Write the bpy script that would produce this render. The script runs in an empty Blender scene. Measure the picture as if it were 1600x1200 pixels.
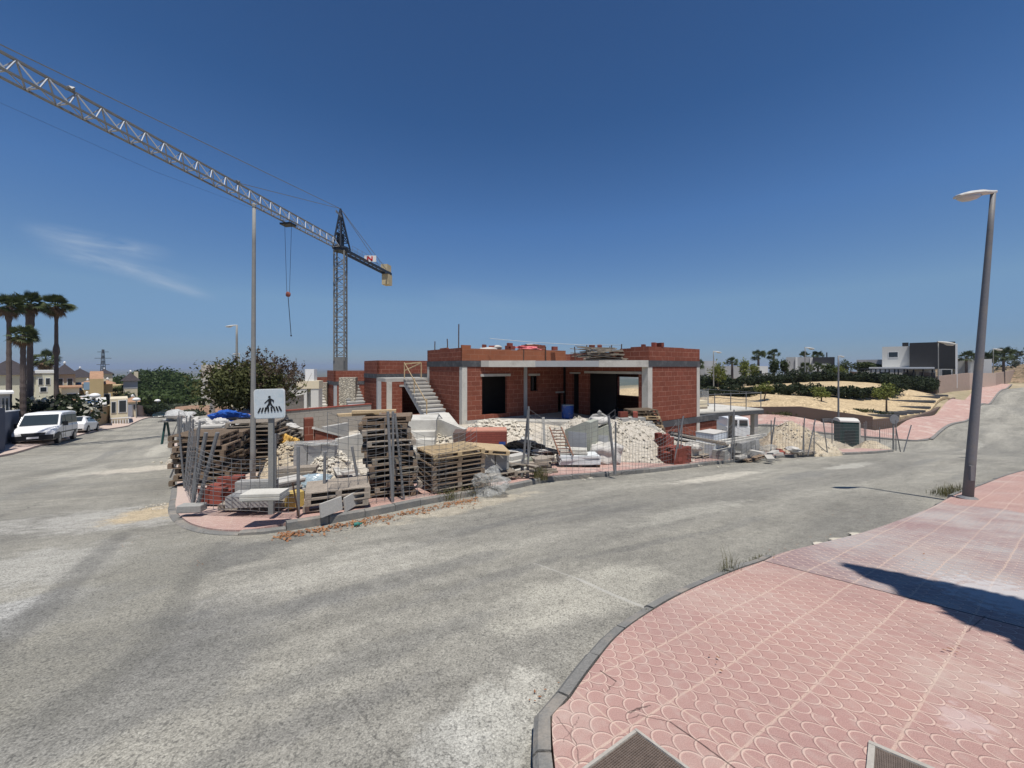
import bpy, math, random
import numpy as np
from mathutils import Vector, Matrix
from mathutils.geometry import delaunay_2d_cdt
from math import radians as R, sin, cos, pi

sc = bpy.context.scene
col = sc.collection
F = 600.0; HZ = 573.0          # focal length and horizon row, both in pixels of the 1600 wide photograph

# ---------------------------------------------------------------- camera
cd = bpy.data.cameras.new('camera'); cam = bpy.data.objects.new('camera', cd); col.objects.link(cam)
cd.sensor_width = 36; cd.lens = 36 * F / 1600
cd.shift_y = -(600 - HZ) / 1600
cam.location = (0, 0, 0); cam.rotation_euler = (R(90), 0, 0)
cd.clip_start = 0.05; cd.clip_end = 20000
sc.camera = cam
# ---------------------------------------------------------------- exposure
sc.view_settings.view_transform = 'Standard'; sc.view_settings.look = 'None'
sc.view_settings.exposure = 0.06; sc.view_settings.gamma = 1
try: sc.view_settings.use_curve_mapping = False
except Exception: pass
# ---------------------------------------------------------------- sun and sky
SUN = Vector((.30, -.95, 2.9)).normalized()
sl = bpy.data.lights.new('sun', 'SUN'); sl.energy = 4.9; sl.angle = R(.5); sl.color = (1, .955, .89)
so = bpy.data.objects.new('sun', sl); col.objects.link(so)
so.rotation_euler = SUN.to_track_quat('Z', 'Y').to_euler(); so.location = (0, 0, 50)
W = bpy.data.worlds.new('World'); sc.world = W; W.use_nodes = True
wt = W.node_tree; wt.nodes.clear()

def N(nt, typ, ins=None, **props):
    n = nt.nodes.new(typ)
    for k, v in props.items(): setattr(n, k, v)
    for k, v in (ins or {}).items():
        s = n.inputs[k]
        if isinstance(v, bpy.types.NodeSocket): nt.links.new(v, s)
        else:
            if isinstance(v, (tuple, list)) and len(v) == 3 and s.type == 'RGBA': v = (*v, 1)
            s.default_value = v
    return n
def M_(nt, op, a, b=None, c=None, clamp=False):
    ins = {0: a}
    if b is not None: ins[1] = b
    if c is not None: ins[2] = c
    return N(nt, 'ShaderNodeMath', ins, operation=op, use_clamp=clamp).outputs[0]
def MR(nt, v, a, b, c=0., d=1., smooth=False):
    n = N(nt, 'ShaderNodeMapRange', {0: v, 1: a, 2: b, 3: c, 4: d})
    if smooth: n.interpolation_type = 'SMOOTHSTEP'
    return n.outputs[0]
def MIX(nt, f, a, b, typ='MIX'):
    n = N(nt, 'ShaderNodeMix', data_type='RGBA', blend_type=typ)
    for k, v in ((0, f), (6, a), (7, b)):
        s = n.inputs[k]
        if isinstance(v, bpy.types.NodeSocket): nt.links.new(v, s)
        else: s.default_value = (*v, 1) if isinstance(v, (tuple, list)) and len(v) == 3 else v
    return n.outputs[2]
def NOISE(nt, vec, scale, detail=4., rough=.55, out=0, dist=0.):
    return N(nt, 'ShaderNodeTexNoise', {'Vector': vec, 'Scale': scale, 'Detail': detail, 'Roughness': rough, 'Distortion': dist}).outputs[out]

sky = N(wt, 'ShaderNodeTexSky'); sky.sky_type = 'NISHITA'; sky.sun_disc = False
sky.sun_elevation = math.asin(SUN.z); sky.sun_rotation = math.atan2(SUN.x, SUN.y)
sky.altitude = 0; sky.air_density = 1.0; sky.dust_density = 0.0; sky.ozone_density = 3.0
tc = N(wt, 'ShaderNodeTexCoord'); sx = N(wt, 'ShaderNodeSeparateXYZ', {0: tc.outputs['Generated']})
X_, Y_, Z_ = sx.outputs
Yc = M_(wt, 'MAXIMUM', Y_, .05)
U_ = M_(wt, 'DIVIDE', X_, Yc); V_ = M_(wt, 'DIVIDE', Z_, Yc)
def wisp(u0, v0, u1, v1, w, amp, seed):
    L = math.hypot(u1 - u0, v1 - v0); du, dv = (u1 - u0) / L, (v1 - v0) / L
    a = M_(wt, 'SUBTRACT', U_, u0); b = M_(wt, 'SUBTRACT', V_, v0)
    s = M_(wt, 'ADD', M_(wt, 'MULTIPLY', a, du), M_(wt, 'MULTIPLY', b, dv))
    t = M_(wt, 'ADD', M_(wt, 'MULTIPLY', a, -dv), M_(wt, 'MULTIPLY', b, du))
    vec = N(wt, 'ShaderNodeCombineXYZ', {0: M_(wt, 'MULTIPLY', s, 5.), 1: M_(wt, 'MULTIPLY', t, 34.), 2: seed}).outputs[0]
    n = NOISE(wt, vec, 1., 6., .6, dist=.4)
    m1 = M_(wt, 'MULTIPLY', MR(wt, s, -.02, L * .4, 0, 1, True), MR(wt, s, L * .6, L * 1.05, 1, 0, True))
    m2 = MR(wt, M_(wt, 'ABSOLUTE', t), 0, w, 1, 0, True)
    return M_(wt, 'MULTIPLY', M_(wt, 'MULTIPLY', M_(wt, 'MULTIPLY', m1, m2), MR(wt, n, .3, .75)), amp)
ws = [wisp(-1.30, .365, -.88, .285, .035, .95, 1.), wisp(-1.26, .325, -.80, .205, .035, 1., 4.),
      wisp(-.98, .235, -.76, .175, .02, .9, 7.), wisp(-.26, .20, .1, .15, .05, .14, 9.), wisp(-1.0, .075, -.5, .06, .03, .12, 2.)]
tot = ws[0]
for w_ in ws[1:]: tot = M_(wt, 'ADD', tot, w_, clamp=True)
# the clear, slightly hazy summer blue: Nishita's colours shifted by elevation
rp = N(wt, 'ShaderNodeValToRGB', {0: M_(wt, 'MAXIMUM', Z_, 0.)}); cr_ = rp.color_ramp
for i_, (p_, c_) in enumerate(((0., (.38, .52, .86)), (.06, (.48, .63, .93)), (.153, (.80, .93, 1.06)), (.335, (.66, .95, 1.25)), (.53, (.44, .74, 1.04)), (.75, (.42, .66, .92)))):
    el_ = cr_.elements[i_] if i_ < 2 else cr_.elements.new(p_)
    el_.position = p_; el_.color = (c_[0]/2, c_[1]/2, c_[2]/2, 1)
tint = N(wt, 'ShaderNodeVectorMath', {0: rp.outputs[0], 'Scale': 2.}, operation='SCALE').outputs[0]
skyb = MIX(wt, 1., sky.outputs[0], tint, 'MULTIPLY')
skyc = MIX(wt, tot, skyb, (4.6, 5.9, 7.8))
bg = N(wt, 'ShaderNodeBackground', {'Color': skyc, 'Strength': .075})
wo = N(wt, 'ShaderNodeOutputWorld', {'Surface': bg.outputs[0]})

# ---------------------------------------------------------------- bookkeeping
def tag(o, label=None, cat=None, group=None, kind=None):
    if label: o['label'] = label
    if cat: o['category'] = cat
    if group: o['group'] = group
    if kind: o['kind'] = kind
    return o
def empty(name, loc=(0, 0, 0), rz=0., label=None, cat=None, group=None, rot=None):
    o = bpy.data.objects.new(name, None); col.objects.link(o)
    o.location = loc; o.rotation_euler = rot if rot else (0, 0, rz); o.empty_display_size = .2
    return tag(o, label, cat, group)
def copy_tree(o, parent=None):
    c = o.copy(); col.objects.link(c)
    if parent: c.parent = parent
    for ch in KIDS.get(o.name, []):
        k = copy_tree(ch, c); KIDS.setdefault(c.name, []).append(k)
    return c
KIDS = {}
def cp(o, loc, rz=None, label=None, group=None, scale=None, rot=None):
    c = copy_tree(o); c.location = loc
    if rz is not None: c.rotation_euler = (0, 0, rz)
    if rot: c.rotation_euler = rot
    if scale: c.scale = scale if isinstance(scale, (tuple, list)) else (scale,) * 3
    if label: c['label'] = label
    if group: c['group'] = group
    return c

class MB:
    """collects shapes and links them as ONE mesh object"""
    def __init__(s): s.v = []; s.f = []; s.mi = []; s.cur = 0
    def add(s, vs, fs, M=None):
        b = len(s.v)
        if M is not None: vs = [M @ Vector(p) for p in vs]
        s.v += [tuple(p) for p in vs]; s.f += [tuple(b + i for i in f) for f in fs]; s.mi += [s.cur] * len(fs)
    def box(s, x0, y0, z0, x1, y1, z1, M=None):
        vs = [(x, y, z) for z in (z0, z1) for x, y in ((x0, y0), (x1, y0), (x1, y1), (x0, y1))]
        s.add(vs, [(3, 2, 1, 0), (4, 5, 6, 7), (0, 1, 5, 4), (1, 2, 6, 5), (2, 3, 7, 6), (3, 0, 4, 7)], M); return s
    def cbox(s, c, d, M=None): return s.box(c[0]-d[0]/2, c[1]-d[1]/2, c[2]-d[2]/2, c[0]+d[0]/2, c[1]+d[1]/2, c[2]+d[2]/2, M)
    def prism(s, poly, z0, z1, M=None):
        n = len(poly)
        a = sum(poly[i][0]*poly[(i+1) % n][1]-poly[(i+1) % n][0]*poly[i][1] for i in range(n))
        if a < 0: poly = poly[::-1]
        vs = [(x, y, z0) for x, y in poly] + [(x, y, z1) for x, y in poly]
        s.add(vs, [tuple(range(n))[::-1], tuple(range(n, 2*n))] + [(i, (i+1) % n, n+(i+1) % n, n+i) for i in range(n)], M); return s
    def prof(s, poly, x0, x1, M=None):   # (y,z) profile extruded along x
        Q = Matrix(((0, 0, 1, 0), (1, 0, 0, 0), (0, 1, 0, 0), (0, 0, 0, 1)))
        return s.prism(poly, x0, x1, (M @ Q) if M is not None else Q)
    def bar(s, p, q, w, h=None, up=(0, 0, 1), M=None):
        p = Vector(p); q = Vector(q); h = h or w; d = (q - p).normalized(); u = Vector(up)
        if abs(d.dot(u)) > .98: u = Vector((1, 0, 0))
        r = d.cross(u).normalized(); u = r.cross(d)
        vs = [e + r*a*w/2 + u*b*h/2 for e in (p, q) for a, b in ((-1, -1), (1, -1), (1, 1), (-1, 1))]
        s.add(vs, [(3, 2, 1, 0), (4, 5, 6, 7), (0, 1, 5, 4), (1, 2, 6, 5), (2, 3, 7, 6), (3, 0, 4, 7)], M); return s
    def tube(s, pts, rad, n=8, M=None, cap=True):
        pts = [Vector(p) for p in pts]
        if not isinstance(rad, (list, tuple)): rad = [rad]*len(pts)
        vs = []; fs = []; pr = None
        for i, p in enumerate(pts):
            d = (pts[min(i+1, len(pts)-1)] - pts[max(i-1, 0)]).normalized()
            if pr is None:
                pr = d.cross(Vector((0, 0, 1)))
                if pr.length < .05: pr = Vector((1, 0, 0))
            pr = (pr - d*pr.dot(d)).normalized(); q = d.cross(pr)
            for k in range(n):
                a = 2*pi*k/n; vs.append(p + (pr*cos(a)+q*sin(a))*rad[i])
        for i in range(len(pts)-1):
            for k in range(n): fs.append((i*n+k, i*n+(k+1) % n, (i+1)*n+(k+1) % n, (i+1)*n+k))
        if cap: fs += [tuple(range(n))[::-1], tuple((len(pts)-1)*n+k for k in range(n))]
        s.add(vs, fs, M); return s
    def lathe(s, prof, n=16, M=None):   # [(r,z)]
        return s.tube([(0, 0, z+i*1e-5) for i, (r, z) in enumerate(prof)], [max(r, 1e-4) for r, z in prof], n, M)
    def blob(s, c, r, seed=0, rough=.15, sub=2, M=None, boxy=0., flat=None):
        import bmesh
        bm = bmesh.new(); bmesh.ops.create_icosphere(bm, subdivisions=sub, radius=1)
        rg = random.Random(seed); ph = [(rg.uniform(-3, 3), rg.uniform(-3, 3), rg.uniform(-3, 3), rg.uniform(0, 6)) for _ in range(7)]
        vs = []
        for v in bm.verts:
            p = v.co.copy()
            if boxy:
                m = max(abs(p.x), abs(p.y), abs(p.z)); p = p.lerp(p/m, boxy)
            k = 1 + rough*sum(sin(a*p.x*1.6+b*p.y*1.6+c_*p.z*1.6+d) for a, b, c_, d in ph)/3
            p = Vector((p.x*r[0]*k, p.y*r[1]*k, p.z*r[2]*k))
            if flat is not None and p.z < flat: p.z = flat
            vs.append(p + Vector(c))
        fs = [tuple(w.index for w in f.verts) for f in bm.faces]; bm.free()
        s.add(vs, fs, M); return s
    def build(s, name, mats, parent=None, loc=None, rz=0., smooth=False, rot=None, auto=None):
        me = bpy.data.meshes.new(name); me.from_pydata(s.v, [], s.f)
        if not isinstance(mats, (list, tuple)): mats = [mats]
        for m in mats: me.materials.append(m)
        if len(mats) > 1: me.polygons.foreach_set('material_index', s.mi)
        uvl = me.uv_layers.new(name='UVMap'); 
        V = np.array(s.v, dtype=float); uvs = np.zeros((len(me.loops), 2))
        for p in me.polygons:
            n = p.normal
            li = list(p.loop_indices); vi = V[[me.loops[l].vertex_index for l in li]]
            if abs(n.z) > .8: uvs[li, 0] = vi[:, 0]; uvs[li, 1] = vi[:, 1]
            else:
                l = math.hypot(n.x, n.y) or 1; tx, ty = -n.y/l, n.x/l
                uvs[li, 0] = vi[:, 0]*tx + vi[:, 1]*ty; uvs[li, 1] = vi[:, 2]
        uvl.data.foreach_set('uv', uvs.ravel())
        if smooth: me.shade_smooth()
        me.update()
        o = bpy.data.objects.new(name, me); col.objects.link(o)
        if parent: o.parent = parent; KIDS.setdefault(parent.name, []).append(o)
        if loc is not None: o.location = loc
        o.rotation_euler = rot if rot else (0, 0, rz)
        if auto:
            md = o.modifiers.new('bevel', 'BEVEL'); md.width = auto; md.segments = 2; md.limit_method = 'ANGLE'
        return o
def raw(name, V, Fq, mat, parent=None, n=4, loc=None, smooth=False):
    """fast mesh from numpy arrays, all faces with n corners"""
    me = bpy.data.meshes.new(name); V = np.asarray(V, dtype=np.float32); Fq = np.asarray(Fq, dtype=np.int32)
    me.vertices.add(len(V)); me.vertices.foreach_set('co', V.ravel())
    me.loops.add(Fq.size); me.loops.foreach_set('vertex_index', Fq.ravel())
    me.polygons.add(len(Fq)); me.polygons.foreach_set('loop_start', np.arange(0, Fq.size, n, dtype=np.int32))
    try: me.polygons.foreach_set('loop_total', np.full(len(Fq), n, dtype=np.int32))
    except Exception: pass
    me.materials.append(mat) if not isinstance(mat, list) else [me.materials.append(m) for m in mat]
    me.update(); me.validate()
    if smooth: me.shade_smooth()
    o = bpy.data.objects.new(name, me); col.objects.link(o)
    if parent: o.parent = parent; KIDS.setdefault(parent.name, []).append(o)
    if loc is not None: o.location = loc
    return o

# ---------------------------------------------------------------- terrain height
def P(px, py, d): return Vector(((px-800)/F*d, d, -(py-HZ)/F*d))
def plane(x, y): return -1.4 - .155*y
cps = []
for x, y in ((-12, -8), (0, -8), (12, -8), (-8, 0), (0, 0), (8, 0), (-6, 5), (0, 5), (7, 5), (13, 7), (-10, 11), (-3, 10), (4, 10), (10, 12), (17, 15), (-15, 12),
             (8, 15), (-16, 18), (-22, 16), (24, 14), (-25, 5), (25, -5)): cps.append((x, y, plane(x, y)))
for t in ((-20, 715, 21.5), (65, 697, 26), (145, 675, 36), (200, 667, 43), (280, 650, 75), (240, 655, 62), (270, 699, 28), (310, 645, 95), (320, 668, 40),
          (600, 690, 17), (760, 682, 17.5), (850, 667, 20), (900, 655, 26), (1040, 705, 17), (1110, 700, 22), (1150, 692, 26), (1330, 697, 27), (1240, 700, 22),
          (1395, 706, 22), (1430, 690, 30.2), (1250, 679, 33.5), (1150, 672, 37), (1200, 650, 36), (1200, 628, 45), (1200, 607, 58),
          (1300, 643, 38), (1300, 612, 50), (1400, 655, 36), (1400, 612, 50), (1330, 595, 64), (1440, 612, 58), (1400, 592, 75), (1200, 594, 75), (1300, 590, 95), (1050, 640, 45),
          (40, 655, 40), (60, 640, 52), (120, 648, 50), (500, 643, 30), (450, 655, 24), (532, 622, 55), (640, 660, 30), (400, 640, 50)):
    p = P(*t); cps.append(tuple(p))
for t in ((33, 30, -5.8), (49.4, 41.5, -5.67), (65.8, 53, -5.2), (90, 70, -4.1), (115, 87.4, -3.6), (47, 44, -5.25), (64, 55.6, -4.9), (88, 74, -3.7),
          (38, 23, -5.2), (54, 35, -5.35), (72, 47, -4.9), (100, 62, -3.9),
          (-150, 120, -15), (-60, 150, -15), (0, 150, -13), (60, 150, -7), (150, 130, -2), (-150, 20, -9), (150, 30, -4), (110, -20, -4), (0, -80, 8), (-90, -50, -4), (90, -70, 2)):
    cps.append(t)
C = np.array(cps)
def _k(r2): return .5*r2*np.log(r2 + 1e-9)
_n = len(C); D2 = ((C[:, None, :2]-C[None, :, :2])**2).sum(-1)
A = np.zeros((_n+3, _n+3)); A[:_n, :_n] = _k(D2) + np.eye(_n)*6.0; A[:_n, _n] = 1; A[:_n, _n+1:] = C[:, :2]; A[_n, :_n] = 1; A[_n+1:, :_n] = C[:, :2].T
_w = np.linalg.solve(A, np.concatenate([C[:, 2], [0, 0, 0]]))
def hts(XY):
    XY = np.asarray(XY, float); out = np.empty(len(XY))
    for i in range(0, len(XY), 20000):
        q = XY[i:i+20000]; r = np.hypot(q[:, 0], q[:, 1])
        qc = q*np.minimum(1, 165/np.maximum(r, 1e-6))[:, None]
        d2 = ((qc[:, None, :]-C[None, :, :2])**2).sum(-1)
        z = _k(d2) @ _w[:_n] + _w[_n] + qc @ _w[_n+1:]
        t = np.clip((r-130)/900, 0, 1); t = t*t*(3-2*t)
        side = np.clip((q[:, 0]/np.maximum(r, 1) - .35)/.3, 0, 1)
        far = -62 + 0*side
        out[i:i+20000] = z*(1-t) + far*t
    return out
def h(x, y): return float(hts([(x, y)])[0])
def at(px, py, off=0., d0=8.):
    """the point of the ground seen at a pixel: march along the ray"""
    a = (px-800)/F; b = -(py-HZ)/F
    ds = np.concatenate([np.arange(1, 30, .1), np.arange(30, 160, .5)])
    z = hts(np.stack([a*ds, ds], 1)) + off - b*ds
    i = int(np.argmax(z > 0))
    if z[i] <= 0: i = len(ds)-1
    if i == 0: d = ds[0]
    else: d = ds[i-1] + (ds[i]-ds[i-1])*(-z[i-1])/(z[i]-z[i-1]+1e-12)
    return Vector((a*d, d, b*d))
def G(px, d, off=0.):
    x = (px-800)/F*d; return Vector((x, d, h(x, d)+off))
UA = R(35)                       # the streets and houses share this direction
def inside(poly, x, y):
    c = False; n = len(poly)
    for i in range(n):
        x0, y0 = poly[i]; x1, y1 = poly[i-1]
        if (y0 > y) != (y1 > y) and x < (x1-x0)*(y-y0)/(y1-y0)+x0: c = not c
    return c
def dense(poly, step, closed=True):
    out = []
    n = len(poly)
    for i in range(n if closed else n-1):
        a = poly[i]; b = poly[(i+1) % n]; L = math.hypot(b[0]-a[0], b[1]-a[1]); k = max(1, int(L/step))
        out += [(a[0]+(b[0]-a[0])*j/k, a[1]+(b[1]-a[1])*j/k) for j in range(k)]
    if not closed: out.append(poly[-1])
    return out
def smoothc(pts, k=6):
    out = []
    for i in range(len(pts)-1):
        p0 = Vector(pts[max(i-1, 0)]); p1 = Vector(pts[i]); p2 = Vector(pts[i+1]); p3 = Vector(pts[min(i+2, len(pts)-1)])
        for j in range(k):
            t = j/k; out.append(tuple(.5*((2*p1)+(-p0+p2)*t+(2*p0-5*p1+4*p2-p3)*t*t+(-p0+3*p1-3*p2+p3)*t**3)))
    out.append(tuple(pts[-1])); return out
def drape(name, poly, off, mat, step=1., skirt=0., label=None, kind='structure', zfun=None, edge=None):
    b = dense(poly, edge or step)
    rs = np.array(b); lo = rs.min(0); hi = rs.max(0); pts = list(b)
    xs = np.arange(lo[0]+step/2, hi[0], step); ys = np.arange(lo[1]+step/2, hi[1], step)
    for x in xs:
        for y in ys:
            if inside(b, x, y): pts.append((x, y))
    v, e, f, *_ = delaunay_2d_cdt([Vector(p) for p in pts], [], [list(range(len(b)))], 1, 1e-5)
    XY = np.array([(p.x, p.y) for p in v]); z = hts(XY) + off
    if zfun: z = z + np.array([zfun(x, y) for x, y in XY])
    mb = MB(); V = [(XY[i, 0], XY[i, 1], z[i]) for i in range(len(XY))]
    F_ = [tuple(q) for q in f]
    if skirt:
        cnt = {}
        for q in F_:
            for i in range(len(q)): cnt.setdefault(tuple(sorted((q[i], q[(i+1) % len(q)]))), []).append((q[i], q[(i+1) % len(q)]))
        low = {}
        for k, l in cnt.items():
            if len(l) == 1:
                a, c = l[0]
                for w in (a, c):
                    if w not in low: low[w] = len(V); V.append((V[w][0], V[w][1], V[w][2]-skirt))
                F_.append((c, a, low[a], low[c]))
    mb.add(V, F_); o = mb.build(name, mat); tag(o, label, None, None, kind); return o
# ---------------------------------------------------------------- materials
MATS = {}; OFFN = .085
def newmat(name):
    m = bpy.data.materials.new(name); m.use_nodes = True; nt = m.node_tree; nt.nodes.clear()
    b = N(nt, 'ShaderNodeBsdfPrincipled'); o = N(nt, 'ShaderNodeOutputMaterial', {'Surface': b.outputs[0]})
    return m, nt, b
def crd(nt, kind='Object'): return N(nt, 'ShaderNodeTexCoord').outputs[kind]
def bump(nt, b, hgt, s=.5, d=.02):
    n = N(nt, 'ShaderNodeBump', {'Strength': s, 'Distance': d, 'Height': hgt}); nt.links.new(n.outputs[0], b.inputs['Normal'])
def mat(name, c, rough=.8, var=.15, scale=4., metal=0., c2=None, bmp=0., fine=40., spec=.3, rnd=0., dirt=None, alpha=1.):
    """worn surface: two tones mixed by noise, a finer grain and an optional per-object shift"""
    if name in MATS: return MATS[name]
    m, nt, b = newmat(name); v = crd(nt)
    c2 = c2 or tuple(x*(1-var*2.2) for x in c)
    n1 = NOISE(nt, v, scale, 5., .6); n2 = NOISE(nt, v, fine, 3., .6)
    k = MR(nt, n1, .3, .7); cc = MIX(nt, k, c, c2)
    cc = MIX(nt, .55, cc, MIX(nt, MR(nt, n2, .35, .65), tuple(x*(1-var) for x in c), tuple(min(1, x*(1+var)) for x in c)))
    if rnd:
        oi = N(nt, 'ShaderNodeObjectInfo').outputs['Random']
        cc = MIX(nt, 1., cc, N(nt, 'ShaderNodeCombineXYZ', {0: MR(nt, oi, 0, 1, 1-rnd, 1+rnd), 1: MR(nt, oi, 0, 1, 1-rnd, 1+rnd), 2: MR(nt, oi, 0, 1, 1-rnd*1.2, 1+rnd)}).outputs[0], 'MULTIPLY')
    if dirt:
        n3 = NOISE(nt, v, scale*.6, 6., .7); cc = MIX(nt, MR(nt, n3, .5, .72), cc, dirt)
    nt.links.new(cc, b.inputs['Base Color'])
    b.inputs['Roughness'].default_value = rough; b.inputs['Metallic'].default_value = metal; b.inputs['Specular IOR Level'].default_value = spec
    b.inputs['Alpha'].default_value = alpha
    if bmp: bump(nt, b, n2, bmp, .01)
    MATS[name] = m; return m
def brickmat(name, c1, c2, mortar, w=.33, hh=.2, ms=.012, off=.5, smear=.35, bmp=.5, voidc=None):
    m, nt, b = newmat(name); uv = crd(nt, 'UV')
    nn = NOISE(nt, uv, 1.4, 3., .5, out=1); uvd = N(nt, 'ShaderNodeVectorMath', {0: uv, 1: N(nt, 'ShaderNodeVectorMath', {0: nn, 'Scale': .02}, operation='SCALE').outputs[0]}, operation='ADD').outputs[0]
    br = N(nt, 'ShaderNodeTexBrick', {'Vector': uvd, 'Color1': (*c1, 1), 'Color2': (*c2, 1), 'Mortar': (*mortar, 1), 'Scale': 1., 'Mortar Size': ms, 'Mortar Smooth': .3, 'Bias': 0., 'Brick Width': w, 'Row Height': hh})
    br.offset = off
    n = NOISE(nt, uv, 3., 5., .65); n2 = NOISE(nt, uv, 45., 3., .6)
    cc = MIX(nt, M_(nt, 'MULTIPLY', MR(nt, n, .52, .75), smear), br.outputs[0], mortar)
    # mortar joints are filled unevenly: some lie deep and dark
    n4 = NOISE(nt, uv, 2.2, 2., .5)
    cc = MIX(nt, M_(nt, 'MULTIPLY', br.outputs[1], MR(nt, n4, .5, .68, 0, .8)), cc, tuple(x*.6 for x in c1))
    n5 = NOISE(nt, uv, .7, 6., .7); cc = MIX(nt, MR(nt, n5, .45, .7, 0, .45), cc, tuple(q*.55 for q in c1)); cc = MIX(nt, MR(nt, NOISE(nt, N(nt, 'ShaderNodeMapping', {'Vector': uv, 'Scale': (9., 1.2, 1.)}).outputs[0], 1., 5., .7), .62, .78, 0, .5), cc, mortar)
    cc = MIX(nt, .4, cc, MIX(nt, MR(nt, n2, .3, .7), tuple(x*.7 for x in c1), tuple(x*1.25 for x in c1)))
    nt.links.new(cc, b.inputs['Base Color']); b.inputs['Roughness'].default_value = .9; b.inputs['Specular IOR Level'].default_value = .15
    bump(nt, b, M_(nt, 'ADD', M_(nt, 'MULTIPLY', br.outputs[1], -1.), M_(nt, 'MULTIPLY', n2, .3)), bmp, .015)
    return m
BRICK = brickmat('hollow_brick_wall', (.225, .072, .046), (.15, .05, .034), (.38, .21, .155), .55, .26, .016, smear=.5)
BRICK_O = brickmat('orange_brick_wall', (.29, .105, .055), (.22, .08, .043), (.4, .25, .17), .5, .25, .007, smear=.15)
BLOCKW = brickmat('concrete_block_wall', (.36, .33, .29), (.31, .29, .255), (.22, .2, .175), .42, .2, .012, smear=.1, bmp=.6)
BLOCK = mat('grey_concrete_block', (.33, .325, .31), .95, .12, 6., bmp=.4, rnd=.12)
REDB = mat('red_clay_brick', (.23, .062, .045), .9, .2, 9., c2=(.15, .045, .033), bmp=.3, rnd=.28)
CONC = mat('raw_concrete', (.42, .405, .37), .92, .12, 2.2, c2=(.34, .33, .305), bmp=.3, dirt=(.27, .26, .24))
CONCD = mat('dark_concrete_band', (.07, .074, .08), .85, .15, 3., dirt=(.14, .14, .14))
CONCL = mat('pale_formwork_concrete', (.54, .52, .465), .9, .1, 2., c2=(.43, .415, .37), bmp=.3, dirt=(.36, .34, .3))
COLG = mat('grey_column_face', (.36, .37, .38), .9, .1, 2.5, bmp=.2)
WOOD = mat('weathered_pallet_wood', (.215, .16, .115), .9, .3, 7., c2=(.10, .07, .05), bmp=.3, rnd=.25)
WOODG = mat('grey_pallet_wood', (.29, .25, .205), .92, .3, 8., c2=(.15, .125, .10), bmp=.3, rnd=.2)
WOODN = mat('fresh_pine_wood', (.50, .38, .23), .8, .2, 6., c2=(.33, .24, .14), bmp=.2, rnd=.1)
STEEL = mat('galvanised_steel', (.23, .235, .24), .5, .15, 12., metal=.35, c2=(.15, .15, .155), rnd=.1)
POLEM = mat('painted_grey_pole', (.17, .172, .18), .6, .14, 6., metal=.1, c2=(.15, .155, .165), bmp=.1, dirt=(.22, .2, .17))
POLEG = mat('galvanised_pole', (.25, .25, .235), .75, .15, 5., metal=.0, c2=(.19, .19, .18), dirt=(.3, .28, .24))
REBAR = mat('rusty_rebar', (.09, .055, .04), .8, .3, 20.)
BLACKM = mat('black_plastic', (.012, .012, .014), .45, .2, 8.)
CRGREY = mat('crane_grey_paint', (.36, .38, .41), .5, .15, 3., metal=.1)
CRDARK = mat('crane_dark_blue_steel', (.035, .045, .065), .5, .2, 3., metal=.2)
CRMAST = mat('crane_mast_steel', (.2, .2, .19), .6, .2, 2.)
WHITEP = mat('white_car_paint', (.8, .8, .8), .22, .03, 2., spec=.6)
DARKP = mat('dark_green_car_paint', (.015, .025, .022), .2, .1, 2., spec=.6)
GLASS = mat('dark_car_glass', (.03, .04, .045), .06, .1, 1.5, spec=.8)
WGLASS = mat('window_glass', (.02, .028, .035), .1, .1, 1., spec=.7)
RUBBER = mat('tyre_rubber', (.02, .02, .02), .85, .2, 20.)
RIM = mat('wheel_rim', (.35, .35, .36), .35, .1, 10., metal=.6)
REDL = mat('red_tail_lamp', (.3, .015, .015), .2, .1, 5., spec=.6)
LAMPG = mat('clear_lamp_glass', (.5, .5, .48), .15, .1, 5., spec=.6)
WHITE = mat('white_render', (.74, .74, .72), .85, .05, 1.2, bmp=.1)
OFFW = mat('off_white_render', (.58, .57, .53), .9, .06, 1., bmp=.1)
CREAM = mat('cream_render', (.66, .58, .42), .9, .07, .8, bmp=.1)
CREAMG = mat('greenish_cream_render', (.62, .60, .47), .9, .07, .8, bmp=.1)
OCHRE = mat('ochre_render', (.47, .36, .19), .9, .1, .8, bmp=.1)
ROOFD = mat('dark_slate_roof', (.05, .042, .045), .8, .3, 2.)
TERRA = mat('terracotta_roof', (.40, .24, .15), .9, .25, 2.)
GREYR = mat('light_grey_render', (.42, .42, .42), .9, .05, 1.)
DGREY = mat('dark_grey_cladding', (.032, .032, .034), .7, .15, 2.)
BWALL = mat('brown_low_wall', (.13, .095, .075), .9, .12, 1.5, c2=(.11, .08, .065), bmp=.2)
PINKW = mat('pinkish_stone_wall', (.36, .27, .22), .9, .12, 1.5, bmp=.3)
BLUEW = mat('blue_grey_wall', (.10, .115, .15), .9, .12, 2., bmp=.3)
KERB = mat('kerb_concrete', (.21, .205, .19), .95, .2, 5., c2=(.13, .128, .12), bmp=.5, dirt=(.33, .29, .24), fine=70.)
KERBL = mat('bleached_kerb_concrete', (.42, .39, .34), .95, .12, 3., bmp=.4)
PLAST = mat('clear_plastic_film', (.50, .50, .47), .35, .1, 12., spec=.5, bmp=.3, alpha=.34)
PLASTB = mat('bluish_plastic_film', (.36, .45, .50), .3, .15, 9., spec=.6, bmp=.3, alpha=.85)
BAGW = mat('white_woven_sack', (.52, .50, .46), .85, .12, 6., bmp=.4, c2=(.36, .345, .32))
BAGY = mat('yellow_sack', (.62, .38, .1), .8, .15, 6., bmp=.3)
BLUE = mat('blue_plastic', (.02, .07, .28), .5, .2, 5., dirt=(.2, .2, .26))
BLUET = mat('blue_tarp', (.02, .10, .42), .6, .2, 5.)
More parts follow.
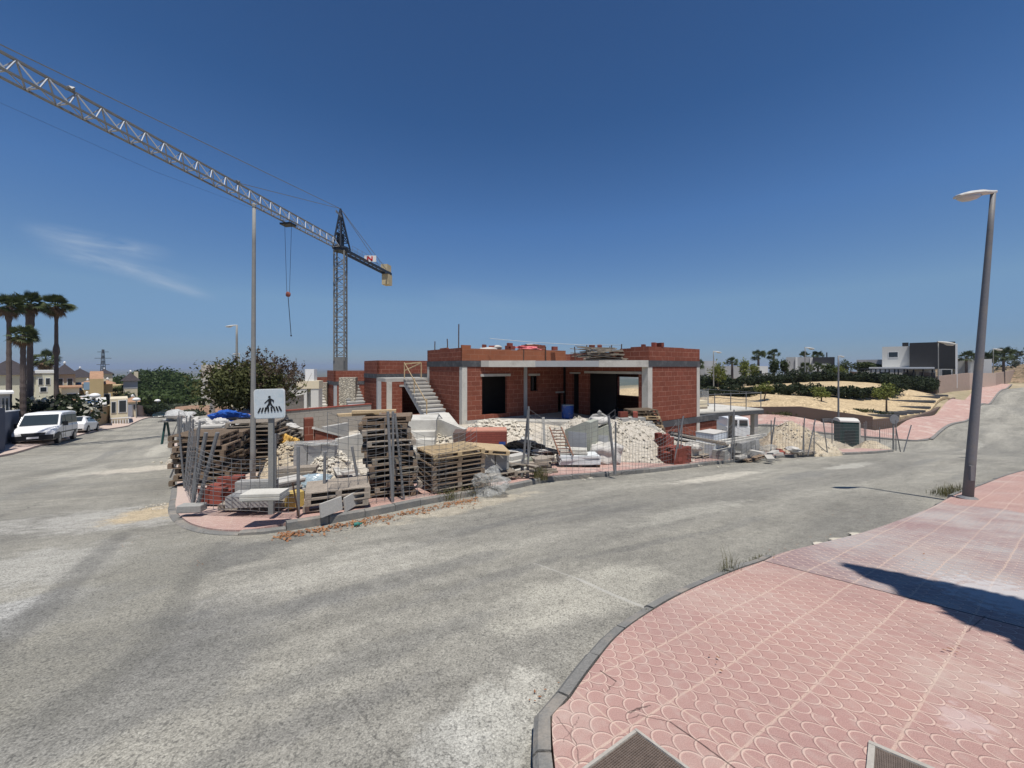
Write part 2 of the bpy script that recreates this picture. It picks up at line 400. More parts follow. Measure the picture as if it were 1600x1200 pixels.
PINKT = mat('red_striped_sheet', (.6, .08, .1), .6, .3, 14., c2=(.7, .45, .42))
TEAL = mat('dark_green_cabin_plastic', (.012, .05, .045), .5, .15, 3.)
ORANGE = mat('orange_plastic', (.65, .28, .05), .6, .15, 5.)
RUBM = mat('rubble_stone', (.54, .50, .42), .95, .2, 14., c2=(.34, .31, .25), rnd=.15)
STONEC = None
def stonecl():
    m, nt, b = newmat('stone_cladding'); v = crd(nt)
    sc_ = N(nt, 'ShaderNodeMapping', {'Vector': v, 'Scale': (5, 5, 9.)}).outputs[0]
    vo = N(nt, 'ShaderNodeTexVoronoi', {'Vector': sc_, 'Scale': 1.}); ed = N(nt, 'ShaderNodeTexVoronoi', {'Vector': sc_, 'Scale': 1.}, feature='DISTANCE_TO_EDGE')
    cr = N(nt, 'ShaderNodeSeparateColor', {0: vo.outputs[1]}).outputs[0]
    c = MIX(nt, cr, (.58, .53, .42), (.38, .34, .27)); c = MIX(nt, MR(nt, ed.outputs[0], .02, .12, 1, 0), c, (.2, .18, .15))
    nt.links.new(c, b.inputs['Base Color']); b.inputs['Roughness'].default_value = .95
    bump(nt, b, MR(nt, ed.outputs[0], 0, .2), .8, .04); return m
STONE = stonecl()
def leafmat(name, c1, c2, c3=None, sc_=1.2, dens=.25):
    m, nt, b = newmat(name); v = crd(nt)
    n = NOISE(nt, v, sc_, 3., .6); n2 = N(nt, 'ShaderNodeTexWhiteNoise', {'Vector': N(nt, 'ShaderNodeVectorMath', {0: N(nt, 'ShaderNodeVectorMath', {0: v, 'Scale': 9.}, operation='SCALE').outputs[0]}, operation='FLOOR').outputs[0]}).outputs[0]
    c = MIX(nt, MR(nt, n, .35, .65), c1, c2); c = MIX(nt, MR(nt, n2, 0, 1, 0, .6), c, c3 or tuple(min(1, x*1.5) for x in c1))
    nt.links.new(c, b.inputs['Base Color']); b.inputs['Roughness'].default_value = .65; b.inputs['Specular IOR Level'].default_value = .25
    tr = N(nt, 'ShaderNodeBsdfTranslucent', {'Color': c}); ms = N(nt, 'ShaderNodeMixShader', {0: dens, 1: b.outputs[0], 2: tr.outputs[0]})
    o = [x for x in nt.nodes if x.type == 'OUTPUT_MATERIAL'][0]; nt.links.new(ms.outputs[0], o.inputs[0]); return m
L_PINE = leafmat('pine_needles', (.045, .075, .018), (.022, .042, .012), (.08, .11, .03), .25)
L_DARK = leafmat('dark_hedge_leaves', (.022, .036, .014), (.012, .02, .01), (.045, .06, .02), .8)
L_HEDGE = leafmat('green_hedge_leaves', (.045, .065, .02), (.022, .034, .012), (.08, .10, .03), .5)
L_LIGHT = leafmat('light_tree_leaves', (.14, .17, .035), (.08, .11, .025), (.22, .22, .05), 1.)
L_PALM = leafmat('palm_leaves', (.055, .08, .03), (.03, .048, .018), (.11, .12, .045), 1.)
L_DEAD = leafmat('dry_palm_leaves', (.19, .12, .075), (.12, .08, .05), (.26, .19, .12), 1.)
L_BUSH = leafmat('bush_leaves', (.07, .082, .026), (.045, .05, .018), (.13, .13, .045), 1.4)
L_RUST = leafmat('dried_bush_tips', (.10, .062, .045), (.06, .05, .03), (.15, .11, .07), 2.)
L_OLIVE = leafmat('olive_leaves', (.07, .085, .05), (.035, .045, .03), (.11, .12, .08), .6)
L_FLOW = leafmat('white_blossom', (.55, .52, .42), (.4, .4, .3), (.65, .62, .5), 1.)
L_WEED = leafmat('weed_blades', (.09, .10, .035), (.13, .12, .06), (.2, .17, .09), 4.)
L_LITTER = leafmat('dry_fallen_leaves', (.28, .13, .06), (.36, .2, .1), (.17, .07, .035), 6., .05)
BARK = mat('bark', (.10, .075, .055), .95, .3, 8., bmp=.5)
PBARK = mat('palm_trunk_bark', (.12, .095, .085), .95, .3, 6., c2=(.06, .045, .04), bmp=.8, fine=18.)
PEEL = mat('peeling_white_board', (.60, .56, .48), .9, .12, 1.2, c2=(.42, .36, .28), dirt=(.36, .22, .12))

def segs(nt, x, y, base, lst, off=0., zj=None, nsc=9., jit=.02):
    # thin cracks, joints and a painted lamp shadow, each a polyline on the ground
    fl = N(nt, 'ShaderNodeCombineXYZ', {0: x, 1: y, 2: 0.}).outputs[0]
    j1 = MR(nt, NOISE(nt, fl, nsc, 4., .7), .3, .7, -jit, jit); xx = M_(nt, 'ADD', x, j1); yy = M_(nt, 'SUBTRACT', y, j1)
    for pts, w, c, a in lst:
        ps = [at(*p, off) for p in pts]; m = None
        for p, q in zip(ps[:-1], ps[1:]):
            L = math.hypot(q.x-p.x, q.y-p.y); ux, uy = (q.x-p.x)/L, (q.y-p.y)/L
            ax = M_(nt, 'SUBTRACT', xx, p.x); ay = M_(nt, 'SUBTRACT', yy, p.y)
            s = M_(nt, 'ADD', M_(nt, 'MULTIPLY', ax, ux), M_(nt, 'MULTIPLY', ay, uy)); s2 = M_(nt, 'MAXIMUM', M_(nt, 'MINIMUM', s, L), 0.)
            dx = M_(nt, 'SUBTRACT', ax, M_(nt, 'MULTIPLY', s2, ux)); dy = M_(nt, 'SUBTRACT', ay, M_(nt, 'MULTIPLY', s2, uy))
            d = M_(nt, 'SQRT', M_(nt, 'ADD', M_(nt, 'MULTIPLY', dx, dx), M_(nt, 'MULTIPLY', dy, dy))); m = d if m is None else M_(nt, 'MINIMUM', m, d)
        gt = MR(nt, NOISE(nt, fl, 22. if w < .05 else 3., 4., .7), .44, .58, .15 if w < .015 and off == 0 else .75, 1.); base = MIX(nt, M_(nt, 'MULTIPLY', MR(nt, m, w*.35, w, a, 0, True), gt), base, c)
    return base
def asphalt():
    m, nt, b = newmat('worn_asphalt'); v = crd(nt); s = N(nt, 'ShaderNodeSeparateXYZ', {0: v}); x, y, z = s.outputs
    flat = N(nt, 'ShaderNodeCombineXYZ', {0: x, 1: y, 2: 0.}).outputs[0]
    ca, sa = cos(UA), sin(UA)
    u = M_(nt, 'ADD', M_(nt, 'MULTIPLY', x, ca), M_(nt, 'MULTIPLY', y, sa)); w = M_(nt, 'SUBTRACT', M_(nt, 'MULTIPLY', y, ca), M_(nt, 'MULTIPLY', x, sa))
    st = N(nt, 'ShaderNodeCombineXYZ', {0: M_(nt, 'MULTIPLY', u, .12), 1: M_(nt, 'MULTIPLY', w, .75), 2: 0.}).outputs[0]
    st2 = N(nt, 'ShaderNodeCombineXYZ', {0: M_(nt, 'MULTIPLY', M_(nt, 'ADD', M_(nt, 'MULTIPLY', x, -.6), M_(nt, 'MULTIPLY', y, .8)), .1), 1: M_(nt, 'MULTIPLY', M_(nt, 'ADD', M_(nt, 'MULTIPLY', x, .8), M_(nt, 'MULTIPLY', y, .6)), .8), 2: 3.}).outputs[0]
    streak = NOISE(nt, st, 1., 5., .6, dist=.3); streak2 = NOISE(nt, st2, 1., 5., .6, dist=.3)
    left = MR(nt, M_(nt, 'ADD', x, M_(nt, 'MULTIPLY', y, .35)), -4.5, -2.5, 1, 0, True)
    stk = M_(nt, 'ADD', M_(nt, 'MULTIPLY', streak, M_(nt, 'SUBTRACT', 1., left)), M_(nt, 'MULTIPLY', streak2, left))
    big = NOISE(nt, flat, .45, 5., .6); mid = NOISE(nt, flat, 2.6, 6., .65)
    base = MIX(nt, MR(nt, stk, .36, .64), (.22, .21, .182), (.365, .347, .298))
    base = MIX(nt, MR(nt, big, .42, .72, 0, .7), base, (.37, .35, .295))
    base = MIX(nt, M_(nt, 'MULTIPLY', MR(nt, mid, .45, .72), .45), base, (.20, .192, .168))
    # tyre-worn darker bands
    band = NOISE(nt, N(nt, 'ShaderNodeCombineXYZ', {0: M_(nt, 'MULTIPLY', u, .06), 1: M_(nt, 'MULTIPLY', w, .42), 2: 8.}).outputs[0], 1., 3., .5)
    base = MIX(nt, M_(nt, 'MULTIPLY', MR(nt, band, .48, .62, 0, 1, True), .5), base, (.19, .184, .166))
    # stains, each where the photograph has it
    def spot(px, py, rx, ry, ang, c, amt, nsc=1.6):
        nonlocal base
        p = at(px, py); dx = M_(nt, 'SUBTRACT', x, p.x); dy = M_(nt, 'SUBTRACT', y, p.y); c_, s_ = cos(ang), sin(ang)
        a = M_(nt, 'DIVIDE', M_(nt, 'ADD', M_(nt, 'MULTIPLY', dx, c_), M_(nt, 'MULTIPLY', dy, s_)), rx)
        e = M_(nt, 'DIVIDE', M_(nt, 'SUBTRACT', M_(nt, 'MULTIPLY', dy, c_), M_(nt, 'MULTIPLY', dx, s_)), ry)
        r = M_(nt, 'SQRT', M_(nt, 'ADD', M_(nt, 'MULTIPLY', a, a), M_(nt, 'MULTIPLY', e, e)))
        r = M_(nt, 'ADD', r, MR(nt, NOISE(nt, flat, nsc, 6., .68), .25, .75, -.55, .55))
        base = MIX(nt, M_(nt, 'MULTIPLY', MR(nt, r, .55, 1.05, 1, 0, True), amt), base, c)
    spot(185, 810, 1.6, 1.0, .2, (.47, .455, .415), .6, 2.6); spot(90, 880, 1.2, .9, .5, (.43, .42, .385), .5, 2.6); spot(40, 960, .8, .5, .6, (.44, .44, .43), .55)
    spot(255, 730, 1.1, 2.6, -.7, (.56, .51, .43), .8, 2.2); spot(245, 800, .55, 1.0, .3, (.50, .40, .26), .85, 3.)
    spot(210, 990, 1.05, .42, .9, (.15, .148, .14), .62, 1.2); spot(80, 1020, .9, .16, .75, (.13, .13, .128), .6, 1.5); spot(300, 870, .75, .5, .9, (.2, .195, .18), .55)
    spot(770, 1140, .26, .36, .2, (.50, .485, .43), .6, 5.); spot(830, 1075, .18, .22, .3, (.50, .48, .42), .5, 6.); spot(700, 1180, .2, .3, .2, (.47, .46, .42), .4, 6.)
    spot(330, 880, .35, 2.2, -.35, (.15, .148, .138), .6, 2.); spot(150, 1100, .9, .5, .9, (.19, .187, .175), .6, 1.4); spot(420, 960, 1.0, .25, .7, (.2, .195, .18), .5, 1.8); spot(620, 1010, .9, .16, .65, (.17, .167, .155), .38, 2.2)
    spot(500, 1120, .6, .12, .6, (.16, .157, .15), .38, 3.); spot(780, 900, 1.2, .14, UA+.1, (.18, .176, .165), .38, 2.); spot(950, 800, 2., .16, UA, (.16, .157, .148), .38, 1.8); spot(700, 840, 1.6, .14, UA+.25, (.17, .167, .155), .38, 1.8)
    spot(560, 880, 1.4, .5, UA+.3, (.50, .475, .41), .35, 1.2); spot(930, 920, 1.1, .45, UA, (.50, .475, .40), .45, 1.6); spot(1080, 800, 1.8, .35, UA, (.47, .45, .385), .4, 1.6); spot(1150, 820, 1.3, .12, UA, (.17, .167, .155), .38, 2.)
    spot(120, 740, 3., .5, 2.2, (.44, .42, .36), .5, .8); spot(180, 705, 5., .35, 2.25, (.2, .197, .185), .5, .6); spot(60, 760, 3., .22, 2.2, (.22, .217, .2), .45, .8); spot(250, 700, 3.5, .5, 2.2, (.5, .47, .4), .5, .8); spot(1450, 720, 3., .3, UA, (.2, .197, .185), .5, .8); spot(1520, 700, 4., .4, UA, (.46, .44, .38), .4, .7); spot(1500, 745, 2., .2, UA, (.2, .197, .185), .4, 1.)
    spot(860, 805, 2.2, .22, UA, (.17, .168, .16), .38, 1.2); spot(1010, 850, 1.3, .1, UA-.1, (.15, .148, .14), .38, 2.); spot(640, 900, 1.6, .2, UA+.1, (.17, .168, .16), .38, 1.4)
    spot(1130, 745, 2.6, .35, UA, (.56, .52, .44), .7, 2.); spot(1260, 742, 2.2, .4, UA, (.2, .197, .185), .5, 1.2); spot(1330, 728, 2.6, .4, UA, (.52, .5, .44), .6, 2.)
    spot(740, 790, 2., .35, .85, (.50, .44, .34), .6, 3.)
    tex = NOISE(nt, flat, 7., 8., .75); tk = MR(nt, tex, .3, .7, .80, 1.2); base = MIX(nt, 1., base, N(nt, 'ShaderNodeCombineXYZ', {0: tk, 1: tk, 2: tk}).outputs[0], 'MULTIPLY')
    tex2 = NOISE(nt, N(nt, 'ShaderNodeCombineXYZ', {0: M_(nt, 'MULTIPLY', u, .9), 1: M_(nt, 'MULTIPLY', w, 5.), 2: 1.}).outputs[0], 1., 7., .7); tk = MR(nt, tex2, .3, .7, .86, 1.13); base = MIX(nt, 1., base, N(nt, 'ShaderNodeCombineXYZ', {0: tk, 1: tk, 2: tk}).outputs[0], 'MULTIPLY')
    base = segs(nt, x, y, base, [(((262, 850), (205, 930), (110, 1015), (-60, 1110)), .62, (.255, .243, .205), .8)], nsc=2.5, jit=.14)
    base = segs(nt, x, y, base, [(((345, 850), (300, 900), (270, 965), (215, 1030), (60, 1130)), .13, (.15, .146, .13), .5), (((190, 835), (130, 890), (70, 950), (0, 1005), (-80, 1070)), .16, (.135, .132, .122), .6)], nsc=5., jit=.09)
    # fine gravel of the surface
    vo = N(nt, 'ShaderNodeTexVoronoi', {'Vector': flat, 'Scale': 185.}); g1 = N(nt, 'ShaderNodeSeparateColor', {0: vo.outputs[1]}).outputs[0]
    vo2 = N(nt, 'ShaderNodeTexVoronoi', {'Vector': flat, 'Scale': 92.}); g2 = N(nt, 'ShaderNodeSeparateColor', {0: vo2.outputs[1]}).outputs[1]
    g = M_(nt, 'ADD', M_(nt, 'MULTIPLY', g1, .6), M_(nt, 'MULTIPLY', g2, .4))
    k = MR(nt, g, .15, .85, .70, 1.30)
    kk = N(nt, 'ShaderNodeCombineXYZ', {0: k, 1: k, 2: M_(nt, 'MULTIPLY', k, .985)}).outputs[0]
    base = MIX(nt, 1., base, kk, 'MULTIPLY')
    pit = N(nt, 'ShaderNodeTexVoronoi', {'Vector': flat, 'Scale': 85.}).outputs[0]
    base = MIX(nt, MR(nt, pit, .6, .85, 0, .5), base, (.05, .05, .048))
    # cracks, the joint between the two streets, a painted piece of lamp shadow
    cr = N(nt, 'ShaderNodeTexVoronoi', {'Vector': N(nt, 'ShaderNodeVectorMath', {0: flat, 1: N(nt, 'ShaderNodeVectorMath', {0: NOISE(nt, flat, 2., 5., .7, out=1), 'Scale': .6}, operation='SCALE').outputs[0]}, operation='ADD').outputs[0], 'Scale': .28}, feature='DISTANCE_TO_EDGE').outputs[0]
    gate = MR(nt, NOISE(nt, flat, .3, 3.), .5, .58)
    base = MIX(nt, M_(nt, 'MULTIPLY', MR(nt, cr, .0, .0035, .7, 0), gate), base, (.06, .058, .055))
    DK = (.055, .052, .048)
    base = segs(nt, x, y, base, [ (((538, 1078), (562, 1105), (585, 1150), (640, 1198)), .012, DK, .55), (((560, 1095), (590, 1098)), .01, DK, .4),
        (((905, 905), (960, 930), (1015, 952)), .028, (.50, .485, .44), .6), (((835, 880), (905, 905)), .02, (.48, .465, .42), .4), (((0, 915), (60, 900), (150, 905), (210, 880)), .008, DK, .6), (((760, 1150), (735, 1120), (700, 1112)), .004, DK, .5),
        (((1310, 757), (1385, 765)), .01, DK, .4), (((600, 960), (700, 925), (840, 905)), .006, DK, .35), (((300, 880), (420, 872), (560, 868)), .008, DK, .25)], nsc=26., jit=.03)  # first polyline here is the far end of the lamp's shadow, painted dark
    nt.links.new(base, b.inputs['Base Color']); b.inputs['Roughness'].default_value = .93; b.inputs['Specular IOR Level'].default_value = .2
    bump(nt, b, M_(nt, 'SUBTRACT', g, M_(nt, 'MULTIPLY', pit, .6)), .55, .006)
    return m
def paving(name, plainfar=False, near=True):
    """fish-scale tiles: 0.33 m squares with three scales across and four rows"""
    m, nt, b = newmat(name); v = crd(nt); s = N(nt, 'ShaderNodeSeparateXYZ', {0: v}); x, y, z = s.outputs
    ca, sa = cos(UA-R(1.5)), sin(UA-R(1.5))
    nx = NOISE(nt, v, 1.1, 2., .5)
    u = M_(nt, 'ADD', M_(nt, 'MULTIPLY', x, ca), M_(nt, 'MULTIPLY', y, sa)); w = M_(nt, 'SUBTRACT', M_(nt, 'MULTIPLY', y, ca), M_(nt, 'MULTIPLY', x, sa))
    u = M_(nt, 'ADD', u, MR(nt, nx, .3, .7, -.012, .012)); w = M_(nt, 'ADD', M_(nt, 'ADD', w, MR(nt, nx, .3, .7, -.01, .01)), .2)
    T = .327
    tu = M_(nt, 'DIVIDE', u, T); tw = M_(nt, 'DIVIDE', w, T)
    flat = N(nt, 'ShaderNodeCombineXYZ', {0: x, 1: y, 2: 0.}).outputs[0]
    # scales
    q = M_(nt, 'MULTIPLY', tw, 5.)
    if near:   # past a cut across the pavement the tiles are laid the other way round
        pa = at(1000, 1085, .08); pb = at(1600, 1158, .08); dx, dy = pb.x-pa.x, pb.y-pa.y
        side = M_(nt, 'SUBTRACT', M_(nt, 'MULTIPLY', M_(nt, 'SUBTRACT', y, pa.y), dx), M_(nt, 'MULTIPLY', M_(nt, 'SUBTRACT', x, pa.x), dy))
        fl = M_(nt, 'SUBTRACT', M_(nt, 'MULTIPLY', M_(nt, 'GREATER_THAN', side, 0.), 2.), 1.); q = M_(nt, 'MULTIPLY', q, fl)
    row = M_(nt, 'FLOOR', q); fr = M_(nt, 'SUBTRACT', q, row)
    par = M_(nt, 'MULTIPLY', M_(nt, 'FLOORED_MODULO', row, 2.), .5)
    cx = M_(nt, 'SUBTRACT', M_(nt, 'FRACT', M_(nt, 'ADD', M_(nt, 'MULTIPLY', tu, 3.), par)), .5)
    cy = M_(nt, 'MULTIPLY', M_(nt, 'SUBTRACT', 1., fr), .5)
    d = M_(nt, 'SQRT', M_(nt, 'ADD', M_(nt, 'MULTIPLY', cx, cx), M_(nt, 'MULTIPLY', cy, cy)))
    dd = M_(nt, 'SUBTRACT', d, .462)
    arc = MR(nt, M_(nt, 'ABSOLUTE', dd), .014, .046, 1, 0, True)
    # tile joints
    def joint(t, w_): 
        f = M_(nt, 'FRACT', t); e = M_(nt, 'MINIMUM', f, M_(nt, 'SUBTRACT', 1., f)); return MR(nt, e, w_*.5, w_, 1, 0, True)
    jl = joint(tw, .024); jt = joint(tu, .018)
    wear = NOISE(nt, flat, 1.3, 5., .65); grit = NOISE(nt, flat, 260., 2., .6); med = NOISE(nt, flat, 14., 4., .6)
    tile = N(nt, 'ShaderNodeTexWhiteNoise', {'Vector': N(nt, 'ShaderNodeCombineXYZ', {0: M_(nt, 'FLOOR', tu), 1: M_(nt, 'FLOOR', tw), 2: 0.}).outputs[0]}).outputs[0]
    body = MIX(nt, MR(nt, wear, .35, .68), (.41, .248, .215), (.355, .222, .197))
    body = MIX(nt, MR(nt, tile, 0, 1, 0, .3), body, (.48, .31, .255)); rim = (.62, .46, .38)
    if near:
        # greyer, older stretch at the lowered kerb between the seam and the lamp
        a1 = at(1205, 880, .08); a2 = at(1340, 935, .08); a3 = at(1462, 786, .08)
        ex, ey = cos(UA), sin(UA)
        k1 = M_(nt, 'ADD', M_(nt, 'MULTIPLY', M_(nt, 'SUBTRACT', x, a1.x), ex), M_(nt, 'MULTIPLY', M_(nt, 'SUBTRACT', y, a1.y), ey))
        L = (a3.x-a1.x)*ex + (a3.y-a1.y)*ey
        n_ = MR(nt, NOISE(nt, flat, 2.2, 4.), .3, .7, -.25, .25)
        old = M_(nt, 'MULTIPLY', MR(nt, k1, -.005, .005), MR(nt, M_(nt, 'ADD', k1, n_), L-.1, L+.1, 1, 0))
        near1 = MR(nt, M_(nt, 'ADD', M_(nt, 'ADD', x, M_(nt, 'MULTIPLY', y, -.8)), n_), 1.9, -.2, .25, 1)
        oldc = MIX(nt, MR(nt, NOISE(nt, flat, .9, 5., .65), .4, .62), (.285, .205, .20), (.37, .34, .325))
        body = MIX(nt, old, body, oldc)
        seam = MR(nt, M_(nt, 'ABSOLUTE', k1), .004, .011, 1, 0)
    else: old = None
    edge_in = MR(nt, dd, -.03, .03)
    col_ = MIX(nt, M_(nt, 'MULTIPLY', arc, MR(nt, wear, .3, .65, .95, .5)), body, rim)
    col_ = MIX(nt, M_(nt, 'MULTIPLY', jl, MR(nt, med, .3, .7, .85, .4)), col_, (.56, .42, .335)); col_ = MIX(nt, M_(nt, 'MULTIPLY', jt, MR(nt, tile, .2, .7, .1, .7)), col_, (.56, .42, .33))
    shad = M_(nt, 'MULTIPLY', MR(nt, M_(nt, 'ABSOLUTE', M_(nt, 'SUBTRACT', dd, .052)), .008, .026, 1, 0), .5)
    col_ = MIX(nt, shad, col_, (.17, .09, .085))
    kg = MR(nt, grit, .3, .7, .72, 1.25); col_ = MIX(nt, 1., col_, N(nt, 'ShaderNodeCombineXYZ', {0: kg, 1: kg, 2: kg}).outputs[0], 'MULTIPLY')
    col_ = MIX(nt, M_(nt, 'MULTIPLY', MR(nt, med, .5, .72), .3), col_, (.5, .42, .36))
    dust = MR(nt, NOISE(nt, flat, .8, 6., .7), .5, .74, 0, .5 if near else .9); dust = M_(nt, 'MAXIMUM', dust, 0. if near else MR(nt, M_(nt, 'ADD', x, MR(nt, med, .3, .7, -1.5, 1.5)), -6.2, -3.4, .6, .0)); col_ = MIX(nt, dust, col_, (.56, .49, .42))
    if near:
        col_ = MIX(nt, seam, col_, (.03, .022, .02))
        DK = (.045, .03, .027)
        col_ = segs(nt, x, y, col_, [(((1047, 1128), (1090, 1158), (1148, 1200)), .006, DK, .9), (((938, 1048), (962, 1064)), .006, DK, .9), (((980, 1125), (1000, 1118), (1048, 1128)), .004, DK, .7), (((962, 1064), (946, 1082)), .004, DK, .6), (((982, 1113), (1015, 1102)), .007, DK, .8),
            (((870, 1120), (900, 1160), (905, 1195)), .004, DK, .6), (((1325, 922), (1410, 965), (1500, 1010), (1600, 1050)), .004, DK, .5), (((1510, 988), (1540, 962)), .004, DK, .8), (((1020, 1010), (1060, 1030)), .003, DK, .4), (((905, 1120), (880, 1160)), .003, DK, .5), (((1180, 1140), (1240, 1160)), .003, DK, .4)], OFFN, nsc=30., jit=.006)
        def blot(px, py, r, c, a):
            nonlocal col_
            p = at(px, py, .08); q_ = M_(nt, 'SQRT', M_(nt, 'ADD', M_(nt, 'POWER', M_(nt, 'SUBTRACT', x, p.x), 2.), M_(nt, 'POWER', M_(nt, 'SUBTRACT', y, p.y), 2.)))
            q_ = M_(nt, 'ADD', M_(nt, 'DIVIDE', q_, r), MR(nt, NOISE(nt, flat, 14., 5., .7), .3, .7, -.7, .7))
            col_ = MIX(nt, MR(nt, q_, .5, 1., a, 0), col_, c)
        blot(1500, 1125, .11, (.58, .48, .45), .45); blot(1560, 1075, .07, (.56, .46, .43), .4); blot(1590, 935, .5, (.52, .51, .5), .7); blot(1480, 830, .6, (.3, .19, .18), .3)
    nt.links.new(col_, b.inputs['Base Color']); b.inputs['Roughness'].default_value = .88; b.inputs['Specular IOR Level'].default_value = .2
    hgt = M_(nt, 'ADD', M_(nt, 'SUBTRACT', M_(nt, 'MULTIPLY', arc, .5), M_(nt, 'MULTIPLY', shad, 1.5)), M_(nt, 'MULTIPLY', grit, .15))
    bump(nt, b, hgt, .45, .006)
    return m
def soil(name, c1, c2, c3, sc_=1., peb=True):
    m, nt, b = newmat(name); v = crd(nt)
    n = NOISE(nt, v, .35*sc_, 6., .65); n2 = NOISE(nt, v, 3.*sc_, 6., .7); vo = N(nt, 'ShaderNodeTexVoronoi', {'Vector': v, 'Scale': 11.*sc_})
    c = MIX(nt, MR(nt, n, .35, .65), c1, c2); c = MIX(nt, MR(nt, n2, .42, .68), c, c3)
    if peb: c = MIX(nt, MR(nt, N(nt, 'ShaderNodeSeparateColor', {0: vo.outputs[1]}).outputs[0], .6, 1, 0, .6), c, tuple(min(1, q*1.35) for q in c1))
    nt.links.new(c, b.inputs['Base Color']); b.inputs['Roughness'].default_value = .97; b.inputs['Specular IOR Level'].default_value = .1
    bump(nt, b, M_(nt, 'ADD', n2, M_(nt, 'MULTIPLY', vo.outputs[0], .5)), .8, .08/sc_); return m
SAND = soil('sandy_bank', (.56, .44, .27), (.45, .345, .21), (.30, .225, .14), .8)
SITE = soil('dusty_site_soil', (.54, .49, .41), (.44, .40, .33), (.34, .30, .24), 1.5)
GRAVW = soil('white_gravel', (.52, .48, .41), (.43, .39, .33), (.27, .24, .19), 3.2)
GRAVY = soil('yellow_gravel', (.47, .39, .27), (.50, .45, .36), (.3, .25, .18), 3.2)
ROCK = soil('rocky_hillside', (.30, .22, .15), (.2, .15, .1), (.09, .085, .05), .25)
REDE = soil('red_earth', (.26, .16, .11), (.32, .22, .15), (.16, .1, .07), .5)
def groundmat():
    m, nt, b = newmat('dry_land'); v = crd(nt); s = N(nt, 'ShaderNodeSeparateXYZ', {0: v})
    r = N(nt, 'ShaderNodeVectorMath', {0: v}, operation='LENGTH').outputs[1]
    n = NOISE(nt, v, .08, 6., .65); n2 = NOISE(nt, v, 1.2, 5., .65)
    near = MIX(nt, MR(nt, n, .4, .6), (.42, .34, .23), (.3, .25, .16)); near = MIX(nt, MR(nt, n2, .5, .7), near, (.18, .17, .09))
    st = N(nt, 'ShaderNodeMapping', {'Vector': v, 'Scale': (1, .35, 1)}).outputs[0]
    vo = N(nt, 'ShaderNodeTexVoronoi', {'Vector': st, 'Scale': .006}); vc = N(nt, 'ShaderNodeSeparateColor', {0: vo.outputs[1]})
    f = MIX(nt, vc.outputs[0], (.05, .065, .03), (.26, .21, .14)); f = MIX(nt, MR(nt, NOISE(nt, st, .012, 5., .7), .42, .6), f, (.045, .06, .03))
    f = MIX(nt, MR(nt, N(nt, 'ShaderNodeTexVoronoi', {'Vector': v, 'Scale': .03}).outputs[0], .0, .16, .8, 0), f, (.5, .48, .44))
    c = MIX(nt, MR(nt, r, 140, 260, 0, 1), near, f)
    nt.links.new(c, b.inputs['Base Color']); b.inputs['Roughness'].default_value = .97; bump(nt, b, n2, .5, .1); return m
LAND = groundmat(); ASPH = asphalt(); PAVE = paving('fish_scale_paving'); PAVF = paving('dusty_fish_scale_paving', near=False)
# ================================================================ SETTING
# ground: one polar sheet out to the horizon
def make_ground():
    rs = [0, 2, 4, 6, 8] + [8+2*i for i in range(1, 45)]
    r = rs[-1]
    while r < 15000: r *= 1.12; rs.append(r)
    n = 144; XY = [(0, 0)]
    for r in rs[1:]:
        for k in range(n): a = 2*pi*k/n; XY.append((r*cos(a), r*sin(a)))
    z = hts(XY) - .22
    V = [(x, y, zz) for (x, y), zz in zip(XY, z)]; Fs = [(0, 1+k, 1+(k+1) % n) for k in range(n)]
    for i in range(1, len(rs)-1):
        for k in range(n): a = 1+(i-1)*n+k; c = 1+(i-1)*n+(k+1) % n; Fs.append((a, a+n, c+n, c))
    mb = MB(); mb.add(V, Fs); tag(mb.build('ground', LAND, smooth=True), kind='structure')
make_ground()
def xy(px, py, off=0.): p = at(px, py, off); return (p.x, p.y)
ROADP = [(-15, -12), (8, -12), (45, 8), (112, 62), (104, 76), (90, 70), (65.8, 53), (49.4, 41.5), (36, 32.2), (33.4, 31), (31, 30.6), (25.3, 33.8), (19, 38.5), (13, 44), (8, 42),
         (17, 30.5), (16, 24), (8, 16), (0, 11), (-6, 12), (-13, 22), (-24, 34), (-29, 40), (-52, 78), (-80, 112), (-88, 108), (-65, 75), (-43, 43), (-39.3, 36), (-28.7, 21.5), (-24, 12)]
drape('road', ROADP, 0., ASPH, 1.5, .1)
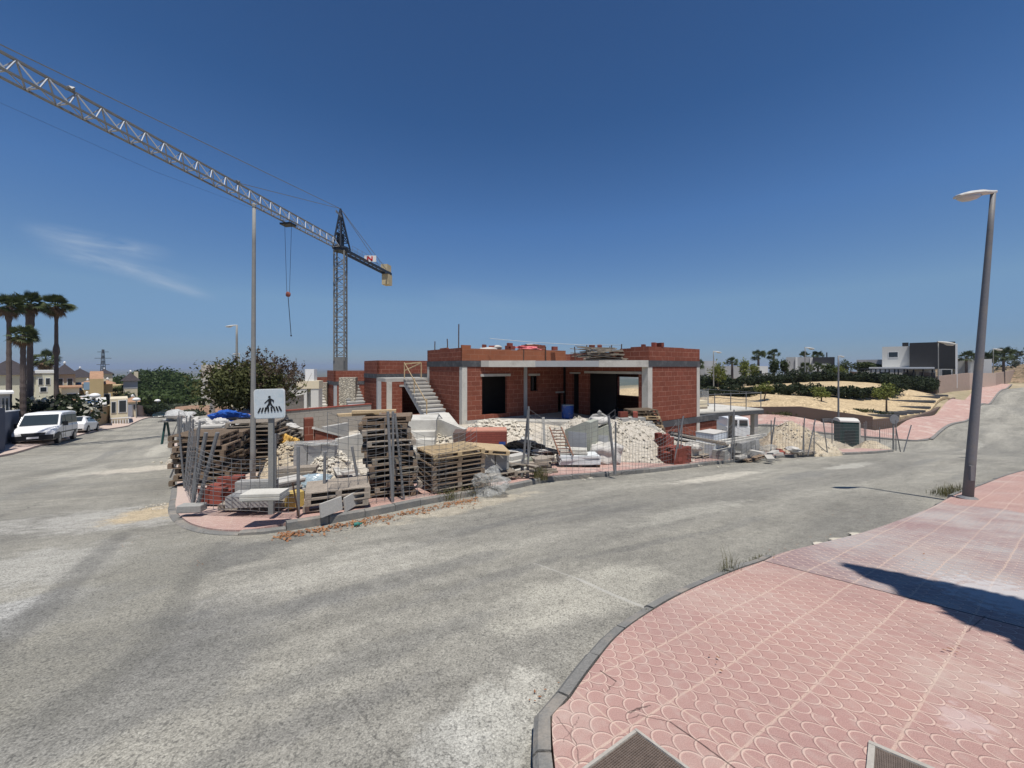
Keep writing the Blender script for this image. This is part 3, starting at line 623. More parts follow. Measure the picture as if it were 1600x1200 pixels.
# the pavement the picture is taken from
kn = [at(*p) for p in ((800, 1215), (832, 1160), (868, 1105), (905, 1055), (950, 1003), (1008, 962), (1065, 931), (1130, 903), (1178, 886), (1207, 873), (1268, 857), (1350, 835), (1440, 801), (1478, 781), (1520, 765), (1600, 738))]
kn = [(.35, .4), (.12, .95)] + [(p.x, p.y) for p in kn][1:] + [(24, 15.6), (45, 27.5)]
KN = smoothc(kn, 6)
def offset(line, d):
    out = []
    for i, p in enumerate(line):
        a = Vector(line[max(i-1, 0)]); b = Vector(line[min(i+1, len(line)-1)]); t = (b-a).normalized(); out.append((p[0]+t.y*d, p[1]-t.x*d))
    return out
def kerb_strip(name, line, off_top, off_bot, w, mat_, stone=.5, side=1, low=None):
    """kerb stones laid end to end along a curve, joints left between them; one structure"""
    mb = MB(); inn = offset(line, w*side)
    acc = 0; seg = []
    L = [0]
    for i in range(1, len(line)): L.append(L[-1]+math.hypot(line[i][0]-line[i-1][0], line[i][1]-line[i-1][1]))
    def pt(ln, s):
        for i in range(1, len(L)):
            if s <= L[i] or i == len(L)-1:
                t = (s-L[i-1])/max(L[i]-L[i-1], 1e-9); return (ln[i-1][0]+(ln[i][0]-ln[i-1][0])*t, ln[i-1][1]+(ln[i][1]-ln[i-1][1])*t)
    s = 0; rg = random.Random(3)
    while s < L[-1]-.05:
        e = min(s+stone, L[-1]); k = 3 if stone < 1.2 else 4
        ss = [s+.006+(e-s-.012)*j/(k-1) for j in range(k)]
        jig = rg.uniform(-.006, .006); top = off_top if low is None else low(pt(line, s), off_top)
        A_ = [pt(line, q) for q in ss]; B_ = [pt(inn, q) for q in ss]
        za = hts(A_+B_); V = []
        ch = .022 if off_top-off_bot > .05 else 0
        for j in range(k):
            a = A_[j]; c = B_[j]; t = (w and ch/w) or 0
            a2 = (a[0]+(c[0]-a[0])*t, a[1]+(c[1]-a[1])*t)
            V += [(a[0], a[1], za[j]+off_bot), (a[0], a[1], za[j]+top-ch+jig), (a2[0], a2[1], za[j]+top+jig), (c[0], c[1], za[k+j]+top+jig*.5), (c[0], c[1], za[k+j]+off_bot)]
        Fs = [(5*j+q, 5*j+q+1, 5*j+5+q+1, 5*j+5+q) for j in range(k-1) for q in range(4)]
        Fs += [(0, 4, 3, 2, 1), tuple(5*(k-1)+q for q in range(5))]
        if side < 0: Fs = [f[::-1] for f in Fs]
        mb.add(V, Fs); s = e
    o = mb.build(name, mat_); tag(o, kind='structure'); return o
NEARP = offset(KN, .085)
OFFN = .085
near_poly = NEARP + [(60, 30), (60, 10), (20, -4), (8, -8), (.2, -8)]
drape('near_pavement', near_poly, OFFN, PAVE, .5, .2, edge=.35)
kerb_strip('kerb', KN, OFFN+.006, -.05, .075, KERB, .4, 1, low=lambda p, t: t-.05 if 2.3 < p[0] < 8.2 else t)
# construction-site pavement
ks = [(-31, 40), (-25, 28), (-19.5, 21.8), (-14.5, 16.4)] + [xy(*p) for p in ((268, 762), (262, 797), (274, 818), (302, 831), (350, 837), (420, 834), (520, 818), (600, 803), (680, 786), (800, 765), (860, 753), (960, 744), (1060, 734), (1130, 725), (1215, 716), (1300, 712), (1365, 709))] + [(21.4, 21.6), (22.4, 22.7), (22.3, 23.6), (21.4, 24.4), (16, 28.5), (14.5, 31)]
KS = smoothc(ks, 5)
OFFS = .12
drape('site_pavement', offset(KS, -.1) + [(10, 30), (6, 20), (-3, 14), (-6, 14), (-12, 20), (-22, 32), (-29, 41)], OFFS, PAVF, .8, .2, zfun=lambda x, y: -.07*min(1, max(0, (-2.9-x)/.6)))
kerb_strip('kerb', KS, OFFS+.006, -.05, .1, KERB, .55, -1, low=lambda p, t: t-.1 if p[0] < -4. else t-.07 if p[0] < -3.2 else t)
# bare soil of the building plot, heaped a little
_r = random.Random(5); _ph = [(_r.uniform(-1.6, 1.6), _r.uniform(-1.6, 1.6), _r.uniform(0, 6)) for _ in range(9)]
def lump(x, y, a=.05): return a*sum(sin(p*x+q*y+c) for p, q, c in _ph)/2
plot = [(-10.5, 15.0), (-7.6, 11.6), (-5.6, 9.6), (-3.6, 9.4), (-1.6, 9.6), (.6, 11.2), (3.2, 13.4), (6.5, 15.4), (10.5, 18.6), (14.6, 21.6), (18.3, 23.8), (17, 26.5), (12.5, 29.5), (9, 34), (2, 36), (-8, 40), (-22, 42), (-26, 38), (-21, 31), (-15, 22)]
drape('site_soil', plot, .17, SITE, .6, .3, zfun=lambda x, y: lump(x, y, .04))
# right: pavement that climbs the far street, cross street pavement, sandy bank
TV = Vector((cos(UA), sin(UA))); NV = Vector((-sin(UA), cos(UA)))
def along(o, s, w=0): q = Vector(o) + TV*s + NV*w; return (q.x, q.y)
K0 = (33.4, 30.4)
far_k = [(12, 44.5), (19, 38.6), (25.3, 33.8), (30, 30.9), (31.6, 30.1), (33.0, 30.4), (34.2, 31.1), (49.4, 41.5), (65.8, 53), (90, 70), (104, 80)]
far_i = [(103, 82), (88.7, 71.9), (64.5, 54.9), (48.1, 43.4), (33.4, 33.3), (30.9, 32.7), (27.2, 36), (21, 40.7), (14, 46.5)]
drape('far_pavement', far_k + far_i, .12, PAVF, 1.5, .2)
kerb_strip('kerb', smoothc(far_k, 4), .126, -.05, -.15, KERB, 1., -1)
# ================================================================ BUILDINGS OF THE SITE
def wall_mb(mb, p0, p1, z0, z1, th=.2, ops=(), side=1):
    """wall from p0 to p1 seen from its right-hand side, with openings (s0, s1, za, zb) cut out"""
    a = Vector((*p0, 0)); d = Vector((p1[0]-p0[0], p1[1]-p0[1], 0)); L = d.length; ang = math.atan2(d.y, d.x)
    M = Matrix.Translation(a) @ Matrix.Rotation(ang, 4, 'Z'); s = 0
    for (s0, s1, za, zb) in sorted(ops):
        if s0 > s: mb.box(s, 0, z0, s0, th*side, z1, M)
        if za > z0: mb.box(s0, 0, z0, s1, th*side, za, M)
        if zb < z1: mb.box(s0, 0, zb, s1, th*side, z1, M)
        s = s1
    if s < L: mb.box(s, 0, z0, L, th*side, z1, M)
    return mb
def box_part(name, parent, mats, *bxs, **k):
    mb = MB()
    for b in bxs: mb.box(*b)
    return mb.build(name, mats, parent, **k)
def wall_part(name, parent, m, p0, p1, z0, z1, th=.2, ops=(), side=1):
    return wall_mb(MB(), p0, p1, z0, z1, th, ops, side).build(name, m, parent)

# ---- the large brick shell
H = empty('unfinished_house', P(722, 658, 20), UA, 'large unfinished red brick villa with a pale concrete canopy over its dark openings', 'house', 'half built brick villas')
ZS, ZT, ZP = 2.83, 3.15, 3.80
BK = 4.6
wall_part('wall', H, BRICK, (.3, 0), (7.1, 0), 0, ZS, .2, [(.9, 2.55, .22, 2.3), (4.2, 4.8, 1.4, 2.3), (6.35, 6.75, 0, 1.2)])
wall_part('wall', H, BRICK, (0, BK), (0, .3), -1.2, ZS, .2)
wall_part('wall', H, BRICK, (7.3, 0), (7.3, -5.7), 0, ZS, .2, [(.55, 1.15, 0, 2.4), (1.9, 5.45, 0, 2.45)])
wall_part('wall', H, BRICK, (7.65, -6), (11.8, -6), 0, ZS, .2)
wall_part('wall', H, BRICK, (12.1, -6), (12.1, BK), -1.6, ZS, .2, [(4.0, 5.7, .88, 2.14)])
wall_part('wall', H, BRICK, (12.1, BK), (0, BK), -1.2, ZS, .2)
wall_part('foundation_wall', H, BRICK, (7.65, -5.97), (11.8, -5.97), -2.3, -.34, .2, [(2.0, 3.4, -1.5, -.95)])
wall_part('foundation_wall', H, BRICK, (12.32, -5.9), (14.2, -5.9), -2.6, -.42, .2)
wall_part('plinth', H, CONC, (.2, -.02), (7.2, -.02), -.9, -.0, .25)
def corner_col(x, y, z0=-1.2, w=.3, mL=COLG, mR=CONCL):
    # two faces: the one turned left is greyer, the one turned right pale
    mb = MB(); mb.box(x, y, z0, x+w, y+w, ZS-.003); o = mb.build('column', mR, H)
corner_col(-.012, -.012, -1.0); corner_col(7.288, -6.012, -1.6, .36); corner_col(11.812, -6.012, -2.6, .3); corner_col(-.012, BK-.3, -1.0)
box_part('column', H, COLG, (4.0, -.06, -.3, 4.22, .1, ZS-.003)); box_part('column', H, COLG, (.3, -.0, 0, .02, .28, ZS-.01))
box_part('roof_slab', H, CONC, (.02, .02, ZS, 12.08, BK-.02, ZT-.01), (7.32, -5.98, ZS, 12.08, .02, ZT-.012))
# black painted ring beam
e = .03
MB().prism([(-e, BK), (-e, -e), (1.2, -e), (1.2, .2), (.2, .2), (.2, BK)], ZS+.002, ZT).build('ring_beam', CONCD, H)
MB().prism([(7.3-e, -6-e), (12.1+e, -6-e), (12.1+e, BK), (11.9, BK), (11.9, -5.8), (7.3-e, -5.8)], ZS+.002, ZT).build('ring_beam', CONCD, H)
wall_part('floor_beam', H, CONCD, (7.0, -6-e), (14.2, -6-e), -.34, -.02, .3); 
# canopy edge in three lengths: pale, grey, pale
A_ = Vector((1.1, -.06)); B_ = Vector((7.26, -6.06)); dd = (B_-A_)
def cseg(a, b, name, m, z0, z1, th):
    p = A_+dd*a; q = A_+dd*b; wall_part(name, H, m, (p.x, p.y), (q.x, q.y), z0, z1, th)
cseg(0, .05, 'canopy_edge', CONC, ZS-.005, ZT+.015, .35); cseg(.05, .34, 'canopy_edge', CONCL, ZS-.01, ZT+.01, .35); cseg(.34, .72, 'canopy_edge', COLG, ZS, ZT-.005, .35); cseg(.72, 1., 'canopy_edge', CONCL, ZS-.01, ZT+.01, .35)
mb = MB(); mb.prism([(1.5, .01), (7.27, -5.6), (7.27, .01)], ZS+.01, ZT-.03); mb.build('canopy', CONC, H)
mb = MB(); mb.prism([(.3, -.04), (1.2, -.3), (7.0, -5.9), (7.28, -6.0), (7.28, -.04)], -.28, -.02); mb.build('terrace_slab', CONC, H)
mb = MB(); mb.box(.2, .2, -.25, 11.9, BK-.2, -.03); mb.box(7.5, -5.8, -.25, 11.9, .19, -.032); mb.build('floor', CONCD, H)  # dark floor colour stands in for the dimness of the rooms
# interior partitions, added to block light; near-black colour stands in for room shade
SHADEW = mat('room_shade_render', (.055, .048, .045), .95, .2, 2.); wall_part('partition', H, SHADEW, (4.9, .2), (4.9, BK-.2), 0, ZS, .12); wall_part('partition', H, SHADEW, (7.5, .5), (11.9, .5), 0, ZS, .12); wall_part('partition', H, SHADEW, (9.3, .5), (9.3, -2.3), 0, ZS, .12); box_part('ceiling', H, CONCD, (7.52, -5.78, ZS-.06, 11.88, .48, ZS-.004), (.22, .22, ZS-.06, 11.88, BK-.22, ZS-.005)) if False else None; wall_part('partition', H, SHADEW, (.25, 2.2), (4.9, 2.2), 0, ZS, .12, side=1)
for (x0, y0, x1, y1, z0, z1) in ((1.1, -.05, 3.05, .2, 2.3, 2.44), (4.35, -.03, 5.2, .2, 2.3, 2.42)): box_part('lintel', H, CONC, (x0, y0, z0, x1, y1, z1))
box_part('lintel', H, CONC, (7.25, -5.64, 2.45, 7.5, -1.65, 2.58)); box_part('lintel', H, CONC, (7.26, -1.3, 2.4, 7.5, -.4, 2.5)); box_part('lintel', H, CONC, (6.45, -.04, 1.2, 7.15, .2, 1.3))
# parapets, courses stepping as they were left
def steps(p0, p1, zs, th=.14, m=BRICK, name='parapet'):
    mb = MB(); n = len(zs); p0 = Vector(p0); d = Vector(p1)-p0
    for i, z in enumerate(zs):
        a = p0+d*i/n; b = p0+d*(i+1)/n; wall_mb(mb, (a.x, a.y), (b.x, b.y), ZT+.002, z, th)
    mb.build(name, m, H)
steps((0, BK), (0, .02), [3.84, 3.84, 3.84, 3.84, 3.90, 3.90, 3.83, 3.83, 3.83, 3.83], m=BRICK)
steps((0, 0), (7.3, .0), [3.97, 3.80, 3.80, 3.80, 3.80, 3.80, 3.78, 3.84, 3.84, 3.84, 3.84, 3.84, 3.84, 3.84], m=BRICK_O)
steps((7.3, -3.2), (7.3, -6.0), [3.45, 3.7, 3.72, 3.8, 3.8, 3.86, 3.86, 3.86]); steps((7.31, -6), (12.1, -6), [3.86]*6 + [3.84]*3)
steps((12.1, -6.01), (12.1, BK), [3.84]*4); steps((12.1, BK), (0, BK), [3.82]*4)
hm = H.matrix_basis if False else (Matrix.Translation(H.location) @ Matrix.Rotation(UA, 4, 'Z'))
def hl(x, y, z): return hm @ Vector((x, y, z))

# ---- precast staircases, one beside every villa
def staircase(x0, x1, y0, y1, z0, z1, n, name='concrete_staircase', slope=.22, m=CONC, riser_gap=False, loc=None, rz=UA, **kw):
    o = empty(name, loc, rz, **kw); run = (y1-y0)/n; rise = (z1-z0)/n; mb = MB()
    for i in range(n):
        mb.box(x0, y0+i*run-.03, z0+(i+1)*rise-.09, x1, y0+(i+1)*run, z0+(i+1)*rise)
        mb.box(x0+.02, y0+i*run, z0+i*rise-.02, x1-.02, y0+i*run+.06, z0+(i+1)*rise-.088)
    mb.build('treads', m, o)
    mb = MB(); mb.prof([(y0-.02, z0-.35), (y0-.02, z0+rise-.12), (y1, z1-.1), (y1, z1-.1-slope-.1)], x0+.03, x1-.03); mb.build('sloping_slab', COLG if m is CONC else m, o)
    return o
st = staircase(-1.55, -.25, .1, 4.5, -.45, 2.12, 13, loc=tuple(H.location), label='broad bare concrete staircase climbing the left wall of the large brick villa', cat='staircase', group='concrete outdoor staircases')
mb = MB(); mb.box(-2.6, 4.5, 1.95, -.02, 6.3, 2.16); mb.build('landing', CONC, st)
mb = MB()
for x, y in ((-1.45, 1.2), (-1.45, 3.0), (-1.45, 4.6), (-.4, 4.6)):
    z = -.45+(y-.1)/4.4*2.57 if y < 4.5 else 2.14
    mb.bar((x, y, z-.1), (x, y, z+.95), .05, .05)
mb.bar((-1.45, 1.2, .95), (-1.45, 4.6, 3.05), .025, .06); mb.bar((-1.4, 4.6, 3.0), (-.4, 4.65, 3.1), .035, .08); mb.bar((-1.42, 4.6, 2.6), (.3, 6.5, 3.05), .035, .07)
mb.build('timber_handrail', WOODN, st)

# ---- the smaller shells further left
def small_shell(loc, label, L=5.2, D=3.6, zs=2.9, zp=4.2, door=(2.2, 4.0, 0, 2.3), step=True, scale=1.):
    o = empty('unfinished_house', loc, UA, label, 'house', 'half built brick villas')
    wall_part('wall', o, BRICK, (0, 0), (L, 0), -1.5, zs, .2, [door] if door else ())
    wall_part('wall', o, BRICK, (0, D), (0, 0), -1.5, zs, .2); wall_part('wall', o, BRICK, (L, 0), (L, D), -1.5, zs, .2); wall_part('wall', o, BRICK, (L, D), (0, D), -1.5, zs, .2)
    box_part('column', o, CONCL, (.62, -.03, -1.4, 1.0, .15, zs-.003)); box_part('column', o, COLG, (-.014, -.014, -1.4, .25, .25, zs-.004))
    mb = MB(); mb.prism([(-.04, D), (-.04, -.04), (L, -.04), (L, .26), (.26, .26), (.26, D)], zs, zs+.32); mb.build('ring_beam', CONCD, o)
    box_part('roof_slab', o, CONC, (.27, .27, zs+.01, L, D, zs+.3))
    mb = MB(); wall_mb(mb, (0, D), (0, 0), zs+.322, zp, .14); wall_mb(mb, (0, 0), (L+1, 0), zs+.322, zp, .14); wall_mb(mb, (0.02, D), (L, D), zs+.322, zp-.05, .14); mb.build('parapet', BRICK, o)
    if door: box_part('lintel', o, CONC, (door[0]-.2, -.03, door[3], door[1]+.2, .18, door[3]+.14))
    return o
S1 = P(590, 652, 27); small_shell(tuple(S1), 'brick villa shell with a dark doorway, directly left of the large brick villa', zs=2.72, zp=4.0, door=(1.75, 3.4, 0, 2.1), L=7.)
S2 = P(522, 650, 36); small_shell(tuple(S2), 'brick villa shell with bare parapet, behind the tall stone-clad wall under the crane mast', L=6.5, zs=2.9, zp=4.25, door=None)
S3 = P(490, 646, 46); small_shell(tuple(S3), 'brick villa shell with a pale roof edge, furthest left of the row of shells', L=5, zs=3.3, zp=4.3, door=None)
staircase(-1.75, -.55, -.2, 4.0, .05, 2.55, 12, loc=tuple(S1), label='concrete staircase left of the brick shell with the dark doorway', cat='staircase', group='concrete outdoor staircases')
staircase(-1.9, -.5, -.6, 4.2, .3, 2.6, 9, loc=tuple(S2), m=CONCL, label='pale open-tread staircase left of the tall stone-clad wall', cat='staircase', group='concrete outdoor staircases')
staircase(-2.1, -.7, -.6, 3.6, .6, 2.6, 8, loc=tuple(S3), m=CONCL, label='small far staircase beside the white stair tower', cat='staircase', group='concrete outdoor staircases')
def stonewall(px0, px1, py0, py1, d, depth, label, m=STONE, name='stone_wall'):
    p = P((px0+px1)/2, py1, d); w = (px1-px0)/F*d; hh = (py1-py0)/F*d
    mb = MB(); mb.box(-w/2*.85, -.15, -1, w/2*.85, depth, hh); o = mb.build(name, m, loc=p, rz=R(14)); tag(o, label, 'wall'); return o
stonewall(529, 557, 590, 641, 27.5, 1., 'tall wall clad in pale split stone beside the staircase'); stonewall(490, 512, 598, 643, 38, .9, 'rough greyish stone-clad wall between two far staircases')
stonewall(466, 478, 607, 645, 40, .8, 'narrow stone-clad wall just right of the big bush'); 
o = empty('stair_tower', P(484, 645, 33), R(12), 'slim rendered stair tower with a white box on top, right of the bush', 'tower')
box_part('base', o, OFFW, (-.85, -.4, -.5, -.12, .8, 2.1), (.2, -.4, -.5, .8, .8, 2.1), (-.12, .1, -.5, .2, .8, 2.1)); box_part('band', o, CREAM, (-.9, -.45, 2.1, .85, .85, 2.75)); box_part('box_top', o, WHITE, (-.3, -.3, 2.75, .42, .6, 3.75))
# concrete block retaining wall with brick coping
def two_pt_wall(name, a, b, ztop, zbot, m, th, label, cop=None, cat='wall', rough=None):
    d = Vector((b[0]-a[0], b[1]-a[1])); L = d.length
    o = empty(name, (a[0], a[1], 0), math.atan2(d.y, d.x), label, cat)
    box_part('blockwork', o, m, (0, 0, zbot, L, th, ztop))
    if cop: box_part('coping', o, cop, (-.02, -.03, ztop+.002, L+.02, th+.03, ztop+.05))
    return o
a = P(438, 643, 17.2); b = P(580, 637, 20.6); two_pt_wall('block_wall', a, b, -2.02, -4.2, BLOCKW, .2, 'long concrete block retaining wall with a thin brick coping', REDB)
a = P(425, 655, 15.8); b = P(452, 655, 16.3); two_pt_wall('block_wall', a, b, -2.2, -4.0, BLOCKW, .2, 'short stub of concrete block wall right of the signpost')
a = P(440, 618+5, 23); b = P(475, 622, 26); two_pt_wall('block_wall', a, b, -1.9, -3.4, BLOCKW, .2, 'low block wall with a pale capping behind the traffic sign', CONCL)
p = P(482, 690, 12.6); mb = MB(); mb.box(-.13, -.13, 0, .13, .13, .78); o = mb.build('brick_pillar', BRICK, loc=p, rz=UA); tag(o, 'slim red brick pillar in front of the block wall', 'pillar')
# low pool basin walls
def poolwall(pa, pb, d0, d1, label, m=CONCL, slope=False):
    pass
a = P(492, 684, 12.2); b = P(536, 684, 12.9); o = two_pt_wall('triangular_wall', a, b, 0, 0.01, BRICK, .12, 'triangular red brick wall with a sloping pale coping')
for k in list(KIDS[o.name]): bpy.data.objects.remove(k)
KIDS[o.name] = []
L = (b-a).length; mb = MB(); mb.prof([(0, 0), (0, 0)], 0, 0) if False else None
Qx = Matrix(((1, 0, 0, 0), (0, 0, 1, 0), (0, 1, 0, 0), (0, 0, 0, 1)))
mb.prism([(0, -2.75), (L, -2.75), (L, -2.38), (.02, -1.98)], 0, .12, Qx); mb.build('brickwork', BRICK, o)
mb = MB(); mb.bar((-.02, .06, -1.95), (L+.02, .06, -2.35), .2, .07); mb.build('coping', CONCL, o)
for (q0, q1, d0, d1, zt, lab) in ((508, 545, 12.6, 13.6, -1.98, 'low pale concrete wall stub with rebar ends behind the tall pallet stack'), (530, 575, 11.4, 12.6, -2.15, 'pale rendered pool wall left of the tall pallet stack')):
    a = P(q0, 660, d0); b = P(q1, 660, d1); two_pt_wall('concrete_wall', a, b, zt, -3.6, CONCL if zt < -2 else CONC, .16, lab)
# pale precast steps with a sloping cheek wall, right of the tall stack
o = empty('entrance_steps', P(684, 706, 11.9), R(8), 'pale concrete entrance steps with a sloping cheek wall, right of the tall pallet stack', 'steps')
mb = MB()
for i in range(4): mb.box(-1.0+.0*i, i*.34, -.6, -.12, 1.9, .12+i*.2)
mb.box(-1.45, .3, -.6, -1.0, 2.4, .42); mb.box(-1.5, 1.0, -.6, -.1, 2.5, .86)
mb.build('treads', CONCL, o, auto=.01)
Qx = Matrix.Rotation(0, 4, 'Z'); mb = MB(); mb.prof([(0, 0), (0, 0)], 0, 0) if False else None
M2 = Matrix.Translation((-.1, 1.55, 0)) @ Matrix.Rotation(R(-34), 4, 'Z') @ Matrix(((1, 0, 0, 0), (0, 0, 1, 0), (0, 1, 0, 0), (0, 0, 0, 1)))
mb.prism([(0, -.5), (1.35, -.5), (1.35, .46), (.12, .80), (0, .80)], 0, .18, M2); mb.build('cheek_wall', CONCL, o)
# concrete blockhouse with open ground floor, right of the villa (future garage)
o = empty('unfinished_garage', P(1112, 706, 24.5), R(22), 'bare concrete frame of columns under a flat slab with scaffold railings', 'building')
W_, D_ = 4.3, 4.0
for x, y in ((.1, .0), (W_-.35, .0), (.0, D_-.4), (W_-.4, D_-.4), (1.05, D_-.3), (2.6, .6)): box_part('column', o, CONC if y > 0 else CONCL if x < 1 else CONC, (x, y, -.5, x+.36 if y == 0 else x+.26, y+.3, 2.28))
mb = MB(); mb.box(-1.6, -.3, 2.52, W_+.1, D_+2, 2.6); mb.build('slab', CONCL, o); mb = MB(); mb.box(-1.6, -.32, 2.285, W_+.12, D_+1.9, 2.518); mb.build('slab_edge', CONCD, o)
mb = MB()
for x in np.linspace(-1.4, W_, 5): mb.bar((x, -.2, 2.6), (x, -.2, 3.75), .04); mb.bar((x, D_, 2.6), (x, D_, 3.75), .04)
for z in (3.1, 3.68):
    mb.bar((-1.4, -.2, z), (W_, -.2, z), .035); mb.bar((-1.4, D_, z), (W_, D_, z), .035); mb.bar((W_, -.2, z), (W_, D_, z), .035)
mb.build('railing', STEEL, o)
fr = o

# ---- things on the roofs
rg = random.Random(11)
RBL = ['first from the left', 'second from the left', 'tallest, near the left corner', 'left of the two beside the plank heap', 'right of the two beside the plank heap', 'behind the plank heap, left', 'in the middle of the plank heap', 'behind the plank heap, right', 'furthest right', 'before the striped sheet', 'before the brick pack']
def rebar(x, y, z0, hh, g='rebar rods sticking up from the villa roof', lab=None, w=.028):
    mb = MB(); mb.tube([(0, 0, 0), (rg.uniform(-.02, .02), 0, hh*.6), (rg.uniform(-.04, .04), 0, hh)], w/2*1.3, 6)
    o = mb.build('rebar_rod', REBAR, loc=hl(x, y, z0)); tag(o, lab or 'dark upright rebar rod on the villa roof, %s' % RBL.pop(0), 'rebar', g)
for i, (x, y, hh) in enumerate(((.06, 3.6, .75), (.06, 1.9, .8), (.06, .5, 1.5), (7.4, -3.6, .9), (7.35, -4.3, .9), (5.6, -.1, .9), (7.5, -1.6, 1.0), (8.4, -1.2, 1.0), (8.6, -2.4, .9), (3.1, -1.2, .65), (5.2, -3.0, .75))):
    rebar(x, y, 3.15 if x > 1 and y < 0 else 3.6, hh, w=.045)
mb = MB(); p = [hl(1.5, -.3, 4.35), hl(3.5, -1.5, 4.15), hl(5.4, -3.2, 4.0), hl(7.4, -4.3, 4.0)]
mb.tube([q-p[0] for q in p], .012, 5); o = mb.build('guard_rope', STEEL, loc=p[0]); tag(o, 'thin guard line strung along the villa roof', 'rope')
proto_b = MB().cbox((0, 0, .11), (.36, .18, .22)).build('hollow_brick', REDB, auto=.006); proto_b.location = hl(2.15, .5, 3.8)
tag(proto_b, 'upright red hollow brick standing on the sacks on the villa roof', 'brick', 'bricks lying on the villa roof')
BKL = ['loose red brick left in the trio by the striped sheet', 'upper red brick of the trio by the striped sheet', 'loose red brick on the parapet end left of the plank heap', 'loose red brick near the corner of the right parapet', 'upright red brick on the corner of the right parapet', 'loose red brick behind the upright one on the right parapet', 'loose red brick behind the cement sacks on the roof', 'red brick over the plank heap, left of two', 'red brick over the plank heap, right of two']
for i, (x, y, z, rz, lab) in enumerate(((3.6, .6, 3.83, .2, 'loose red brick on the villa parapet near the white sacks'), (3.3, .6, 3.83, .4, None), (3.45, .62, 4.0, .3, None), (6.2, -.2, 3.84, 0, None), (9.0, -4.5, 3.86, .4, 'loose red brick on the right parapet of the villa'), (8.1, -5.8, 3.865, .3, None), (8.55, -5.85, 3.865, 1.4, None), (8.6, -5.6, 3.87, .1, None), (1.7, .6, 3.85, .8, None), (6.9, -2.6, 3.86, .2, None), (7.1, -3.0, 3.86, .5, None))):
    cp(proto_b, hl(x, y, z), UA+rz, lab or BKL.pop(0))
def sack(loc, r, m, label, cat='sack', group=None, seed=0, rough=.12, boxy=.35, rz=0, name='sack'):
    mb = MB(); mb.blob((0, 0, r[2]), r, seed, rough, 3, boxy=boxy); o = mb.build(name, m, loc=loc, rz=rz, smooth=True); tag(o, label, cat, group); return o
def plank_pile(loc, rz, n, L, w, t, m, rows, group, labels, jig=.05, name='plank'):
    first = None; k = 0
    for r in range(rows):
        for c in range(n):
            x = (c-(n-1)/2)*(w*1.25)+rg.uniform(-jig, jig)*.4; y = rg.uniform(-jig, jig)*2; z = t/2+r*t*1.04
            a = rz+rg.uniform(-.07, .07)*jig*12
            q = Vector(loc) + Matrix.Rotation(rz, 3, 'Z') @ Vector((x, y, z))
            if first is None:
                first = MB().cbox((0, 0, 0), (w, L, t)).build(name, m, loc=q, rz=a); tag(first, labels, 'plank', group)
            else: cp(first, q, a, labels)
            k += 1
# sacks
sack(hl(1.9, .45, 3.62), (.55, .3, .14), BAGW, 'full white cement sack lying on the villa roof, lowest of the pile', seed=2, rz=UA); sack(hl(2.45, .5, 3.80), (.3, .25, .12), BAGW, 'crumpled white sack beside the upright brick on the villa roof', seed=3, rz=UA)
mb = MB(); mb.blob((0, 0, 0), (.8, .3, .12), 5, .5, 3); o = mb.build('striped_sheet', PINKT, loc=hl(4.7, .5, 3.95), rz=UA); tag(o, 'crumpled red and pink sheet lying along the villa parapet', 'sheet')
def packb(loc, nx, nz, rz, label, m=REDB):
    pass
o = empty('brick_pack', hl(5.9, 1.2, 3.5), UA, 'strapped pack of dark red bricks on the villa roof', 'brick pack'); box_part('bricks', o, BRICK, (-.75, 0, 0, .75, .6, .72)); mb = MB(); mb.blob((0, .3, .74), (.6, .3, .05), 4, .3, 2); mb.build('wrapping', BAGW, o)
# timber pile on the canopy
for i in range(34):
    q = hl(6.5+rg.uniform(-.35, .35), -3.5+rg.uniform(-.7, .7), 3.2+.042*(i//2)); o_ = None
    if i == 0:
        tp = MB().cbox((0, 0, 0), (1.9, .16, .04)).build('formwork_plank', WOODG, loc=q, rz=-.1); tag(tp, 'grey formwork plank in the heap on the villa canopy', 'plank', 'formwork planks heaped on the canopy')
    else: cp(tp, q, None, rot=(rg.uniform(-.06, .06), rg.uniform(-.12, .12), -.1+rg.uniform(-.35, .35)))
# blue drum
def drum(loc, r, hh, m, label, cat='barrel'):
    o = empty('barrel', loc, 0, label, cat); mb = MB()
    mb.lathe([(0, 0), (r, 0), (r, hh*.3), (r*1.03, hh*.32), (r, hh*.34), (r, hh*.64), (r*1.03, hh*.66), (r, hh*.68), (r, hh), (r*.95, hh), (r*.94, hh-.05), (0, hh-.05)], 20); mb.build('body', m, o, smooth=False)
    mb = MB(); mb.lathe([(r*1.035, hh-.02), (r*1.045, hh), (r*.96, hh+.012)], 20); mb.build('rim', PLASTB, o)
drum(hl(5.4, -2.2, 0), .33, .72, BLUE, 'scuffed blue plastic barrel on the terrace of the large villa')
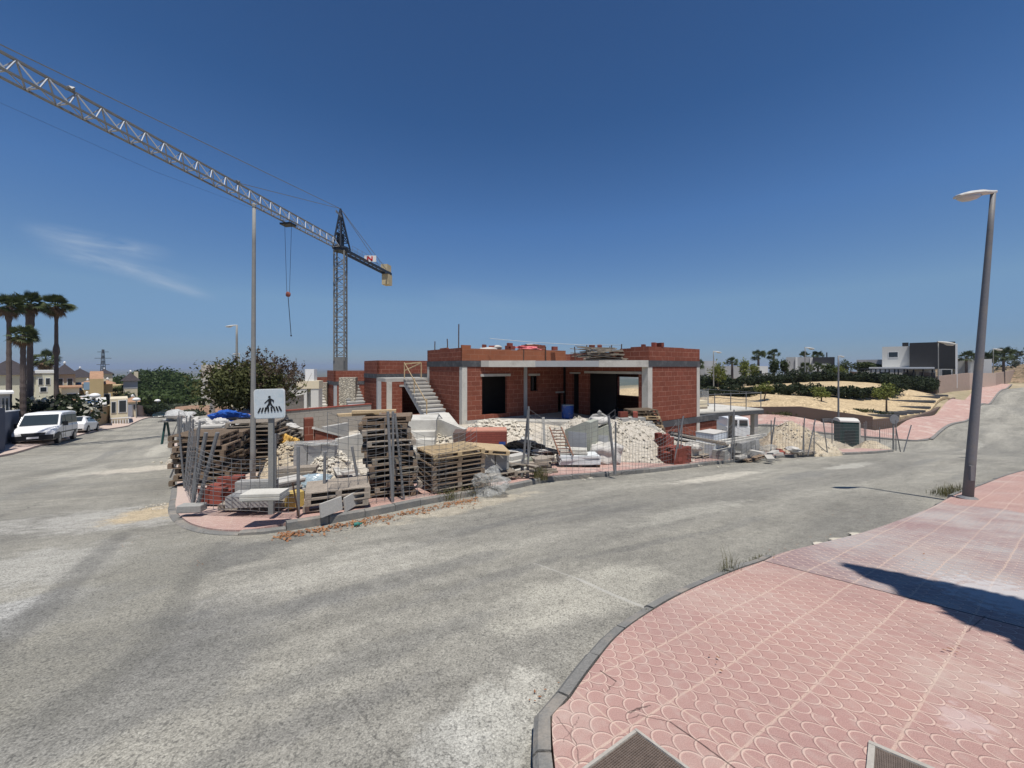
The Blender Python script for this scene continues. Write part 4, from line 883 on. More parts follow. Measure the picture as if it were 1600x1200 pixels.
# ================================================================ CRANE, LAMPS, SIGNS
def truss_chords(mb, pts0, pts1, w): mb.bar(pts0, pts1, w)
def make_crane():
    o = empty('tower_crane', P(532, 577, 55), 0, 'tall tower crane with a pale lattice jib reaching over the street', 'crane')
    J = Vector((-.144, -.9896, 0)); Q = Vector((.9896, -.144, 0)); zj = 17.2
    w = .68; M0 = Matrix.Rotation(R(8), 4, 'Z'); mb = MB()
    for sx in (-1, 1):
        for sy in (-1, 1): mb.bar((sx*w, sy*w, 1.2), (sx*w, sy*w, zj-.3), .17, M=M0)
    mb.build('mast_legs', CRMAST, o)
    mb = MB(); z = 2.; k = 0
    while z < zj-1.4:
        for a, b in (((-w, -w), (w, -w)), ((w, -w), (w, w)), ((w, w), (-w, w)), ((-w, w), (-w, -w))):
            mb.bar((*a, z), (*b, z+1.1), .08, M=M0) if k % 2 else mb.bar((*b, z), (*a, z+1.1), .08, M=M0)
            mb.bar((*a, z), (*b, z), .07, M=M0)
        z += 1.1; k += 1
    mb.build('mast_lattice', CRMAST, o)
    box_part('cab_section', o, CRMAST, (-.72, -.72, -1.5, .72, .72, 1.75)); box_part('base_section', o, CONCD, (-.6, -.6, -6, .6, .6, -1.5))
    # slewing ring and tower head
    mb = MB(); mb.lathe([(0, zj-.35), (.95, zj-.35), (.95, zj), (1.1, zj), (1.1, zj+.25), (0, zj+.25)], 16); mb.build('slewing_ring', CRDARK, o)
    top = Vector((0, 0, 23.0)); mb = MB()
    base = [J*.9+Q*.6, J*.9-Q*.6, -J*1.5+Q*.6, -J*1.5-Q*.6]
    for b in base: mb.bar(b+Vector((0, 0, zj+.2)), top, .17)
    for t in (.18, .34, .5, .64, .78):
        pts = [(b+Vector((0, 0, zj+.2))).lerp(top, t) for b in base]; pts2 = [(b+Vector((0, 0, zj+.2))).lerp(top, t+.15) for b in base]
        for i, j in ((0, 1), (1, 3), (3, 2), (2, 0)): mb.bar(pts[i], pts[j], .09); mb.bar(pts[i], pts2[j], .08)
    mb.build('tower_peak', CRDARK, o)
    box_part('control_box', o, BLACKM, (-.35, -.4, zj+.3, .35, .4, zj+2.2))
    # jib: one upper chord, two lower chords
    L = 46.; n = 32; hh = 1.2; hw = .52; mb = MB(); mc = MB()
    def jp(s, y, z): return J*s + Q*y + Vector((0, 0, zj+z+.06))
    s0 = 1.1; mb.bar(jp(s0, hw, 0), jp(L, hw, 0), .12); mb.bar(jp(s0, -hw, 0), jp(L, -hw, 0), .12); mb.bar(jp(s0, 0, hh), jp(L, 0, hh), .14); mb.build('jib_chords', CRDARK if False else CRMAST, o)
    for i in range(n):
        a = s0+(L-s0)*i/n; b = s0+(L-s0)*(i+1)/n; m = (a+b)/2
        for y in (hw, -hw): mc.bar(jp(a, y, 0), jp(m, 0, hh), .08); mc.bar(jp(m, 0, hh), jp(b, y, 0), .06)
        mc.bar(jp(a, -hw, 0), jp(a, hw, 0), .07); mc.bar(jp(a, -hw, 0), jp(b, hw, 0), .045)
    mc.build('jib_lattice', CRGREY, o)
    # counter jib
    mb = MB()
    for y in (-.55, .55): mb.bar(jp(-1, y, -.1), jp(-14.9, y, -.1), .16, .42)
    for i in range(11): mb.bar(jp(-1.5-i*1.3, -.5, -.05), jp(-1.5-i*1.3, .5, -.05), .1)
    mb.build('counter_jib', CRDARK, o)
    mb = MB()
    for i in range(8):
        for y in (-.6, .6): mb.bar(jp(-2-i*1.4, y, .1), jp(-2-i*1.4, y, 1.0), .03)
    for y in (-.6, .6): mb.bar(jp(-2, y, 1.0), jp(-11.8, y, 1.0), .03); mb.bar(jp(-2, y, .55), jp(-11.8, y, .55), .025)
    mb.build('walkway_railing', STEEL, o)
    for s, z0, z1, m in ((-13.9, .13, 1.3, CREAM), (-14.3, -2.2, -.33, CREAM)):
        mb = MB(); a = Matrix.Translation(jp(s, 0, 0)) @ Matrix.Rotation(math.atan2(J.y, J.x), 4, 'Z'); mb.box(-.75, -.62, z0, .75, .62, z1, a); mb.build('counterweight', mat('counterweight_concrete', (.5, .42, .27), .9, .15, 1.), o)
    # maker's plate: white panel with a red letter
    a = Matrix.Translation(jp(-7.2, -.75, 0)) @ Matrix.Rotation(math.atan2(J.y, J.x), 4, 'Z')
    a = Matrix.Translation(jp(-6.8, .85, 0)) @ Matrix.Rotation(R(0), 4, 'Z')
    pl = MB().box(-.95, 0, -.05, .95, .05, .95, a).build('name_plate', WHITE, o)
    RD = mat('red_sign_paint', (.6, .02, .02), .6, .1, 4.)
    mb = MB(); 
    for (x0, z0, x1, z1) in ((-.4, .1, -.4, .82), (.3, .1, .3, .82), (-.4, .82, .3, .1)): mb.bar((x0, -.02, z0), (x1, -.02, z1), .04, .2, up=(1, 0, .3), M=a)
    mb.build('letter', RD, pl)
    # pendant lines
    mb = MB()
    mb.bar(top, jp(17.5, 0, hh), .05); mb.bar(top, jp(36.5, 0, hh), .05)
    for y in (-.45, .45): mb.bar(top, jp(-13.4, y, .2), .05)
    mb.build('pendant_line', CRMAST, o)
    for s in (10.4,):
        tr = MB().box(-.5, -.7, -.3, .5, .7, -.1, Matrix.Translation(jp(s, 0, -.15)) @ Matrix.Rotation(math.atan2(J.y, J.x), 4, 'Z')).build('trolley', BLACKM, o)
    hk = jp(10.4, 0, 0); zb = -(460-HZ)/F*44.7 - P(532, 577, 55).z
    mb = MB(); 
    for y in (-.28, .28): mb.bar(hk+Q*y*1.6, Vector((hk.x, hk.y, zb))+Q*y*.6, .028)
    mb.build('hoist_rope', BLACKM, o)
    mb = MB(); c = Vector((hk.x, hk.y, zb)); mb.blob(c, (.3, .16, .32), 3, .1, 2); hkb = mb.build('hook_block', mat('hook_red_brown', (.25, .08, .06), .7, .2), o)
    mb = MB(); mb.bar(c-Vector((0, 0, .3)), c+Vector((.35, 0, -4.8)), .05); mb.blob(c+Vector((.35, 0, -4.8)), (.1, .1, .12), 1, .1, 1); mb.build('chain_sling', BLACKM, o)
    for s in (17.4, 30.2): MB().blob(jp(s, 0, hh+.1), (.35, .2, .18), int(s), .1, 1).build('chord_fitting', STEEL, o)
    MB().bar(jp(0, .2, 4.6), jp(1.9, .5, 4.65), .06, .3).build('wind_vane', STEEL, o)
    # thin dark rope hanging below the jib toward its tip
    mb = MB(); mb.tube([jp(14.5, 0, -.4), jp(25, 0, -1.5), jp(35, 0, -1.8), jp(46, 0, -1.6)], .008, 4); mb.build('trailing_rope', CRDARK, o)
make_crane()
LG = 'tall street lamps'
def street_lamp(base, hh, rb, rt, head_dir, head_len, label, lean=(0, 0), m=POLEM, group=None, head=True, hs=1., door=True, cap=False):
    o = empty('street_lamp', base, 0, label, 'street lamp', group); tx, ty = lean
    mb = MB(); K = 8; pts = [(tx*(i/K)**1., ty*(i/K), hh*i/K) for i in range(K+1)]; mb.tube(pts, [rb+(rt-rb)*i/K for i in range(K+1)], 14); mb.build('pole', m, o, smooth=True)
    if door:
        mb = MB(); mb.lathe([(0, 0), (rb*1.9, 0), (rb*1.9, .015), (rb*1.1, .05)], 14); mb.box(-rb*.5, -rb*1.06, .35, rb*.5, -rb*.6, .62) if rb > .04 else None; mb.build('base_plate', m, o)
    if head:
        a = math.atan2(head_dir[1], head_dir[0]); M = Matrix.Translation((tx, ty, hh)) @ Matrix.Rotation(a, 4, 'Z') @ Matrix.Rotation(R(9), 4, 'Y'); l = head_len
        # tapering shell seen from below: neck, flat canopy, glass bowl under the front half
        secs = [(-.06, .035, -.035, .03), (.04, .04, -.04, .04), (.22, .07, -.04, .06), (.45, .125, -.045, .075), (.72, .15, -.045, .07), (.92, .12, -.03, .05), (1.0, .06, -.01, .03)]
        def loft(secs, k=10, x0=1.):
            vs = []; fs = []
            for (x, w, zl, zh) in secs:
                for i in range(k):
                    t = 2*pi*i/k; c, s = cos(t), sin(t); vs.append((x*l, w*l*1.15*(abs(c)**.7)*(1 if c > 0 else -1), (zh if s > 0 else -zl)*l*(abs(s)**.8)*(1 if s > 0 else -1)))
            for j in range(len(secs)-1):
                for i in range(k): fs.append((j*k+i, j*k+(i+1) % k, (j+1)*k+(i+1) % k, (j+1)*k+i))
            fs += [tuple(range(k))[::-1], tuple((len(secs)-1)*k+i for i in range(k))]; return vs, fs
        mb = MB(); mb.add(*loft(secs), M=M); hd = mb.build('lamp_head', LAMPG if False else OFFW, o, smooth=False)
        secs2 = [(.40, .03, -.04, .0), (.46, .09, -.1, .0), (.6, .125, -.14, .0), (.78, .125, -.13, .0), (.92, .08, -.08, .0), (.97, .03, -.03, .0)]
        mb = MB(); mb.add(*loft(secs2), M=M); mb.build('glass_bowl', LAMPG, hd, smooth=True)
    elif cap:
        mb = MB(); mb.lathe([(rt, 0), (rt*1.2, .0), (rt*1.2, .06), (rt*.6, .1)], 10, Matrix.Translation((tx, ty, hh))); mb.build('cap', m, o)
    return o
b0 = at(1512, 779, OFFN)
top = P(1552, 300, b0.y-.05)
street_lamp(b0, top.z-b0.z, .074, .036, (-1, -.12, 0), .78, 'tall grey leaning street lamp on the near pink pavement', lean=(top.x-b0.x, top.y-b0.y))
b1 = at(395, 738, .3); ht = -(324-HZ)/F*b1.y - b1.z
street_lamp(b1-Vector((0, 0, .3)), ht+.3, .062, .036, (0, 1), .7, 'tall weathered grey lamp pole rising among the pallets beside the traffic sign', lean=(P(397, 324, b1.y).x-b1.x, 0), m=POLEG, head=False, cap=True)
b2 = G(370, 24, 0); street_lamp(b2, -(508-HZ)/F*24-b2.z, .09, .055, (-1, -.1), .66, 'grey street lamp with a white head rising behind the big bush', m=POLEG)
b2 = G(374, 42, 0); street_lamp(b2, -(552-HZ)/F*42-b2.z, .08, .05, (-1, -.1), .7, 'distant street lamp whose head shows just above the bush', m=POLEG)
b3 = G(1640, 15.6, OFFN); street_lamp(b3, -(506-HZ)/F*15.6-b3.z, .09, .05, (-1, -.1), 1.05, 'street lamp past the right edge, only its head in view', m=POLEM)
for px, d, py, hl_, lab, hd in ((1310, 29.5, 556, .55, 'slim dark street lamp rising behind the green portable toilet', (1, .2)), (1258, 62, 543, 1.5, 'far street lamp beyond the hedges near the grey villa', (1, 0)), (1115, 58, 549, 1.2, 'far street lamp just right of the brick villa', (1, 0)), (1466, 60, 534, 2.6, 'street lamp in front of the black-clad villa', (1, 0)), (1552, 78, 545, 1.8, 'far street lamp above the palms at the right road', (1, 0))):
    b = G(px, d); street_lamp(b, -(py-HZ)/F*d-b.z, .07 if d < 40 else .085, .05 if d < 40 else .06, hd, hl_, lab, m=POLEM if d < 40 else POLEG, door=False, group='slim far street lamps')
def globe_lamp(px, d, py, label):
    b = G(px, d, .1); hh = -(py-HZ)/F*d-b.z; o = empty('globe_lamp', b, 0, label, 'street lamp', 'white mushroom street lamps down the left street')
    mb = MB(); mb.tube([(0, 0, 0), (0, 0, hh-.2)], .06, 8); mb.build('pole', POLEG, o); mb = MB(); mb.lathe([(0, -.25), (.1, -.25), (.42, -.08), (.40, .05), (.22, .2), (0, .24)], 14, Matrix.Translation((0, 0, hh))); mb.build('lamp_shade', WHITE, o, smooth=True)
globe_lamp(148, 37, 618, 'white mushroom street lamp before the ochre garden wall'); globe_lamp(213, 50, 624, 'white mushroom street lamp further down the left street'); globe_lamp(246, 64, 626, 'small far mushroom lamp between the dark trees')
# pedestrian crossing sign
def make_sign():
    b = at(424, 803, OFFS+.02); d = b.y; o = empty('crossing_sign', b, R(4), 'white square pedestrian crossing sign on a grey steel post', 'traffic sign')
    hh = -(655-HZ)/F*d-b.z; mb = MB(); mb.box(-.035, -.02, 0, .035, .02, -(648-HZ)/F*d-b.z); mb.build('post', POLEG, o)
    s = 46/F*d; zc = -(630.5-HZ)/F*d-b.z; xo = -.5/F*d
    M = Matrix.Translation((xo, -.03, zc)) @ Matrix.Rotation(R(-1.5), 4, 'Y')
    def rr(w, r, n=5):
        pts = []
        for cx, cy, a0 in ((w/2-r, w/2-r, 0), (-w/2+r, w/2-r, 90), (-w/2+r, -w/2+r, 180), (w/2-r, -w/2+r, 270)):
            for i in range(n+1): t = R(a0+90*i/n); pts.append((cx+r*cos(t), cy+r*sin(t)))
        return pts
    Q = M @ Matrix(((1, 0, 0, 0), (0, 0, 1, 0), (0, 1, 0, 0), (0, 0, 0, 1)))      # (x, z) outline, thickness along y
    sc_ = s*.955
    SG = mat('faded_sign_face', (.54, .60, .62), .45, .06, 3., c2=(.5, .54, .58), dirt=(.34, .46, .52)); RMm = mat('sign_rim', (.66, .68, .67), .4, .05)
    mb = MB(); mb.prism(rr(s, s*.1), -.012, .006, Q); pn = mb.build('panel', RMm, o)
    mb = MB(); mb.prism(rr(s*.95, s*.085), -.016, -.0125, Q); mb.build('face', SG, pn)
    K = mat('sign_black', (.012, .013, .015), .5, .1); mb = MB(); u = s/46
    def X(x): return (x-424)*u*.98
    def Zc(y): return -(y-630.5)*u
    # positions taken in 20ths of a pixel from a 1200 wide enlargement
    def q(x, y): return (((395+x/20)-424.2)*u, -((600+y/20)-631)*u)
    def poly(pts, k=0): mb.prism([q(*p) for p in pts], -.0205-.0006*k, -.0168, Q)
    circ = [(595+38*cos(t*pi/6), 405+34*sin(t*pi/6)) for t in range(12)]
    poly(circ); poly([(565, 470), (600, 448), (632, 450), (652, 500), (648, 600), (650, 625), (560, 625), (562, 540)], 1)
    poly([(572, 465), (560, 500), (545, 530), (462, 600), (440, 590), (520, 510)], 2); poly([(630, 450), (700, 492), (730, 520), (725, 575), (700, 580), (698, 535), (645, 500)], 3)
    poly([(562, 600), (620, 625), (575, 680), (530, 740), (505, 800), (478, 792), (505, 700), (540, 640)], 4); poly([(600, 612), (650, 600), (690, 680), (735, 722), (705, 745), (665, 710), (618, 640)], 5)
    for i, (x0, x1) in enumerate(((325, 255), (405, 355), (485, 455), (560, 555), (645, 655), (720, 750), (795, 845), (875, 940))):
        y0 = 735-i*5; y1 = 880-i*5; poly([(x0-19, y0), (x0+15, y0), (x1+22, y1), (x1-22, y1)], 6)
    mb.build('pictogram', K, pn)
    mb = MB(); mb.box(-.05, -.024, zc-.08, .05, .0, zc-.05); mb.box(-.05, -.024, zc+.08, .05, .0, zc+.11); mb.build('clamp', STEEL, o)
    # companion post strapped in front
    return o
make_sign()
b = at(428, 790, OFFS); mb = MB(); mb.box(-.035, -.025, 0, .035, .025, -(678-HZ)/F*b.y-b.z); o = mb.build('steel_channel_post', STEEL, loc=b, rz=.3); tag(o, 'bare steel channel post standing right behind the sign post', 'post')
# round disc sign at the right junction, seen from behind
b = at(1396, 703, OFFS-.1); o = empty('round_sign', b, 0, 'round grey traffic sign seen from behind at the far junction', 'traffic sign'); d = b.y; zc = -(655-HZ)/F*d-b.z
mb = MB(); mb.tube([(0, 0, 0), (0, 0, zc)], .045, 8); mb.build('post', POLEG, o); mb = MB(); mb.lathe([(0, -.01), (.29, -.01), (.29, .01), (0, .01)], 20, Matrix.Translation((0, -.06, zc)) @ Matrix.Rotation(R(90), 4, 'X')); mb.build('disc', STEEL, o)
# cylindrical advertising tower by the bush
b = G(350, 30, -.2); d = 30.; o = empty('advertising_column', b, 0, 'peeling white cylindrical advertising column half hidden by the bush', 'advertising column'); r = 28/F*d; z0 = -(620-HZ)/F*d-b.z; z1 = -(570-HZ)/F*d-b.z
mb = MB(); mb.lathe([(0, z0), (r, z0), (r, z1), (0, z1)], 28); mb.build('drum', PEEL, o, smooth=False)
mb = MB(); 
for x in (-.9, .9): MB().box(x-.12, -.12, 0, x+.12, .12, z0-.202).build('leg', OFFW, o)
mb.box(-1.2, -.15, z0-.2, 1.2, .15, z0-.002); mb.build('cross_beam', OFFW, o)
mb = MB(); 
for k_, (ch) in enumerate((((0, .5, .5, .5), (.25, 0, .25, .5)), ((0, 0, .2, .5), (.2, .5, .4, 0), (.1, .2, .3, .2)), ((0, 0, 0, .5), (0, .5, .3, .38), (.3, .38, 0, .25), (0, .25, .32, .12), (.32, .12, 0, 0)))):
    for (x0, y0, x1, y1) in ch:
        def cp_(x, y): 
            a = -1.95+ (k_*.55+x)*.5; return Vector((cos(a)*(r+.02), sin(a)*(r+.02), z0+.75+y*.9))
        mb.bar(cp_(x0, y0), cp_(x1, y1), .07, .03)
mb.build('lettering', CONCD, o)
# lattice pylon far away
b = G(161, 420); d = 420; o = empty('electricity_pylon', (b.x, b.y, -50), 0, 'distant grey lattice electricity pylon above the treetops', 'pylon'); zt = -(546-HZ)/F*d+50; mb = MB()
for sx in (-1, 1):
    for sy in (-1, 1): mb.bar((sx*3, sy*3, 0), (sx*.5, sy*.5, zt), .45)
for i in range(12):
    t = i/12; t2 = (i+1)/12; w0 = 3-2.5*t; w1 = 3-2.5*t2
    for sy in (-1, 1): mb.bar((-w0, sy*w0, zt*t), (w1, sy*w1, zt*t2), .28); mb.bar((w0, sy*w0, zt*t), (-w1, sy*w1, zt*t2), .28)
mb.build('lattice', CONCD, o); mb = MB()
for z, l in ((zt*.96, 6), (zt*.86, 9), (zt*.76, 7)): mb.bar((-l, 0, z), (l, 0, z), .5)
mb.build('cross_arm', CONCD, o)
# manhole grates in the near pavement
def grate(corners, label, rim=.035):
    ps = [at(*c, OFFN) for c in corners]; o0 = ps[0]; u = (ps[1]-ps[0]); v_ = (ps[3]-ps[0]); nrm = u.cross(v_).normalized()
    if nrm.z < 0: nrm = -nrm
    ux = u.normalized(); vx = (v_ - ux*v_.dot(ux)).normalized(); M = Matrix((( *ux, 0), (*vx, 0), (*nrm, 0), (0, 0, 0, 1))).transposed(); M.translation = o0; lu = u.length; lv = v_.dot(vx)
    o = bpy.data.objects.new('drain_cover', None); col.objects.link(o); o.matrix_basis = M; tag(o, label, 'drain cover', 'drain covers in the near pavement')
    mb = MB(); t = rim; z1 = .012; mb.box(-t, -t, -.05, lu+t, 0, z1); mb.box(-t, lv, -.05, lu+t, lv+t, z1); mb.box(-t, 0.001, -.05, 0, lv-.001, z1-.001); mb.box(lu, 0.001, -.05, lu+t, lv-.001, z1-.001)
    mb.build('frame', KERBL, o)
    GR = mat('rusty_grate_steel', (.19, .15, .125), .8, .25, 9., metal=.3, c2=(.12, .095, .08)); mb = MB(); n = 30; m_ = 30
    for i in range(n): x = lu*(i+.5)/n; mb.box(x-.0017, 0, -.012, x+.0017, lv, .006)
    for i in range(m_): y = lv*(i+.5)/m_; mb.box(0, y-.0014, -.012, lu, y+.0014, .0045)
    mb.build('grille', GR, o); mb = MB(); mb.box(0, 0, -.04, lu, lv, -.013); mb.build('plate', mat('pale_dirt_plate', (.2, .15, .13), .9, .3, 12.), o)
grate(((995, 1147), (1085, 1215), (985, 1290), (885, 1215)), 'square grated drain cover nearest the kerb', .012)
grate(((1368, 1170), (1450, 1205), (1400, 1290), (1318, 1240)), 'square grated drain cover with a cement rim, further right', .02)
# ================================================================ BUILDING MATERIALS ON THE SITE
rg = random.Random(21)
def pallet_mesh(L=1.05, Wd=.84, hh=.122):
    mb = MB(); r = random.Random(1)
    for i in range(8): y = -Wd/2+.05+(Wd-.1)*i/7; mb.cbox((0, y+r.uniform(-.004, .004), hh-.009), (L, .075, .017))
    for x in (-L/2+.04, 0, L/2-.04): mb.cbox((x, 0, hh-.03), (.09, Wd-.01, .02))
    for x in (-L/2+.04, 0, L/2-.04):
        for y in (-Wd/2+.04, 0, Wd/2-.04): mb.cbox((x, y, .053), (.088, .08, .072))
    for y in (-Wd/2+.04, 0, Wd/2-.04): mb.cbox((0, y, .009), (L, .08, .016))
    return mb
PROT = {}
def proto(key, maker, mat_, name, auto=None):
    if key not in PROT:
        o = maker().build(name, mat_, auto=auto); PROT[key] = o; o['_fresh'] = 1
    return PROT[key]
def put(key, maker, mat_, name, loc, rz, label, cat, group, tilt=(0, 0), scale=None, auto=None):
    p = proto(key, maker, mat_, name, auto)
    if p.get('_fresh'): del p['_fresh']; o = p
    else: o = copy_tree(p)
    tag(o, label, cat, group); o.location = loc; o.rotation_euler = (tilt[0], tilt[1], rz)
    if scale: o.scale = scale if isinstance(scale, tuple) else (scale,)*3
    return o
POS = ['lowest', 'second', 'third', 'fourth', 'fifth', 'sixth', 'seventh', 'eighth', 'ninth', 'tenth', 'eleventh', 'twelfth', 'thirteenth', 'fourteenth', 'fifteenth', 'sixteenth', 'seventeenth']
def pallet_stack(loc, rz, n, desc, hh=.122, L=1.05, Wd=.84, jig=.05, mats=('WOOD',), lean=(0, 0), ang=.06, seed=0, topw=None):
    r = random.Random(seed); grp = 'pallets of the ' + desc
    for i in range(n):
        k = mats[i % len(mats)] if isinstance(mats, tuple) else mats; m = {'WOOD': WOOD, 'WOODG': WOODG, 'WOODN': WOODN}[k]
        if topw and i >= n-topw: k = 'WOODN'; m = WOODN
        key = ('pal', k, L, Wd, hh)
        pos = 'topmost' if i == n-1 else POS[i]+'-lowest' if i else 'lowest'
        x = loc[0]+r.uniform(-jig, jig)+lean[0]*i; y = loc[1]+r.uniform(-jig, jig)+lean[1]*i
        put(key, lambda: pallet_mesh(L, Wd, hh*.975), m, 'pallet', (x, y, loc[2]+i*hh), rz+r.uniform(-ang, ang) + (pi if r.random() < .5 else 0), '%s wooden pallet of the %s' % (pos, desc), 'pallet', grp, tilt=(r.uniform(-.022, .022), r.uniform(-.022, .022)))
KD1 = R(50); KD2 = R(36)
def LAYER(l, z, n):
    w_ = 'top' if z == n-1 else 'bottom' if z == 0 else POS[z]
    return (w_+'-layer '+l) if n > 1 else l
def top(px, py, d): return P(px, py, d)
# tall leaning stack, two side by side jumbled
b = at(606, 776, OFFS); n = 14; pitch = ((776-652)/F*b.y)/n
hz = b.z
pallet_stack((b.x, b.y+.32, b.z), KD2-.25, n, 'tall leaning stack on the pavement', hh=pitch, L=.86, Wd=.74, jig=.06, mats=('WOOD', 'WOODG', 'WOOD', 'WOOD', 'WOODG'), lean=(-.010, 0), ang=.17, seed=4)
for px, w, dz, a in ((560, .75, .0, .25), (585, .8, .05, -.05)):
    t = P(px, 651, b.y+.25); pl = MB().cbox((0, 0, 0), (w, .14, .05)).build('plank', WOODN, loc=(t.x, t.y, hz+n*pitch+.03+dz), rz=KD2+a-.3); tag(pl, 'fresh yellow plank on top of the tall pallet stack, %s' % ('jutting out to the left' if px == 560 else 'the upper of the two'), 'plank')
# wide stack
b = at(700, 768, OFFS); nw = 8; pitch = ((757-704)/F*(b.y+.3))/nw*1.12
pallet_stack((b.x-.02, b.y+.42, b.z), KD1-.32, nw, 'wide brown stack left of the plastic film', hh=pitch, L=1.12, Wd=.98, jig=.012, mats=('WOOD', 'WOODG', 'WOOD'), ang=.02, seed=2, topw=1)
# fresh pallet tilted on grey block pack
def block_pack(loc, rz, nx, ny, nz, dx, dy, dz, m, key, name, label, cat, grp, skip=0, jig=.01, gap=.012, auto=None):
    k = 0; tot = nx*ny*nz
    for z in range(nz):
        for x in range(nx):
            for y in range(ny):
                if z == nz-1 and rg.random() < skip: continue
                vis = True
                if not (x in (0, nx-1) or y in (0, ny-1) or z == nz-1): continue
                q = Vector(((x-(nx-1)/2)*(dx+gap)+rg.uniform(-jig, jig), (y-(ny-1)/2)*(dy+gap)+rg.uniform(-jig, jig), (z)*(dz+.003)))
                q = Vector(loc)+Matrix.Rotation(rz, 3, 'Z') @ q
                put(key, lambda: MB().box(-dx/2, -dy/2, 0, dx/2, dy/2, dz), m, name, q, rz+rg.uniform(-.03, .03), LAYER(label, z, nz), cat, grp, auto=auto)
def hollow(dx, dy, dz, nx=3, th=.012):
    mb = MB(); mb.box(-dx/2, -dy/2, 0, dx/2, -dy/2+th, dz); mb.box(-dx/2, dy/2-th, 0, dx/2, dy/2, dz)
    mb.box(-dx/2, -dy/2+th, 0, dx/2, dy/2-th, th); mb.box(-dx/2, -dy/2+th, dz-th, dx/2, dy/2-th, dz)
    for i in range(1, nx): y = -dy/2+dy*i/nx; mb.box(-dx/2, y-th/2, th, dx/2, y+th/2, dz-th)
    mb.box(-dx/2, -dy/2+th, dz/2-th/2, dx/2, dy/2-th, dz/2+th/2); return mb
b = at(757, 758, OFFS); block_pack((b.x+.1, b.y+.75, b.z+.14), KD1-.3, 2, 2, 2, .36, .2, .2, BLOCK, 'blk', 'concrete_block', 'grey concrete block in the dark pack under the tilted fresh pallet', 'block', 'grey blocks under the fresh pallet')
put(('pal', 'WOODG', 1., .8, .12), lambda: pallet_mesh(1., .8, .12), WOODG, 'pallet', (b.x+.1, b.y+.75, b.z+.0), KD1-.3, 'grey pallet under the dark concrete blocks beside the film', 'pallet', 'single pallets lying about')
put(('pal', 'WOODN', .9, .75, .1), lambda: pallet_mesh(.9, .75, .1), WOODN, 'pallet', (b.x+.02, b.y+.7, b.z+.60), KD1-.62, 'fresh yellow pallet lying tilted on dark concrete blocks', 'pallet', 'single pallets lying about', tilt=(.02, .12))
# left rear stacks behind the fence
for (px, py, d, n_, rz, desc, m, L) in ((325, 752, 9.3, 9, .3, 'dark brown stack behind the left fence', ('WOOD', 'WOOD'), 1.05), (352, 735, 10.6, 9, .35, 'second dark stack behind the left fence', ('WOOD', 'WOODG'), 1.0), (405, 716, 11.4, 11, .18, 'grey stack behind the lamp pole', ('WOODG', 'WOODG', 'WOOD'), 1.25), (437, 706, 12.2, 8, .2, 'stack right behind the traffic sign', ('WOODG',), 1.0), (318, 715, 12.4, 8, .5, 'far stack at the left street fence', ('WOOD', 'WOODG'), 1.0)):
    b = G(px, d, .14); pallet_stack(b, rz, n_, desc, hh=.125, L=L, Wd=.9, jig=.07, mats=m, ang=.16, seed=px)
# pallet with broken boards near the kerb, slabs leaning on it
b = at(506, 800, OFFS); pallet_stack((b.x+.02, b.y+.42, b.z), KD1-.45, 3, 'low broken stack at the kerb under the slabs', hh=.1, L=.92, Wd=.66, jig=.02, mats=('WOODG', 'WOODG', 'WOODG'), ang=.05, seed=9)
b2 = at(545, 776, OFFS); pallet_stack((b2.x+.02, b2.y+.35, b2.z), KD1-.4, 2, 'low grey stack right behind the kerb slabs', hh=.1, L=.9, Wd=.66, jig=.03, mats=('WOODG',), ang=.05, seed=12)
for i, (pa, pb, hh, lab) in enumerate((((501, 811), (534, 803), 22, 'pale concrete slab standing on edge at the kerb, left of the two'), ((540, 801), (573, 789), 22, 'pale concrete slab standing on edge at the kerb, right of the two'))):
    a = at(*pa, OFFS)+Vector((0, .03, 0)); c = at(*pb, OFFS)+Vector((0, .03, 0)); L = (c-a).length; mb = MB(); mb.box(0, 0, 0, L, .035, hh/F*a.y, Matrix.Rotation(-.12, 4, 'X')); o = mb.build('concrete_slab', CONC, loc=a, rz=math.atan2(c.y-a.y, c.x-a.x), auto=.004); tag(o, lab, 'slab')
# red bricks near the left corner
def brick_heap(px, py, d, nx, ny, nz, rz, lab, grp, dx=.25, dy=.12, dz=.075, skip=.3, off=OFFS, m=REDB, key='redb', name='hollow_brick'):
    b = G(px, d, off) if d else at(px, py, off); mk = lambda: hollow(dx, dy, dz)
    for z in range(nz):
        for x in range(nx):
            for y in range(ny):
                if z == nz-1 and rg.random() < skip: continue
                if not (x in (0, nx-1) or y in (0, ny-1) or z >= nz-1): continue
                q = Vector(((x-(nx-1)/2)*(dx+.01)+rg.uniform(-.01, .01), (y-(ny-1)/2)*(dy+.008)+rg.uniform(-.004, .004), z*(dz+.002)))
                put((key, dx, dy, dz), mk, m, name, b+Matrix.Rotation(rz, 3, 'Z') @ q, rz+rg.uniform(-.04, .04), LAYER(lab, z, nz), 'brick', grp)
    return b
b = brick_heap(340, 782, 0, 2, 4, 3, -.05, 'red hollow brick in the low stack at the left pavement corner', 'red bricks at the left corner', .2, .085, .085, .2)
brick_heap(360, 773, 0, 2, 3, 4, .1, 'red hollow brick in the taller stack at the left pavement corner', 'taller red bricks at the left corner', .2, .085, .085, .4)
